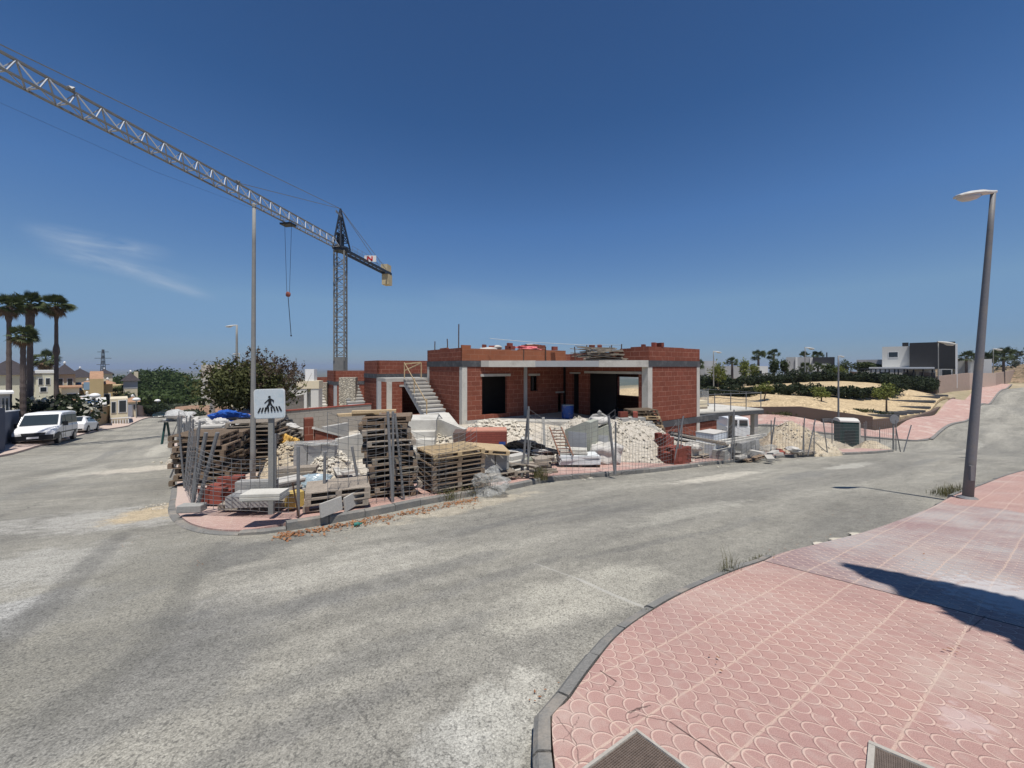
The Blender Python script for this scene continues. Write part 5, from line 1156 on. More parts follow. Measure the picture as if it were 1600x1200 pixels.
# grey block packs beside them
for (px, py, nx, ny, nz, rz, lab, g, dx, dy, dz, s) in ((398, 787, 2, 2, 1, .1, 'grey concrete block on the low pallet left of the signpost', 'grey blocks left of the signpost', .32, .17, .17, 0), (402, 781, 2, 1, 2, .1, 'upper grey concrete block behind the front row left of the signpost', 'rear grey blocks left of the signpost', .3, .17, .16, .2)):
    b = at(px, py, OFFS+.09); block_pack(b, rz, nx, ny, nz, dx, dy, dz, BLOCK, 'blk%d' % px, 'concrete_block', lab, 'block', g, s)
b = at(398, 789, OFFS); pallet_stack((b.x, b.y+.1, b.z), .1, 1, 'low single layer under the grey blocks by the sign', hh=.1, L=.95, Wd=.7, mats=('WOODG',))
SLABM = mat('cement_slab', (.46, .44, .4), .9, .1, 5., rnd=.1)
def slab_pile(px, py, n, L, Wd, t, rz, lab, grp, off=OFFS, tilt=0., m=None, seed=1, d=0, spread=.06, cat='slab', name='concrete_slab'):
    r = random.Random(seed); b = G(px, d, off) if d else at(px, py, off)
    for i in range(n):
        q = b+Vector((r.uniform(-spread, spread), r.uniform(-spread, spread), i*t*1.12)); put(('slab', name, L, Wd, t, (m or SLABM).name), lambda: MB().box(-L/2, -Wd/2, 0, L/2, Wd/2, t), m or SLABM, name, q, rz+r.uniform(-.1, .1), LAYER(lab, i, n), cat, grp, tilt=(r.uniform(-.02, .02)+tilt, r.uniform(-.02, .02)))
    return b
slab_pile(440, 775, 8, .55, .5, .035, KD1, 'thin cement slab in the slanting pile right of the signpost', 'slabs right of the signpost', tilt=-.05, seed=3)
slab_pile(412, 779, 3, .5, .26, .035, .1, 'pale slab laid over the grey blocks left of the signpost', 'pale slabs over the grey blocks', off=.43, m=CONCL, seed=5)
slab_pile(466, 752, 4, .8, .26, .07, .15, 'flat grey board in the pile above the blue-grey film', 'boards above the blue-grey film', off=.25, m=WOODG, seed=7, cat='board', name='board')
b = at(480, 752, .12); block_pack((b.x+.05, b.y+.3, b.z+.02), .12, 3, 1, 4, .3, .22, .2, BLOCK, 'blkbig', 'concrete_block', 'grey block of the plastic-wrapped pack behind the boards', 'block', 'grey blocks in the wrapped pack')
def film(loc, r, seed, label, m=PLAST, rough=.5, rz=0, sub=5, rot=None):
    mb = MB(); mb.blob((0, 0, 0), r, seed, rough, sub)
    rr_ = random.Random(seed); ph = [(rr_.uniform(6, 16), rr_.uniform(6, 16), rr_.uniform(6, 16), rr_.uniform(0, 6)) for _ in range(6)]
    mb.v = [(x+.05*r[0]*sum(sin(a*x/r[0]*.6+b_*y/r[1]*.6+c*z/r[2]*.6+d_) for a, b_, c, d_ in ph)/2, y+.05*r[1]*sum(sin(a*z/r[2]*.5+b_*x/r[0]*.5+d_) for a, b_, c, d_ in ph)/2, z+.07*r[2]*sum(sin(b_*x/r[0]*.6+a*y/r[1]*.6+d_) for a, b_, c, d_ in ph)/2) for x, y, z in mb.v]
    rr2 = np.random.RandomState(seed); A = np.array(mb.v); K_ = rr2.normal(0, 1, (10, 3))*rr2.uniform(10, 34, (10, 1)); A_ = np.abs(np.sin(A @ K_.T + rr2.uniform(0, 6, 10))).sum(1)-6.3
    nn_ = A/np.array(r); nn_ /= np.linalg.norm(nn_, axis=1)[:, None]+1e-6; A = A + nn_*A_[:, None]*min(r)*.075; mb.v = [tuple(q) for q in A]
    o = mb.build('plastic_film', m, loc=loc, rz=rz, rot=rot); tag(o, label, 'plastic film'); return o
b = at(480, 752, .12); film((b.x+.05, b.y+.28, b.z+.84), (.5, .15, .05), 8, 'crumpled clear film over the top of the wrapped grey blocks', PLASTB if False else PLAST)
b = at(474, 768, .12); film((b.x, b.y, b.z+.1), (.5, .22, .14), 12, 'bluish plastic film crumpled under the boards', PLASTB)
b = at(512, 752, .15); film((b.x, b.y+.2, b.z+.04), (.55, .3, .1), 14, 'pale crumpled film on the rubble left of the tall stack', BAGW)
# yellow pack, yellow board
b = at(460, 791, OFFS); put('yel', lambda: MB().box(-.11, -.1, 0, .11, .1, .24), mat('yellow_foam_blocks', (.52, .38, .12), .8, .15, 8.), 'yellow_foam_block', b, KD1, 'small stack of yellow foam blocks beside the low broken pallets', 'block', None)
# plastic bottle & rod
b = at(467, 808, OFFS); tp = P(457, 754, b.y); o = MB().bar((0, 0, 0), tp-b, .016).build('steel_rod', REBAR, loc=b); tag(o, 'thin dark steel rod leaning in front of the low pallets', 'rod')
# gravel and rubble heaps: loose stuff nobody could count
def heap(px, py, d, rx, ry, hh, m, label, seed=0, off=.1, stones=0, smat=None, name='gravel_heap', ssz=.06, peaks=1):
    b = G(px, d, off) if d else at(px, py, off); r = random.Random(seed); n = 46; V = []; Fs = []
    ph = [(r.uniform(-5, 5), r.uniform(-5, 5), r.uniform(0, 6)) for _ in range(12)]
    pk = [(r.uniform(-.35, .35), r.uniform(-.2, .2), r.uniform(.7, 1)) for _ in range(peaks)]; pk[0] = (0, 0, 1)
    def hz_(u, v):
        e = 0
        for a, c, s in pk: e = max(e, s*max(0, 1-math.hypot(u-a, v-c))**1.0)
        e = min(e*1.15, e*.55+.42) if e > .55 else e*1.15
        l = sum(sin(p*u*2.2+q*v*2.2+c) for p, q, c in ph)*.016 + sum(sin(p*u*7+q*v*7+c) for p, q, c in ph[:6])*.008+r.uniform(-.012, .012)
        return e+l*min(1, e*4)
    for i in range(n+1):
        for j in range(n+1):
            u = -1.1+2.2*i/n; v = -1.1+2.2*j/n; q_ = hz_(u, v); V.append((u*rx, v*ry, hh*q_-.04-(.35 if max(abs(u), abs(v)) > 1.05 else .12 if q_ < .03 else 0)))
    bx = [(b.x+x, b.y+y) for x, y, z in V]; zz = hts(bx)-h(b.x, b.y); V = [(x, y, z+q) for (x, y, z), q in zip(V, zz)]
    for i in range(n):
        for j in range(n): a = i*(n+1)+j; Fs.append((a, a+n+1, a+n+2, a+1))
    mb = MB(); mb.add(V, Fs)
    for _ in range(stones):
        u = r.gauss(0, .45); v = r.gauss(-.15, .45); s = ssz*r.uniform(.5, 1.5)
        if abs(u) > 1.1 or abs(v) > 1.1: continue
        z = hh*hz_(u, v) + h(b.x+u*rx, b.y+v*ry)-h(b.x, b.y); mb.cur = 1; mb.blob((u*rx, v*ry, z), (s*r.uniform(.6, 1.4), s, s*r.uniform(.4, .9)), r.random()*99, .35, 1)
    o = mb.build(name, [m, smat or RUBM], loc=b); tag(o, label, 'gravel', kind='stuff'); return o
def pile_from(px0, px1, pyt, pyb, d, m, label, **k):
    b = P((px0+px1)/2, pyb, d); hh = (pyb-pyt)/F*d; rx = (px1-px0)/2/F*d; z0 = h(b.x, b.y)
    extra = b.z - z0 - .1
    return heap((px0+px1)/2, 0, d, rx, k.pop('ry', rx*.55), hh+max(0, extra), m, label, **k)
pile_from(820, 1070, 648, 690, 14.5, GRAVW, 'large white gravel heap in front of the dark opening', ry=2.2, seed=3, stones=420, name='gravel_heap', ssz=.03, peaks=4)
pile_from(900, 1075, 650, 700, 15.6, GRAVW, 'white gravel heap right of the hoppers', ry=1.8, seed=13, stones=220, ssz=.03, peaks=2)
pile_from(690, 850, 655, 690, 16., SITE, 'low bank of pale rubble along the villa plinth', ry=1.4, seed=5, stones=420, ssz=.075, peaks=3, name='rubble_bank')
pile_from(1175, 1300, 657, 700, 19.8, GRAVY, 'grey gravel heap right of the concrete frame', ry=2.0, seed=7, stones=200, ssz=.035)
pile_from(1215, 1330, 680, 700, 22.5, GRAVY, 'lower grey gravel heap before the portable toilet', ry=1.6, seed=8, stones=60, ssz=.03)
pile_from(408, 492, 690, 742, 10.2, GRAVY, 'yellow gravel heap behind the signpost', ry=.8, seed=9, stones=150, smat=GRAVY, ssz=.04)
pile_from(480, 560, 712, 760, 9.6, SITE, 'pale rubble heap left of the tall pallet stack', ry=1., seed=10, stones=420, ssz=.035, name='rubble_heap', peaks=3)
pile_from(640, 760, 672, 700, 13.5, SITE, 'pale rubble around the entrance steps', ry=1.1, seed=15, stones=200, ssz=.05, name='rubble_heap', peaks=3)
pile_from(300, 420, 655, 690, 15., SITE, 'mixed rubble behind the left pallet stacks', ry=1.6, seed=11, stones=300, ssz=.07, name='rubble_heap', peaks=4)
pile_from(1330, 1392, 690, 704, 23.0, GRAVY, 'small sand heap at the tip of the site', ry=.8, seed=16, stones=30, ssz=.03)
heap(258, 792, 0, .42, .5, .06, GRAVY, 'low sand spill at the left kerb corner', seed=17, off=0., stones=25, ssz=.012, name='sand_spill')
# right-hand brick stacks
brick_heap(1054, 723, 0, 4, 4, 4, KD2, 'red hollow brick in the big stack right of the steel fence post', 'big stack of red bricks', .25, .14, .13, .25)
brick_heap(1038, 718, 0, 2, 3, 7, KD2, 'red hollow brick in the high end of the big stack', 'high end of the red brick stack', .25, .14, .13, .4)
b = at(1094, 720, OFFS); brick_heap(1108, 708, 0, 3, 4, 3, KD2, 'red hollow brick in the small stack behind the boards', 'small rear red bricks', .25, .14, .13, .4)
b = at(1088, 716, OFFS); block_pack((b.x, b.y+.3, b.z+.1), KD2, 4, 2, 2, .32, .2, .2, SLABM, 'palebl', 'concrete_block', 'pale block in the pack on a pallet right of the red bricks', 'block', 'pale blocks beside the red bricks')
pallet_stack((b.x, b.y+.3, b.z), KD2, 1, 'pale block pack right of the red bricks', hh=.1, L=1.3, Wd=.8, mats=('WOODG',))
for i, (px, py, L, a, lab) in enumerate(((1080, 690, 1.5, -.5, 'pale plank sliding off the red bricks, first of three'), (1093, 686, 1.7, -.45, 'pale plank beside the red bricks, middle of three'), (1105, 690, 1.4, -.62, 'pale plank beside the red bricks, nearest the wrapped pack'))):
    q = P(px, py, 13.6+i*.3); o = MB().box(-L/2, -.06, 0, L/2, .06, .05).build('plank', WOODG if i else CONCL, loc=q, rz=a, rot=(0, .12, a)); tag(o, lab, 'plank')
b = G(1112, 15.2, OFFS); o = empty('wrapped_tile_pack', b, KD2, 'white plastic-wrapped pack of tiles behind the planks', 'tile pack'); box_part('tiles', o, mat('speckled_tile_pack', (.62, .66, .70), .6, .25, 30.), (-.55, -.35, 0, .55, .35, 1.0)); mb = MB(); mb.cbox((0, 0, 1.02), (1.12, .72, .03)); mb.build('top_sheet', BAGW, o)
for i, (p0, p1, lab) in enumerate((((1122, 690, 14.6), (1196, 679, 16.6), 'long pale timber beam pointing right over the block packs, upper of two'), ((1126, 694, 14.3), (1190, 683, 16.3), 'long pale timber beam pointing right over the block packs, lower of two'))):
    a = P(*p0); c = P(*p1); o = MB().bar((0, 0, 0), c-a, .1, .1).build('timber_beam', CONCL, loc=a); tag(o, lab, 'beam')
block_pack(G(1165, 15.4, OFFS+.1), KD2, 4, 2, 3, .38, .2, .2, BLOCK, 'blk', 'concrete_block', 'grey block in the pack behind the plastic strip at the kerb', 'block', 'grey blocks behind the plastic strip')
pallet_stack(G(1165, 15.4, OFFS), KD2, 1, 'grey block pack behind the plastic strip', hh=.1, L=1.5, Wd=.8, mats=('WOOD',))
block_pack(G(1128, 14.8, OFFS), KD2+.2, 3, 2, 2, .3, .2, .2, BLOCK, 'blk', 'concrete_block', 'loose grey block at the kerb under the timber beams', 'block', 'loose grey blocks under the beams')
film(at(1192, 716, .1)+Vector((0, .1, .25)), (.16, .4, .32), 21, 'clear plastic strip hanging over the kerb', PLAST, rz=.6); slab_pile(1172, 0, 4, .7, .35, .04, .8, 'dark red tile sheet behind the grey block pack', 'dark red tile sheets', d=17., off=1.05-.3, m=REDB, seed=4, name='tile_sheet', cat='tile')
slab_pile(1245, 0, 3, 1.1, .4, .05, .3, 'flat dark board lying before the gravel heap', 'boards before the gravel heap', d=18.0, m=WOODG, seed=5, name='board', cat='board', spread=.2)
o = MB().blob((0, 0, .1), (.35, .3, .12), 4, .5, 2).build('plastic_bag', BAGW, loc=G(1240, 17.2, .28)); tag(o, 'white plastic bag on the flat boards', 'bag')
slab_pile(1290, 0, 2, 1.2, .12, .07, .25, 'long pale kerb piece lying near the kerb', 'long pale kerb pieces', d=18.6, m=CONCL, seed=6, name='kerb_piece', cat='kerb piece', spread=.15)
# stacked timber lattice at the villa corner, wrapped pack in front of it
b = P(1016, 672, 16.4); pallet_stack((b.x, b.y, b.z-.35), KD2-.5, 10, 'leaning brown stack at the villa corner', hh=.125, L=1.1, Wd=.9, jig=.03, mats=('WOOD', 'WOODN', 'WOOD'), lean=(-.045, 0), ang=.1, seed=31)
b = P(985, 672, 15.7); block_pack((b.x, b.y, b.z), .3, 3, 2, 2, .36, .24, .26, BLOCK, 'blk36', 'concrete_block', 'grey block of the film-wrapped pack before the pallets at the villa corner', 'block', 'wrapped blocks at the villa corner'); film((b.x+.3, b.y-.3, b.z+.1), (.6, .2, .28), 23, 'torn clear film hanging off the blocks at the villa corner')
for i, dx in enumerate((-.3, .2)): cp(proto_b, (b.x+dx, b.y, b.z+.53), .3+i, 'orange brick on the wrapped blocks, %s' % ('left' if i == 0 else 'right'), 'bricks on the wrapped blocks')
# concrete hoppers with big bag
def hopper(px, py, d, w, dep, hh, rz, label, cut=.35):
    q = P(px, py, d); o = empty('concrete_hopper', q, rz, label, 'container'); mb = MB(); M = Matrix(((1, 0, 0, 0), (0, 0, 1, 0), (0, 1, 0, 0), (0, 0, 0, 1)))
    MG = mat('pale_green_steel', (.36, .37, .31), .75, .12, 3., dirt=(.27, .26, .2), bmp=.1)
    mb.prism([(-w/2, hh*.02), (w/2, hh*.02), (w/2, hh*.98), (w*.3, hh), (-w/2, hh*.66)], -dep/2, dep/2, M); mb.build('shell', MG, o)
    mb = MB(); mb.box(-w*.36, -dep/2-.012, hh*.08, w*.36, -dep/2-.002, hh*.62); mb.build('side_panel', COLG, o)
    mb = MB()
    for x in (-w*.38, w*.38):
        for y in (-dep*.38, dep*.38): mb.box(x-.06, y-.06, -.2, x+.06, y+.06, hh*.018)
    mb.build('feet', BLACKM, o); return q
q = hopper(909, 700, 12.4, .85, .75, .92, -.55, 'pale green steel hopper with sloping top, left of the pair before the gravel'); q2 = hopper(937, 702, 12.9, .8, .7, .86, -.25, 'pale green steel hopper carrying a sack, right of the pair before the gravel')
sack(q2+Vector((0, 0, .84)), (.36, .3, .13), BAGW, 'pale sack resting on the right steel hopper', seed=5); mb = MB(); mb.tube([(-.36, 0, .02), (-.2, .02, .18), (.1, 0, .22), (.36, 0, .05)], .045, 7); mb.blob((0, 0, .27), (.09, .08, .09), 3, .2, 1); o = mb.build('lifting_arm', BLOCK, loc=q2+Vector((0, .05, .95))); tag(o, 'grey curved lifting arm arched over the right hopper', 'lifting arm')
b = at(944, 722, OFFS+.02); mb = MB(); mb.blob((0, 0, .3), (.52, .42, .3), 7, .16, 4, boxy=.4)
rr_ = random.Random(7); mb.v = [(x+.03*sin(9*y+17*z), y+.02*sin(14*x+6*z), z+.03*sin(13*x+5*y)*min(1, z*3)) for x, y, z in mb.v]; o = mb.build('big_bag', BAGW, loc=b, rz=.2); tag(o, 'full white big bag slumped on the pavement behind a steel fence post', 'bag')
b = at(1000, 712, OFFS); sack(b+Vector((-.1, .1, 0)), (.36, .22, .16), ORANGE, 'orange plastic sack lying left of the red bricks', seed=8); sack(b+Vector((.32, .2, 0)), (.3, .2, .15), BAGY, 'yellow sack lying beside the orange one', seed=9)
film(b+Vector((.1, .5, .3)), (.6, .25, .12), 25, 'pale film over the sacks left of the red bricks', BAGW)
# grey film pack at the kerb: insulation rolls on pallet (870-930, 712-735)
b = at(903, 729, OFFS); pallet_stack((b.x, b.y+.15, b.z), .1, 1, 'white board pack before the ladder', hh=.1, L=1.15, Wd=.6, mats=('WOOD',)); slab_pile(903, 0, 4, 1.2, .6, .055, .1, 'white board of the low pack at the kerb before the ladder', 'white boards at the kerb', d=b.y+.15, off=OFFS+.11, m=mat('white_board', (.60, .62, .62), .7, .08, 6.), seed=41, spread=.015, name='white_board', cat='board')
slab_pile(895, 0, 2, .8, .4, .05, -.1, 'pale slab lying crooked on the white board pack', 'crooked pale slabs', d=b.y+.25, off=OFFS+.38, m=CONCL, seed=42)
# mossy kerb stones heap (770-835)
for i, (px, py, n, L, Wd, t, m, a, lab, g) in enumerate(((800, 742, 5, .55, .24, .09, SLABM, .7, 'pale cement block in the heap right of the plastic film', 'cement blocks right of the film'), (826, 738, 4, .55, .3, .08, mat('mossy_stone', (.25, .26, .2), .95, .2, 6., rnd=.2), .3, 'mossy grey stone piece in the heap behind the leaning post', 'mossy stones behind the post'), (845, 737, 5, .6, .3, .07, WOODG, .25, 'grey board end in the heap behind the weed', 'board ends behind the weed'), (815, 728, 6, .7, .3, .08, BLOCK, .4, 'grey stone piece in the higher heap under the black sheet', 'higher grey stones under the black sheet'))):
    slab_pile(px, py, n, L, Wd, t, a, lab, g, m=m, seed=50+i, spread=.12, tilt=.02, name='stone_piece' if m is not WOODG else 'board_end', cat='stone' if m is not WOODG else 'board')
b = P(823, 700, 11.2); film(b, (.75, .4, .24), 33, 'black plastic sheet heaped over the stones', BLACKM); film(b+Vector((-.02, -.25, -.06)), (.5, .16, .07), 34, 'white sheet lying across the black plastic', BAGW)
# red tile pack (725-790, 672-705)
b = P(760, 704, 11.6); o = empty('tile_pack', b, .05, 'long pack of red tiles with a blue label behind the pallets', 'tile pack'); TIL = brickmat('stacked_red_tiles', (.26, .075, .055), (.2, .06, .045), (.12, .04, .035), .3, .07, .008, smear=.05)
box_part('tiles', o, TIL, (-.62, 0, 0, .62, .7, .56)); box_part('top_tiles', o, mat('pink_tile_top', (.5, .24, .17), .85, .15, 6.), (-.6, .01, .562, .62, .69, .6)); box_part('label', o, BLUE, (.38, -.012, .04, .58, -.002, .26)); box_part('end_tiles', o, mat('brown_tile', (.13, .09, .075), .9, .2, 7.), (-1.0, .0, 0, -.63, .7, .54))
# rusty ladder
a = P(868, 668, 12.4); c = P(885, 712, 11.0); o = empty('ladder', c, 0, 'rusty orange steel ladder leaning against the white gravel', 'ladder'); d_ = a-c; s = Vector((1, -.05, 0))*.19; RST = mat('rusty_steel', (.22, .11, .07), .8, .25, 12.); mb = MB()
for q in (-1, 1): mb.bar(s*q, d_+s*q, .035)
mb.build('rails', RST, o)
for i in range(1, 9): MB().bar(d_*i/9-s, d_*i/9+s, .025).build('rung', RST, o)
mb = MB().bar((0, 0, 0), P(849, 652, 12.)-P(851, 703, 12.), .04, .08); o = mb.build('white_batten', CONCL, loc=P(851, 703, 12.)); tag(o, 'thin white batten standing upright in the gravel', 'batten')
a = P(693, 646, 15.5); c = P(722, 683, 13.6); o = MB().bar((0, 0, 0), a-c, .42, .05).build('wide_board', CONCL, loc=c); tag(o, 'wide pale board leaning as a ramp beside the staircase', 'board')
# black corrugated pipe
a = P(1046, 680, 15.2); c = P(1094, 689, 15.4); pts = []; rad = []
for i in range(40): t = i/39; pts.append(a.lerp(c, t)-a); rad.append(.17 if i % 2 else .15)
mb = MB(); mb.tube(pts, rad, 14); o = mb.build('corrugated_pipe', BLACKM, loc=a); tag(o, 'black corrugated pipe lying behind the red bricks', 'pipe')
b = P(1098, 672, 16.); o = MB().blob((0, 0, 0), (.28, .2, .16), 3, .2, 2).build('sack', BAGW, loc=P(1085, 700, 14.5)); tag(o, 'small dusty sack on the planks by the red bricks', 'sack')
# clear film at the kerb
b = at(762, 772, 0.05); film(b+Vector((0, .1, .16)), (.3, .2, .24), 44, 'torn clear plastic film draped over the kerb beside the wide pallet stack', PLAST, rough=.6)
b = at(792, 745, .12); film(b+Vector((-.1, .1, .2)), (.22, .14, .2), 45, 'small torn film scrap right of the large one', PLAST, rough=.6)
# left heap: white bags, blue tarp, black bag
for (px, py, d, r, m, lab, sd) in ((355, 652, 14.4, (.5, .4, .22), BLUET, 'bright blue tarp bundled on the far left rubble', 3), (357, 645, 14.7, (.2, .2, .14), BLACKM, 'black bag on top of the blue tarp', 4), (344, 668, 13.4, (.55, .35, .22), BAGW, 'crumpled white sheet below the blue tarp', 5), (300, 662, 14.5, (.3, .3, .22), BAGW, 'white sack hanging at the far left fence', 6), (372, 655, 15.5, (.5, .4, .25), mat('pink_sheet', (.62, .38, .32), .8, .15, 6.), 'pinkish sheet right of the blue tarp', 7), (318, 672, 13.5, (.5, .4, .3), BAGW, 'pale sacks slumped behind the left fence', 8), (388, 650, 16., (.5, .4, .3), BAGW, 'white rag heap below the bush', 9), (410, 656, 14., (.8, .3, .12), BLACKM, 'dark branches and sheet under the bush', 10), (440, 668, 12.6, (.5, .3, .16), BAGW, 'white plastic bundle right of the signpost', 11), (448, 692, 11.6, (.28, .2, .2), BAGY, 'yellow sack edge right of the signpost', 12)):
    film(P(px, py, d), r, 60+sd, lab, m)
for (px, py, n, lab, g) in ((330, 690, 7, 'pale slab in the pile on top of the left pallets', 'slabs on the left pallets'),): slab_pile(px, 0, n, .7, .5, .05, .3, lab, g, d=11.6, off=1.0, m=SLABM, seed=71, spread=.08)
b = G(278, 24, 0); o = empty('work_table', b, .3, 'trestle with a white sheet at the far left fence', 'trestle'); mb = MB()
for x in (-.6, .6):
    for y in (-.3, .3): MB().bar((x, y*1.6, -.1), (x, y*.3, 1.3), .09).build('leg', TEAL, o); box_part('top_board', o, BAGW, (-.8, -.5, 1.3, .8, .5, 1.36)); mb = MB(); mb.blob((0, 0, 1.55), (.75, .4, .3), 3, .5, 3); mb.build('sheet', WHITE, o)
# ---------------------------------------------------------------- temporary fences
WIRE = mat('fence_wire', (.22, .22, .22), .6, .1, 20., metal=.3)
def fence(a, b, hh, label, lean=0., sag=.0, rows=10, seed=0, post_w=.035, z0=.04, leanx=0., wire=.0056, skip_end=False, postm=None):
    """mesh panel from a to b (ground points); lean pushes the top sideways"""
    a = Vector(a); b = Vector(b); d = b-a; L = math.hypot(d.x, d.y); o = empty('wire_fence', a, 0, label, 'fence', 'temporary wire fences round the site')
    nrm = Vector((d.y, -d.x, 0)).normalized()*lean + Vector((d.x, d.y, 0)).normalized()*leanx; r = random.Random(seed)
    for t in (0, 1):
        if t and skip_end: continue
        MB().tube([d*t, d*t+Vector((nrm.x, nrm.y, hh))], post_w/2*1.3, 8).build('post', postm or STEEL, o)
    mb = MB(); n = max(6, int(L/.16)); S = Vector((nrm.x, nrm.y, hh))
    def pt(u, v):
        w = v*(1-sag*4*u*(1-u)*.25); off = sin(u*9+seed)*.03*sag*v+sin(u*23+v*7+seed)*.006
        p = d*u + S*(z0/hh+(1-z0/hh)*.97*w); p.z += -sag*.5*u*(1-u)*v; return p+nrm.normalized()*off if nrm.length else p+Vector((0, off, 0))
    for i in range(n+1):
        ps = [pt(i/n, j/3) for j in range(4)]
        for q in range(3): mb.bar(ps[q], ps[q+1], wire)
    for j in range(rows+1):
        for i in range(0, n): 
            mb.bar(pt(i/n, j/rows), pt((i+1)/n, j/rows), wire)
    mb.build('wire_mesh', WIRE, o); return o
def fpost(px0, py0, px1, py1, label, w=.045, d=None):
    a = at(px0, py0, OFFS) if d is None else P(px0, py0, d); tp = P(px1, py1, a.y)
    o = MB().tube([(0, 0, 0), tp-a], w/2, 8).build('fence_post', STEEL, loc=a); tag(o, label, 'post', 'bare steel fence posts'); return a
def fq(px0, py0, px1, py1, h_px, label, lx=0, **k):
    a = at(px0, py0, OFFS); b = at(px1, py1, OFFS); hh = h_px/F*a.y; return fence(a, b, hh, label, leanx=lx, **k)
fq(855-30, 747, 960, 742, 112, 'sagging wire fence panel between the two middle steel posts', lean=.05, sag=.8, seed=1, rows=11, skip_end=True)
fpost(961, 741, 951, 650, 'stout steel post leaning left in front of the big bag', .07); fpost(815, 746, 826, 640, 'steel post leaning right beside the black sheet', .06); fpost(822, 747, 829, 690, 'short steel brace beside the leaning post', .04)
fq(962, 741, 1056, 725, 82, 'low wire fence panel in front of the red bricks', sag=1.2, seed=2, rows=8, skip_end=True)
fpost(1052, 726, 1068, 650, 'steel post leaning right in front of the red bricks', .05); fpost(1062, 725, 1067, 652, 'second thin post before the red bricks', .035)
fq(1060, 725, 1146, 722, 70, 'sagging wire fence panel before the planks', sag=1., seed=3, rows=8, skip_end=True)
fpost(1142, 722, 1147, 640, 'upright steel post at the kerb before the grey blocks', .045); fpost(1135, 716, 1139, 650, 'thin steel post behind the kerb post', .035)
fq(1147, 722, 1200, 712, 66, 'wire fence panel between the grey blocks and the gravel heap', sag=.6, seed=4, rows=8, skip_end=True); fpost(1203, 712, 1211, 652, 'steel post leaning right at the gravel heap', .05)
for (a0, a1, b0_, b1_, lab) in ((1254, 712, 1257, 652, 'thin steel post before the gravel heap, first of the right row'), (1262, 712, 1274, 655, 'leaning steel post of the right row, second'), (1272, 710, 1272, 660, 'upright steel post of the right row, third'), (1293, 709, 1286, 655, 'steel post leaning left before the toilet'), (1300, 700, 1300, 655, 'short post beside the toilet'), (1352, 699, 1350, 660, 'thin post right of the portable toilet'), (1375, 700, 1374, 668, 'thin post near the round sign'), (1407, 706, 1400, 670, 'leaning strut right of the round sign'), (1412, 706, 1424, 664, 'diagonal strut at the tip of the site')):
    fpost(a0, a1, b0_, b1_, lab, .045)
fq(1205, 712, 1254, 711, 55, 'far wire fence panel at the gravel heap', seed=5, rows=8, skip_end=True); fq(1256, 711, 1352, 700, 50, 'far wire fence panel in front of the portable toilet', seed=6, rows=8, skip_end=True); fq(1353, 700, 1400, 704, 42, 'last wire fence panel at the tip of the site', seed=7, rows=7)
# front left panels
fq(614, 783, 512, 800, 140, 'wire fence panel standing before the tall pallet stack', seed=8, rows=14, lx=.0, sag=.25, skip_end=True); fq(614, 784, 745, 762, 132, 'wire fence panel across the wide pallet stack', seed=9, rows=13, sag=.7, skip_end=True)
fpost(613, 785, 606, 643, 'tall steel post in front of the tall pallet stack, left of two', .05); fpost(631, 781, 617, 646, 'tall steel post leaning left in front of the tall pallet stack, right of two', .045)
fpost(564, 778, 550, 698, 'short steel post leaning left beside the tall pallet stack', .05); fpost(506, 791, 508, 706, 'short upright steel post in the low broken pallets', .05)
fq(466, 806, 306, 798, 108, 'wire fence panel around the pavement corner left of the signpost', seed=10, rows=12, sag=.5, skip_end=True)
fpost(299, 797, 322, 676, 'steel post leaning right at the corner, left of the pair', .055); fpost(307, 797, 340, 676, 'steel post leaning right at the corner, right of the pair', .055)
b = at(300, 799, OFFS); o = MB().box(-.17, -.08, 0, .17, .08, .11).build('foot_block', BLOCK, loc=b, rz=.1, auto=.012); tag(o, 'concrete foot block of the fence at the pavement corner', 'foot block', 'concrete fence feet')
lst = [((300, 790), (288, 762), 130), ((288, 762), (285, 742), 110), ((286, 745), (283, 722), 95), ((284, 725), (278, 702), 75), ((279, 705), (276, 690), 55)]
for i, (p0, p1, hp) in enumerate(lst):
    fq(*p0, *p1, hp, '%s wire fence panel of the row along the left street' % ['nearest', 'second', 'third', 'fourth', 'farthest'][i], seed=20+i, rows=11, sag=.3, post_w=.026, lean=[.1, -.1, .15, 0, .1][i], postm=STEEL)
for i, (p0, p1, lab) in enumerate((((266, 746), (296, 672), 'steel brace slanting down to the street at the left fence'), ((291, 735), (287, 660), 'upright post of the left street fence'), ((262, 698), (280, 655), 'thin brace beside the trestle at the left fence'), ((296, 748), (302, 655), 'post of the left street fence nearest the pallets'))): fpost(*p0, *p1, lab, .04)
for i, (px, py) in enumerate(((278, 716), (275, 708), (283, 728), (276, 700))):
    b = at(px, py, .0); c = cp(o if False else [x for x in col.objects if x.name.startswith('foot_block')][0], b, .5, '%s concrete foot block under the left street fence' % ['third nearest', 'fourth nearest', 'second nearest', 'farthest'][i])
# portable toilet
b = at(1322, 697, .1); d = b.y; o = empty('portable_toilet', b, -.35, 'dark green portable toilet with a white roof by the site fence', 'portable toilet'); s = 1/F*d; w = 32*s*.72; hh = 43*s; 
box_part('cabin', o, TEAL, (-w/2, -w/2, .05, w/2, w/2, hh*.9)); mb = MB(); mb.prof([(-w/2-.03, hh*.9), (w/2+.03, hh*.9), (w/2+.03, hh*.95), (w*.25, hh*1.02), (-w*.25, hh*1.02), (-w/2-.03, hh*.95)], -w/2-.03, w/2+.03); mb.build('roof', OFFW, o)
mb = MB(); mb.box(-w*.36, -w/2-.03, .12, w*.36, -w/2-.002, hh*.86); dr = mb.build('door', TEAL, o); mb = MB(); 
for i in range(9): z = .25+i*(hh*.5)/9; mb.box(-w*.3, -w/2-.045, z, w*.3, -w/2-.031, z+.03)
mb.build('louvre', BLACKM, dr)
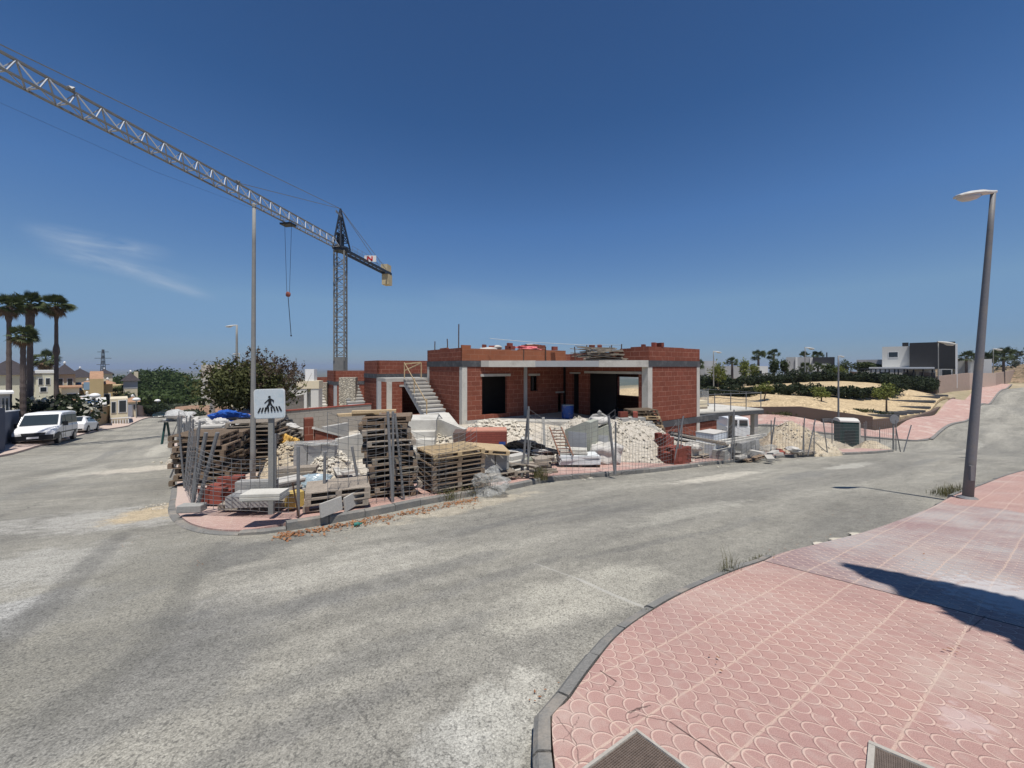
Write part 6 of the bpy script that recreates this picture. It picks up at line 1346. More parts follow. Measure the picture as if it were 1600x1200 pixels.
box_part('side_frame', o, CONCL, (w/2+.005, -w/2, 0, w/2+.09, -w/2+.09, hh*.9))
# weeds, bottle and dry leaves
def weeds(name, spots, m, label, cat='weeds', n=60, hh=.2, spread=.12, bw=.004, seed=1, kind=None, leaf=0, bend=.6):
    r = np.random.RandomState(seed); V = []; Fq = []; o0 = spots[0]
    for s in spots:
        for _ in range(n):
            b = np.array([s[0]+r.normal(0, spread), s[1]+r.normal(0, spread*.7), 0]); b[2] = s[2]; a = r.uniform(0, 6.28); H_ = hh*r.uniform(.35, 1.1); out = H_*r.uniform(.1, bend); dx = np.array([cos(a)*out, sin(a)*out, H_]); sd = np.array([-sin(a), cos(a), 0])*bw*r.uniform(.6, 1.4)
            m1 = b+dx*np.array([.4, .4, .65]); k = len(V); V += [b-sd, b+sd, m1+sd, m1-sd, b+dx+sd*.2, b+dx-sd*.2]; Fq += [(k, k+1, k+2, k+3), (k+3, k+2, k+4, k+5)]
            for _l in range(leaf):
                t = r.uniform(.3, 1); c = b+dx*t+r.normal(0, hh*.06, 3); e = r.normal(0, 1, 3); e /= np.linalg.norm(e); f_ = np.cross(e, r.normal(0, 1, 3)); f_ /= np.linalg.norm(f_); q = bw*4; k = len(V); V += [c-e*q, c+f_*q*.5, c+e*q, c-f_*q*.5]; Fq.append((k, k+1, k+2, k+3))
    V = np.array(V)-np.array([o0[0], o0[1], o0[2]]); o = raw(name, V, Fq, m, loc=o0); tag(o, label, cat, kind=kind); return o
def wp(*ps, off=0.): return [tuple(at(x, y, off)) for x, y in ps]
weeds('weed_clump', wp((1143, 897), (1132, 901), off=.04), L_WEED, 'tall dry weed growing at the kerb joint', 'weed', 26, .22, .03, .0016, 2, leaf=1)
weeds('weed_clump', wp((1190, 879), (1180, 884), (1198, 876), off=.03), L_WEED, 'low dark weed clump beside the pavement seam', 'weed', 70, .06, .04, .002, 3, leaf=1)
weeds('weed_clump', wp((1017, 963), (1012, 966), off=.04), L_WEED, 'small weed tuft on the kerb, second from the near end', 'weed', 40, .06, .012, .0012, 4)
weeds('weed_clump', wp((963, 1006), off=.05), L_LITTER, 'dead brown weed tuft on the kerb nearest the camera', 'weed', 60, .03, .012, .0014, 5)
weeds('weed_clump', wp((1485, 772), (1474, 774), (1497, 768), off=.03), L_WEED, 'dry grass tuft at the foot of the leaning lamp', 'weed', 130, .16, .12, .003, 6)
weeds('weed_clump', wp((838, 748), (846, 750), off=.08), L_WEED, 'green and straw weed in front of the mossy stones', 'weed', 110, .34, .08, .004, 7, leaf=1)
weeds('weed_clump', wp((742, 770), (725, 774), (758, 768), (700, 780), off=.02), L_WEED, 'green weeds along the kerb by the wide pallet stack', 'weed', 140, .22, .12, .004, 8, leaf=2)
weeds('weed_clump', wp((590, 796), (582, 799), off=.02), L_WEED, 'small weed at the kerb left of the wide stack', 'weed', 60, .1, .05, .003, 9, leaf=1)
weeds('weed_clump', wp((398, 700), (392, 706), off=.2), L_WEED, 'green weed between the left pallet stacks', 'weed', 90, .5, .1, .006, 10, leaf=2)
weeds('weed_clump', wp((770, 757), (800, 752), off=.05), L_WEED, 'weeds behind the torn film', 'weed', 60, .2, .12, .004, 12, leaf=1)
r = np.random.RandomState(5); V = []; Fq = []
line = [(430, 839), (470, 833), (520, 824), (560, 816), (600, 808), (640, 800), (680, 792), (720, 785), (745, 779)]
for i in range(900):
    t = r.uniform(0, len(line)-1.001); k = int(t); px = line[k][0]+(line[k+1][0]-line[k][0])*(t-k); py = line[k][1]+(line[k+1][1]-line[k][1])*(t-k)-1+abs(r.normal(0, 3.5)); 
    if r.rand() < .12: py += r.uniform(0, 10)
    V_ = (px, py); V.append(V_)
AA = [at(x, y, 0) for x, y in V[::3]]; VV = []; o0 = AA[0]
for i, p in enumerate(AA*3):
    c = np.array([p.x+r.normal(0, .035)-o0.x, p.y+r.normal(0, .035)-o0.y, h(p.x, p.y)+.012+abs(r.normal(0, .008))-o0.z]); e = r.normal(0, 1, 3); e[2] *= .35; e /= np.linalg.norm(e); f_ = np.cross(e, r.normal(0, .4, 3)+np.array([0, 0, 1])); f_ /= np.linalg.norm(f_); s = r.uniform(.012, .03); k = len(VV); VV += [c-e*s, c+f_*s*.6, c+e*s, c-f_*s*.6]; Fq.append((k, k+1, k+2, k+3))
tag(raw('fallen_leaves', VV, Fq, L_LITTER, loc=o0), 'dry orange leaves fallen along the site kerb', 'leaves', kind='stuff')
VV = []; Fq = []; pts = [(905, 738), (1130, 770), (1480, 1020), (1350, 810), (1300, 800), (1120, 1030), (1430, 870), (300, 880), (200, 850), (530, 849), (840, 1085), (1240, 855), (1210, 862), (1285, 845), (860, 760), (900, 752), (760, 790), (950, 748)]
for px, py in pts*6:
    p = at(px+r.normal(0, 14), py+r.normal(0, 6), .09 if px > 1000 and py > 860 else .0); c = np.array(p)+np.array([0, 0, .012]); e = r.normal(0, 1, 3); e[2] *= .2; e /= np.linalg.norm(e); f_ = np.cross(e, [0, 0, 1.]); s = r.uniform(.006, .014); k = len(VV); VV += [c-e*s, c+f_*s*.5, c+e*s, c-f_*s*.5]; Fq.append((k, k+1, k+2, k+3))
tag(raw('scattered_leaves', VV, Fq, L_LITTER), 'a few dry leaves and crumbs scattered on the street', 'leaves', kind='stuff')
b = at(553, 820, .03); o = MB().tube([(0, 0, 0), (.07, 0, 0), (.085, 0, 0), (.11, 0, 0)], [.028, .028, .012, .011], 10).build('plastic_bottle', mat('green_bottle_plastic', (.03, .16, .13), .3, .1), loc=b, rz=.5); tag(o, 'small crushed green bottle among the dry leaves', 'bottle')
for i, (px, py, s) in enumerate(((1282, 852, .05), (1310, 846, .07), (1340, 838, .06), (922, 748, .05), (912, 750, .035))):
    b = at(px, py, 0); o = MB().blob((0, 0, s*.2), (s*1.6, s, s*.4), i, .4, 2).build('rubble_chunk', RUBM, loc=b); tag(o, ['flat pale chunk nearest the pavement seam', 'pale chunk in the middle of the lowered kerb', 'pale chunk furthest along the lowered kerb', 'white chunk at the site kerb, right of two', 'white chunk at the site kerb, left of two'][i], 'stone')
# loose boards and broken pieces strewn over the heaps
def strewn(n, x0, x1, y0, y1, d0, d1, zoff, m, name, dims, lab, cat, grp, seed=1, tl=.25):
    r = random.Random(seed)
    for i in range(n):
        px = r.uniform(x0, x1); d = r.uniform(d0, d1); q = G(px, d, zoff*r.uniform(.5, 1.1)); L, W_, t = r.choice(dims)
        put((name, L, W_, t, m.name), lambda: MB().box(-L/2, -W_/2, 0, L/2, W_/2, t), m, name, q, r.uniform(0, pi), lab, cat, grp, tilt=(r.uniform(-tl, tl), r.uniform(-tl, tl)))
strewn(22, 475, 545, 0, 0, 8.6, 10.4, .34, SLABM, 'slab_fragment', [(.35, .2, .05), (.25, .22, .06), (.45, .12, .04)], 'broken slab piece strewn over the rubble left of the tall pallets', 'slab', 'broken slabs left of the tall pallets', 81)
strewn(16, 470, 540, 0, 0, 7.0, 8.4, .2, WOODG, 'loose_board', [(.7, .09, .025), (.5, .08, .02)], 'loose weathered board strewn behind the low pallets', 'board', 'loose boards behind the low pallets', 82)
strewn(24, 300, 400, 0, 0, 11.0, 15.0, 1.15, WOODG, 'loose_board', [(.9, .1, .03), (.6, .12, .03)], 'loose grey board strewn on the left pallet stacks', 'board', 'loose boards on the left stacks', 83)
strewn(18, 300, 400, 0, 0, 12.0, 15.0, 1.0, BAGW, 'slab_fragment', [(.4, .3, .1), (.3, .3, .15)], 'pale packet lying among the left stacks', 'packet', 'pale packets among the left stacks', 84)
strewn(20, 690, 830, 0, 0, 14.5, 16.5, .5, SLABM, 'slab_fragment', [(.4, .25, .07), (.6, .15, .05)], 'pale broken piece in the rubble along the villa plinth', 'slab', 'broken pieces along the plinth', 85)
strewn(14, 640, 740, 0, 0, 12.5, 14.0, .3, SLABM, 'slab_fragment', [(.35, .25, .08), (.5, .15, .05)], 'broken piece lying around the entrance steps', 'slab', 'broken pieces round the steps', 86)
strewn(16, 770, 850, 0, 0, 9.2, 11., .4, WOODG, 'loose_board', [(.8, .1, .03), (.6, .14, .03)], 'loose grey board in the heap before the white gravel', 'board', 'loose boards before the gravel', 87)
strewn(14, 1100, 1220, 0, 0, 14.5, 17., .35, SLABM, 'slab_fragment', [(.45, .25, .08), (.3, .3, .1)], 'grey broken piece between the packs on the right pavement', 'slab', 'broken pieces on the right pavement', 88)
strewn(10, 1120, 1230, 0, 0, 15.5, 18., .3, REDB, 'slab_fragment', [(.3, .14, .12)], 'dark red brick lying loose near the garage columns', 'brick', 'loose bricks near the garage', 89)
# loose dropped things so heaps look used
for i in range(30):
    px = rg.choice((rg.uniform(470, 600), rg.uniform(860, 1000), rg.uniform(1100, 1300), rg.uniform(640, 800))); py = {0: 770}.get(1, 745) if px < 640 else 712-(px-900)*.02 if px > 860 else 716
    b = at(px, py+rg.uniform(-14, 6), .15); s = rg.uniform(.03, .08)
    put('chunk', lambda: MB().blob((0, 0, 0), (1, .8, .6), 3, .35, 1), RUBM, 'rubble_chunk', b+Vector((0, 0, s*.3)), rg.uniform(0, 3), 'small broken chunk of masonry lying on the site', 'stone', 'small masonry chunks', scale=s)
# ================================================================ VEHICLES
def ring_loft(mb, secs, close=True):
    n = len(secs[0]); vs = [p for s in secs for p in s]; fs = []
    for j in range(len(secs)-1):
        for i in range(n): fs.append((j*n+i, j*n+(i+1) % n, (j+1)*n+(i+1) % n, (j+1)*n+i))
    if close: fs += [tuple(range(n))[::-1], tuple((len(secs)-1)*n+i for i in range(n))]
    mb.add(vs, fs)
def vehicle(loc, rz, label, cat, body, glassrows, paint, L, Wd, wheels, wr, tail=False, group=None, van=False, slope=0.):
    """body: [(x, halfwidth low, z low, z belt, halfwidth top, z top)] from the nose (+x) to the tail"""
    o = empty('parked_van' if van else 'parked_car', loc, rz, label, cat, group); o.rotation_euler = (0, slope, rz)
    def sec(x, hw, zl, zb, ht, zt):
        r = [(x, hw*.94, zl), (x, hw, zl+(zb-zl)*.35), (x, hw, zb-.06), (x, hw*.965, zb), (x, ht, zt-.06 if zt > zb+.1 else zt), (x, ht*.8, zt), (x, 0, zt+.015)]
        return r + [(a, -b, c) for a, b, c in r[::-1][1:]]
    mb = MB(); ring_loft(mb, [sec(*s) for s in body]); mb.build('body', paint, o, smooth=False, auto=.03)
    for nm, pts, m in glassrows:
        mb = MB()
        for quad in pts:
            v = [Vector(p) for p in quad]; nn = (v[1]-v[0]).cross(v[-1]-v[0]).normalized()
            c = sum(v, Vector())/len(v)
            if nn.dot(c-Vector((0, 0, .8))) < 0: v = v[::-1]; nn = -nn
            k = len(v); mb.add([p+nn*.018 for p in v]+[p-nn*.02 for p in v], [tuple(range(k)), tuple(range(k, 2*k))[::-1]]+[(i, i+k, (i+1) % k+k, (i+1) % k) for i in range(k)][::1])
        mb.build(nm, m, o)
    for wx in wheels:
        for s in (-1, 1):
            M = Matrix.Translation((wx, s*(Wd/2-.1), wr)) @ Matrix.Rotation(R(90), 4, 'X')
            w = empty('wheel', (0, 0, 0)); bpy.data.objects.remove(w)
            mb = MB(); mb.lathe([(0, -.11), (wr*.9, -.11), (wr, -.07), (wr, .07), (wr*.9, .11), (0, .11)], 20, M); ty = mb.build('wheel', RUBBER, o, smooth=False)
            mb = MB(); mb.lathe([(0, -.12), (wr*.62, -.122), (wr*.66, 0), (wr*.62, .122), (0, .12)], 14, M); mb.build('rim', RIM, ty)
            mb = MB(); mb.lathe([(0, -.115), (wr*1.16, -.112), (wr*1.16, .1), (0, .112)], 20, Matrix.Translation((0, -s*.0, .03)) @ M); mb.build('wheel_arch', BLACKM, o)
    return o
# white van
v0 = G(73, 28.2, 0); VL, VW = 5.2, 2.05; hw = VW/2
vb = [(2.55, .82, .42, .72, .8, .80), (2.48, .97, .32, .86, .9, .96), (2.2, 1.0, .3, 1.04, .93, 1.12), (1.62, hw, .28, 1.2, .95, 1.28), (1.0, hw, .28, 1.25, .88, 2.05), (.72, hw, .28, 1.25, .90, 2.20), (-1.2, hw, .28, 1.25, .91, 2.26), (-2.45, hw, .3, 1.25, .9, 2.22), (-2.6, hw*.97, .4, 1.25, .86, 2.14)]
def side(x0, x1, z0, z1, s, t=0.): return [(x0, s*(hw-.005-(z0-1.25)*.11), z0), (x1+t, s*(hw-.005-(z0-1.25)*.11), z0), (x1, s*(hw-.005-(z1-1.25)*.125), z1), (x0, s*(hw-.005-(z1-1.25)*.125), z1)]
gl = [('windscreen', [[(1.62, .88, 1.34), (1.62, -.88, 1.34), (1.06, -.80, 2.03), (1.06, .80, 2.03)]], GLASS),
      ('side_window', [side(.55, .95, 1.32, 1.95, 1, .45)], GLASS), ('side_window', [side(.55, .95, 1.32, 1.95, -1, .45)], GLASS),
      ('rear_side_window', [side(-1.0, .4, 1.36, 1.98, 1)], GLASS), ('rear_side_window', [side(-1.0, .4, 1.36, 1.98, -1)], GLASS), ('rear_side_window', [side(-2.3, -1.08, 1.36, 1.98, 1)], GLASS), ('rear_side_window', [side(-2.3, -1.08, 1.36, 1.98, -1)], GLASS),
      ('front_bumper', [[(2.62, .93, .34), (2.62, -.93, .34), (2.6, -.93, .68), (2.6, .93, .68)], [(2.6, .96, .36), (1.9, 1.04, .34), (1.95, 1.04, .82), (2.52, .97, .7)], [(2.6, -.96, .36), (1.9, -1.04, .34), (1.95, -1.04, .82), (2.52, -.97, .7)]], BLACKM),
      ('grille', [[(2.585, .5, .7), (2.585, -.5, .7), (2.55, -.56, .84), (2.55, .56, .84)]], BLACKM), ('number_plate', [[(2.65, .27, .46), (2.65, -.27, .46), (2.65, -.27, .58), (2.65, .27, .58)]], WHITEP),
      ('headlight', [[(2.56, .6, .78), (2.3, .97, .8), (2.15, .98, 1.06), (2.42, .62, .98)]], GLASS), ('headlight', [[(2.56, -.6, .78), (2.3, -.97, .8), (2.15, -.98, 1.06), (2.42, -.62, .98)]], GLASS)]
vh = vehicle(v0, math.atan2(-.80, .60), 'white passenger van parked nose towards the camera at the left kerb', 'van', vb, gl, WHITEP, VL, VW, (1.75, -1.75), .35, van=True, slope=R(-4))
mb = MB()
for s in (-1, 1): mb.box(1.0, s*1.02, 1.2, 1.1, s*1.26, 1.5) if s > 0 else mb.box(1.0, -1.26, 1.2, 1.1, -1.02, 1.5)
mb.build('wing_mirror', BLACKM, vh); mb = MB(); mb.box(-2.3, hw-.02, .7, 1.5, hw+.012, .78); mb.build('rub_strip', BLACKM, vh); mb = MB(); [mb.box(x_, hw-.01, .35, x_+.018, hw+.006, 1.3) for x_ in (.98, -.02+.5, -1.05)]; mb.build('door_seam', BLACKM, vh); mb = MB(); mb.box(2.25, -.4, 1.105, 2.45, .4, 1.12); mb.build('bonnet_vent', BLACKM, vh) if False else None
# white hatchback, seen from behind
def hatch(loc, rz, label, paint, flip=False, group=None, slope=0.):
    w = .9; b = [(2.05, .6, .35, .6, .6, .66), (1.95, .8, .22, .68, .78, .74), (1.2, .88, .2, .86, .82, .94), (.75, w, .2, .9, .8, 1.0), (.15, w, .2, .92, .66, 1.42), (-.6, w, .2, .95, .66, 1.48), (-1.3, w, .2, .98, .64, 1.42), (-1.85, .88, .24, 1.0, .66, 1.06), (-2.05, .8, .36, .8, .7, .86)]
    def sd(x0, x1, z0, z1, s, t0, t1): return [(x0, s*(w-.05), z0), (x1, s*(w-.05), z0), (x1+t1, s*.68, z1), (x0+t0, s*.68, z1)]
    g = [('windscreen', [[(.77, .74, 1.03), (.77, -.74, 1.03), (.2, -.6, 1.43), (.2, .6, 1.43)]], GLASS), ('rear_window', [[(-1.87, .6, 1.1), (-1.87, -.6, 1.1), (-1.36, -.55, 1.44), (-1.36, .55, 1.44)]], GLASS)]
    for s in (-1, 1): g += [('side_window', [sd(-.35, .62, .98, 1.36, s, 0, -.5)], GLASS), ('side_window', [sd(-1.35, -.42, 1.0, 1.36, s, .25, 0)], GLASS), ('tail_light', [[(-1.99, s*.78, .82), (-1.99, s*.45, .8), (-1.9, s*.45, .96), (-1.7, s*.87, 1.0), (-1.75, s*.89, .86)]], REDL), ('headlight', [[(2.0, s*.5, .58), (1.8, s*.8, .6), (1.7, s*.8, .74), (1.92, s*.5, .7)]], LAMPG)]
    g += [('number_plate', [[(-2.07, .26, .6), (-2.07, -.26, .6), (-2.06, -.26, .72), (-2.06, .26, .72)]], OFFW), ('rear_bumper', [[(-2.07, .7, .3), (-2.07, -.7, .3), (-2.08, -.7, .42), (-2.08, .7, .42)]], BLACKM)]
    return vehicle(loc, rz, label, 'car', b, g, paint, 4.1, 1.8, (1.3, -1.3), .31, group=group, slope=slope)
DS = math.atan2(.83, -.56)
hatch(G(124, 35.2, 0), DS, 'white hatchback parked behind the white van', WHITEP, slope=R(4)); 
hatch(G(251, 63, 0), DS+pi, 'dark green car parked far down the left street', DARKP); hatch(G(269, 74, 0), DS, 'distant white car parked beyond the dark green one', WHITEP)
# white van seen through the concrete frame
vb2 = [(2.1, .75, .35, .6, .75, .75), (1.9, .85, .25, .9, .8, 1.0), (1.2, .9, .25, 1.05, .82, 1.15), (.75, .9, .25, 1.1, .78, 1.75), (-2.0, .9, .25, 1.1, .8, 1.82), (-2.15, .86, .3, 1.1, .78, 1.75)]
g2 = [('windscreen', [[(1.2, .72, 1.2), (1.2, -.72, 1.2), (.8, -.66, 1.72), (.8, .66, 1.72)]], GLASS)]+[('rear_window', [[(-2.17, s*.08, 1.15), (-2.17, s*.7, 1.15), (-2.16, s*.68, 1.62), (-2.16, s*.08, 1.62)]], GLASS) for s in (-1, 1)]+[('side_window', [[(.9, s*.88, 1.15), (.2, s*.88, 1.15), (.2, s*.82, 1.6), (.68, s*.82, 1.6)]], GLASS) for s in (-1, 1)]
vehicle(G(1138, 33.5, .12), R(80), 'small white van seen between the columns of the concrete frame', 'van', vb2, g2, WHITEP, 4.3, 1.8, (1.35, -1.35), .3, van=True)
b = G(1480+0, 62, .3); 

# ================================================================ VEGETATION
def leaves_np(r, c, rad, n, size, shell=.5, flat=1., zlo=-1., lump=.25, ph=None):
    """n leaf quads spread through an uneven ellipsoid"""
    u = r.normal(0, 1, (n, 3)); u /= np.linalg.norm(u, axis=1)[:, None]
    rr = (shell+(1-shell)*r.rand(n)**.6)
    if ph is None: ph = r.uniform(-2.6, 2.6, (6, 3)); 
    k = 1+lump*np.sin(u @ ph.T + np.arange(len(ph))).sum(1)/1.8
    p = u*(rr*k)[:, None]*np.array(rad); p[:, 2] = np.maximum(p[:, 2], zlo*rad[2]); p += np.array(c)
    e = r.normal(0, 1, (n, 3)); e /= np.linalg.norm(e, axis=1)[:, None]; f = np.cross(e, u+r.normal(0, .6, (n, 3))); f /= np.linalg.norm(f, axis=1)[:, None]+1e-9
    s = size*r.uniform(.5, 1.4, n)[:, None]
    V = np.stack([p-e*s, p+f*s*.55, p+e*s, p-f*s*.55], 1).reshape(-1, 3); return V
def leafobj(name, Vs, m, parent=None, loc=None):
    V = np.concatenate(Vs); return raw(name, V, np.arange(len(V)).reshape(-1, 4), m, parent, loc=loc)
def tree(loc, hh, rad, m, label, n=2500, size=.12, seed=1, trunk=.12, cz=.6, clumps=7, cat='tree', group=None, name='tree', m2=None, th=.35, shell=.25, clr=.5):
    """tapered trunk, limbs into clumps, leaves in each clump; rad = (rx, ry, rz) of the crown"""
    r = np.random.RandomState(seed); o = empty(name, loc, 0, label, cat, group); cc = np.array([0, 0, hh-rad[2]]); mb = MB()
    mb.tube([(0, 0, -.3), (r.normal(0, .05), r.normal(0, .05), hh*.3), (0, 0, max(hh*th, hh-rad[2]*1.6)), tuple(cc)], [trunk*1.3, trunk, trunk*.8, trunk*.4], 8)
    Vs = []; Vt = []
    for k in range(clumps):
        d = r.normal(0, 1, 3); d /= np.linalg.norm(d); c = cc+d*np.array(rad)*r.uniform(.3, .62); 
        mb.tube([(0, 0, max(hh*th*.9, hh-rad[2]*1.7)), tuple((c+cc)/2+r.normal(0, .05, 3)), tuple(c)], [trunk*.5, trunk*.3, trunk*.1], 5)
        Vs.append(leaves_np(r, c, np.array(rad)*r.uniform(clr*.8, clr*1.2), n//clumps, size, shell))
    mb.build('trunk', BARK, o); leafobj('crown', Vs, m, o)
    if m2: leafobj('dry_twigs', [leaves_np(r, cc+np.array([r.uniform(-.5, .8)*rad[0], 0, rad[2]*.55]), np.array(rad)*.55, n//7, size*.9, .1) for _ in range(3)], m2, o)
    return o
# dense hedge or mass of leaves along a line
def hedge(pts, wd, hh, m, label, dens=220, size=.12, seed=1, name='hedge', cat='hedge', stems=True, group=None, low=.0):
    r = np.random.RandomState(seed); o0 = Vector(pts[0]); o = empty(name, o0, 0, label, cat, group); Vs = []; mb = MB()
    for a, b in zip(pts[:-1], pts[1:]):
        a = Vector(a); b = Vector(b); L = (b-a).length; n = max(1, int(L/(hh*.7)))
        for i in range(n):
            c = a.lerp(b, (i+.5)/n)-o0; s = r.uniform(.8, 1.15)
            Vs.append(leaves_np(r, (c.x+r.normal(0, .1), c.y+r.normal(0, .1), c.z+low+(hh-low)*.5*s), (L/n*.72, wd*.6, (hh-low)*.52*s), int(dens*hh*L/n), size, .35, zlo=-.95))
            if stems: mb.tube([(c.x, c.y, c.z-.2), (c.x+r.normal(0, .1), c.y, c.z+hh*.6)], [.07, .03], 5)
    if stems: mb.build('stems', BARK, o)
    leafobj('foliage', Vs, m, o); return o
def palm(loc, hh, tr, cr, label, seed=1, skirt=True, n=34, group=None, lean=0., bulb=None, fan=.62, dn=14):
    r = random.Random(seed); o = empty('palm_tree', loc, 0, label, 'palm tree', group); mb = MB(); K = 30; pts = []; rad = []
    for i in range(K+1):
        t = i/K; pts.append((lean*t*t, .0, -.5+(hh+.5)*t)); q = tr*(1.25-.35*t)*(1+.10*(i % 2)+.05*r.uniform(-1, 1))
        if bulb and abs(t-bulb[0]) < bulb[1]: q *= bulb[2]
        rad.append(q)
    mb.tube(pts, rad, 10); mb.build('trunk', PBARK, o)
    def fan_(mb, a, el, L, droop, w):
        c = Vector((lean, 0, hh)); d = Vector((cos(a)*cos(el), sin(a)*cos(el), sin(el))); e = c+d*L*.52+Vector((0, 0, -droop*.25)); mb.bar(c, e, .03*cr)
        sd = Vector((-sin(a), cos(a), 0)); sd = (Matrix.Rotation(r.uniform(-1.0, 1.0), 3, d) @ sd)
        for k in range(13):
            b = (k-6)/6*1.35; dd = (d*cos(b)+sd*sin(b)).normalized(); ll = L*fan*(1-.18*abs(b)); p1 = e+dd*ll*.6; p2 = e+dd*ll+Vector((0, 0, -droop*(.3+.5*r.random()))); ws = (sd*cos(b)-d*sin(b))*w*.7
            mb.add([e, p1-ws, p2, p1+ws], [(0, 1, 2, 3)])
    mb = MB()
    for i in range(n):
        a = r.uniform(0, 2*pi); el = R(r.uniform(-30, 75)); fan_(mb, a, el, cr*r.uniform(.85, 1.1), cr*(.25 if el < R(20) else .08), cr*.05)
    mb.build('crown', L_PALM, o)
    if skirt:
        mb = MB()
        for i in range(dn): a = r.uniform(0, 2*pi); fan_(mb, a, R(r.uniform(-70, -15)), cr*r.uniform(.6, .95), cr*.35, cr*.05)
        mb.build('dead_fronds', L_DEAD, o)
    return o
# left palms
PG = 'tall palms left of the street'
for (px, d, pyt, tr, cr, lab, sd, bulb) in ((14, 34, 477, .15, 1.12, 'tall palm at the left edge with brown dry fronds', 3, (.95, .05, 1.5)), (47, 36, 474, .19, 1.2, 'thickest tall palm with a bulging neck under its crown', 4, (.9, .09, 1.55)), (88, 38, 478, .14, 1.25, 'slender tall palm with a knot halfway up, rightmost of the left group', 5, (.64, .03, 1.6)), (36, 33, 524, .17, 1.0, 'shorter palm standing between the tall ones', 6, None)):
    b = G(px, d, 0); palm(b, -(pyt-HZ)/F*d-b.z, tr, cr, lab, sd, n=46, group=PG, bulb=bulb, dn=24)
b = G(70, 75, 0); palm(b, -(562-HZ)/F*75-b.z, .3, 2.2, 'small palm crown showing over the cream house roof', 9, n=30, group='low palms among the left houses')
b = G(185, 60, 0); palm(b, -(618-HZ)/F*60-b.z, .3, 2.4, 'bushy low palm in front of the square house tower', 10, n=36, group='low palms among the left houses')
# white flowering oleander and shrubs behind the van
def bush(px, d, pyt, w, m, label, n=2600, size=.14, seed=1, pyb=None, flowers=0, cat='bush', ry=1.2, name='bush'):
    b = G(px, d, 0) if pyb is None else P(px, pyb, d); hh = -(pyt-HZ)/F*d-b.z; r = np.random.RandomState(seed); o = empty(name, b, 0, label, cat); Vs = []; mb = MB()
    for k in range(8):
        c = (r.uniform(-.55, .55)*w, r.uniform(-.4, .4)*ry, hh*r.uniform(.35, .72)); Vs.append(leaves_np(r, c, (w*.5, ry*.7, hh*.36), n//8, size, .3)); mb.tube([(c[0]*.2, 0, -.2), (c[0]*.6, c[1]*.5, hh*.3), c], [.09, .06, .02], 5)
    mb.build('stems', BARK, o); leafobj('foliage', Vs, m, o)
    if flowers: leafobj('blossom', [leaves_np(r, (0, -.1, hh*.55), (w*.95, ry*.9, hh*.45), flowers, size*1.0, .75)], L_FLOW, o)
    return o
bush(92, 36, 620, 2.8, L_DARK, 'large dark shrub with white blossom behind the white van', 3400, .2, 3, flowers=260, ry=1.8)
bush(128, 38, 645, 1.2, L_DARK, 'smaller dark shrub with white blossom right of the large one', 1200, .16, 4, flowers=60); bush(50, 31, 650, 2.4, L_HEDGE, 'low green hedge above the blue-grey wall', 2200, .15, 5)
bush(160, 46, 640, 2.0, L_BUSH, 'rounded green shrub above the ochre garden wall', 1800, .16, 6); bush(138, 44, 648, 1.0, L_HEDGE, 'small green shrub left of the rounded one', 900, .14, 7); bush(212, 58, 632, 3.6, L_DARK, 'dark garden trees below the square tower', 2600, .24, 8, ry=2.5)
bush(240, 66, 637, 3.2, L_DARK, 'dark green trees behind the dark parked car', 2400, .26, 9, ry=2.5); bush(276, 82, 632, 4.2, L_OLIVE, 'grey-green olive tree behind the parked cars', 2600, .3, 10, ry=3); bush(295, 62, 640, 2.2, L_OLIVE, 'small round olive tree on the earth bank', 1800, .2, 11, ry=2, cat='tree', name='olive_tree'); bush(165, 62, 618, 1.8, L_BUSH, 'bright green shrub between the low houses', 1400, .2, 12)
# stone pines beyond the street
r_ = random.Random(8)
pn = [(140, 150, 585, 10), (172, 130, 583, 9), (198, 126, 578, 9), (222, 132, 573, 10), (246, 128, 569, 11), (268, 135, 573, 10), (290, 128, 579, 9), (312, 124, 577, 10), (335, 120, 580, 9), (232, 112, 590, 8), (262, 110, 586, 8), (205, 108, 598, 8), (292, 106, 594, 8), (318, 100, 592, 8), (180, 112, 600, 7), (250, 96, 606, 7), (224, 98, 608, 7), (285, 94, 610, 7), (345, 105, 590, 8), (158, 165, 590, 11), (118, 170, 592, 12), (120, 210, 594, 12)]
LBL = ['at the left end of the wood', 'in the second row from the left', 'left of the highest crown', 'just left of the highest crown', 'with the highest crown', 'just right of the highest crown', 'in the dip of the wood', 'left of the white column', 'directly behind the white column', 'in front of the highest crown, left', 'in front of the highest crown, right', 'behind the square tower', 'over the red earth', 'over the red earth, further right', 'left of the square tower', 'low at the front of the wood', 'low behind the dark trees', 'low over the red earth bank', 'behind the big bush', 'far left, beyond the chimney', 'beyond the solar panels', 'farthest on the left']
for i, (px, d, py, w) in enumerate(pn):
    b = G(px, d, 0); hh = -(py-HZ)/F*d-b.z; tree(b, hh, (w, w*.8, hh*.40), L_PINE, 'spreading green stone pine ' + LBL[i], 2600, .42, 100+i, .35, clumps=11, group='stone pines beyond the left street', name='pine_tree', th=.3, shell=.45, clr=.42)
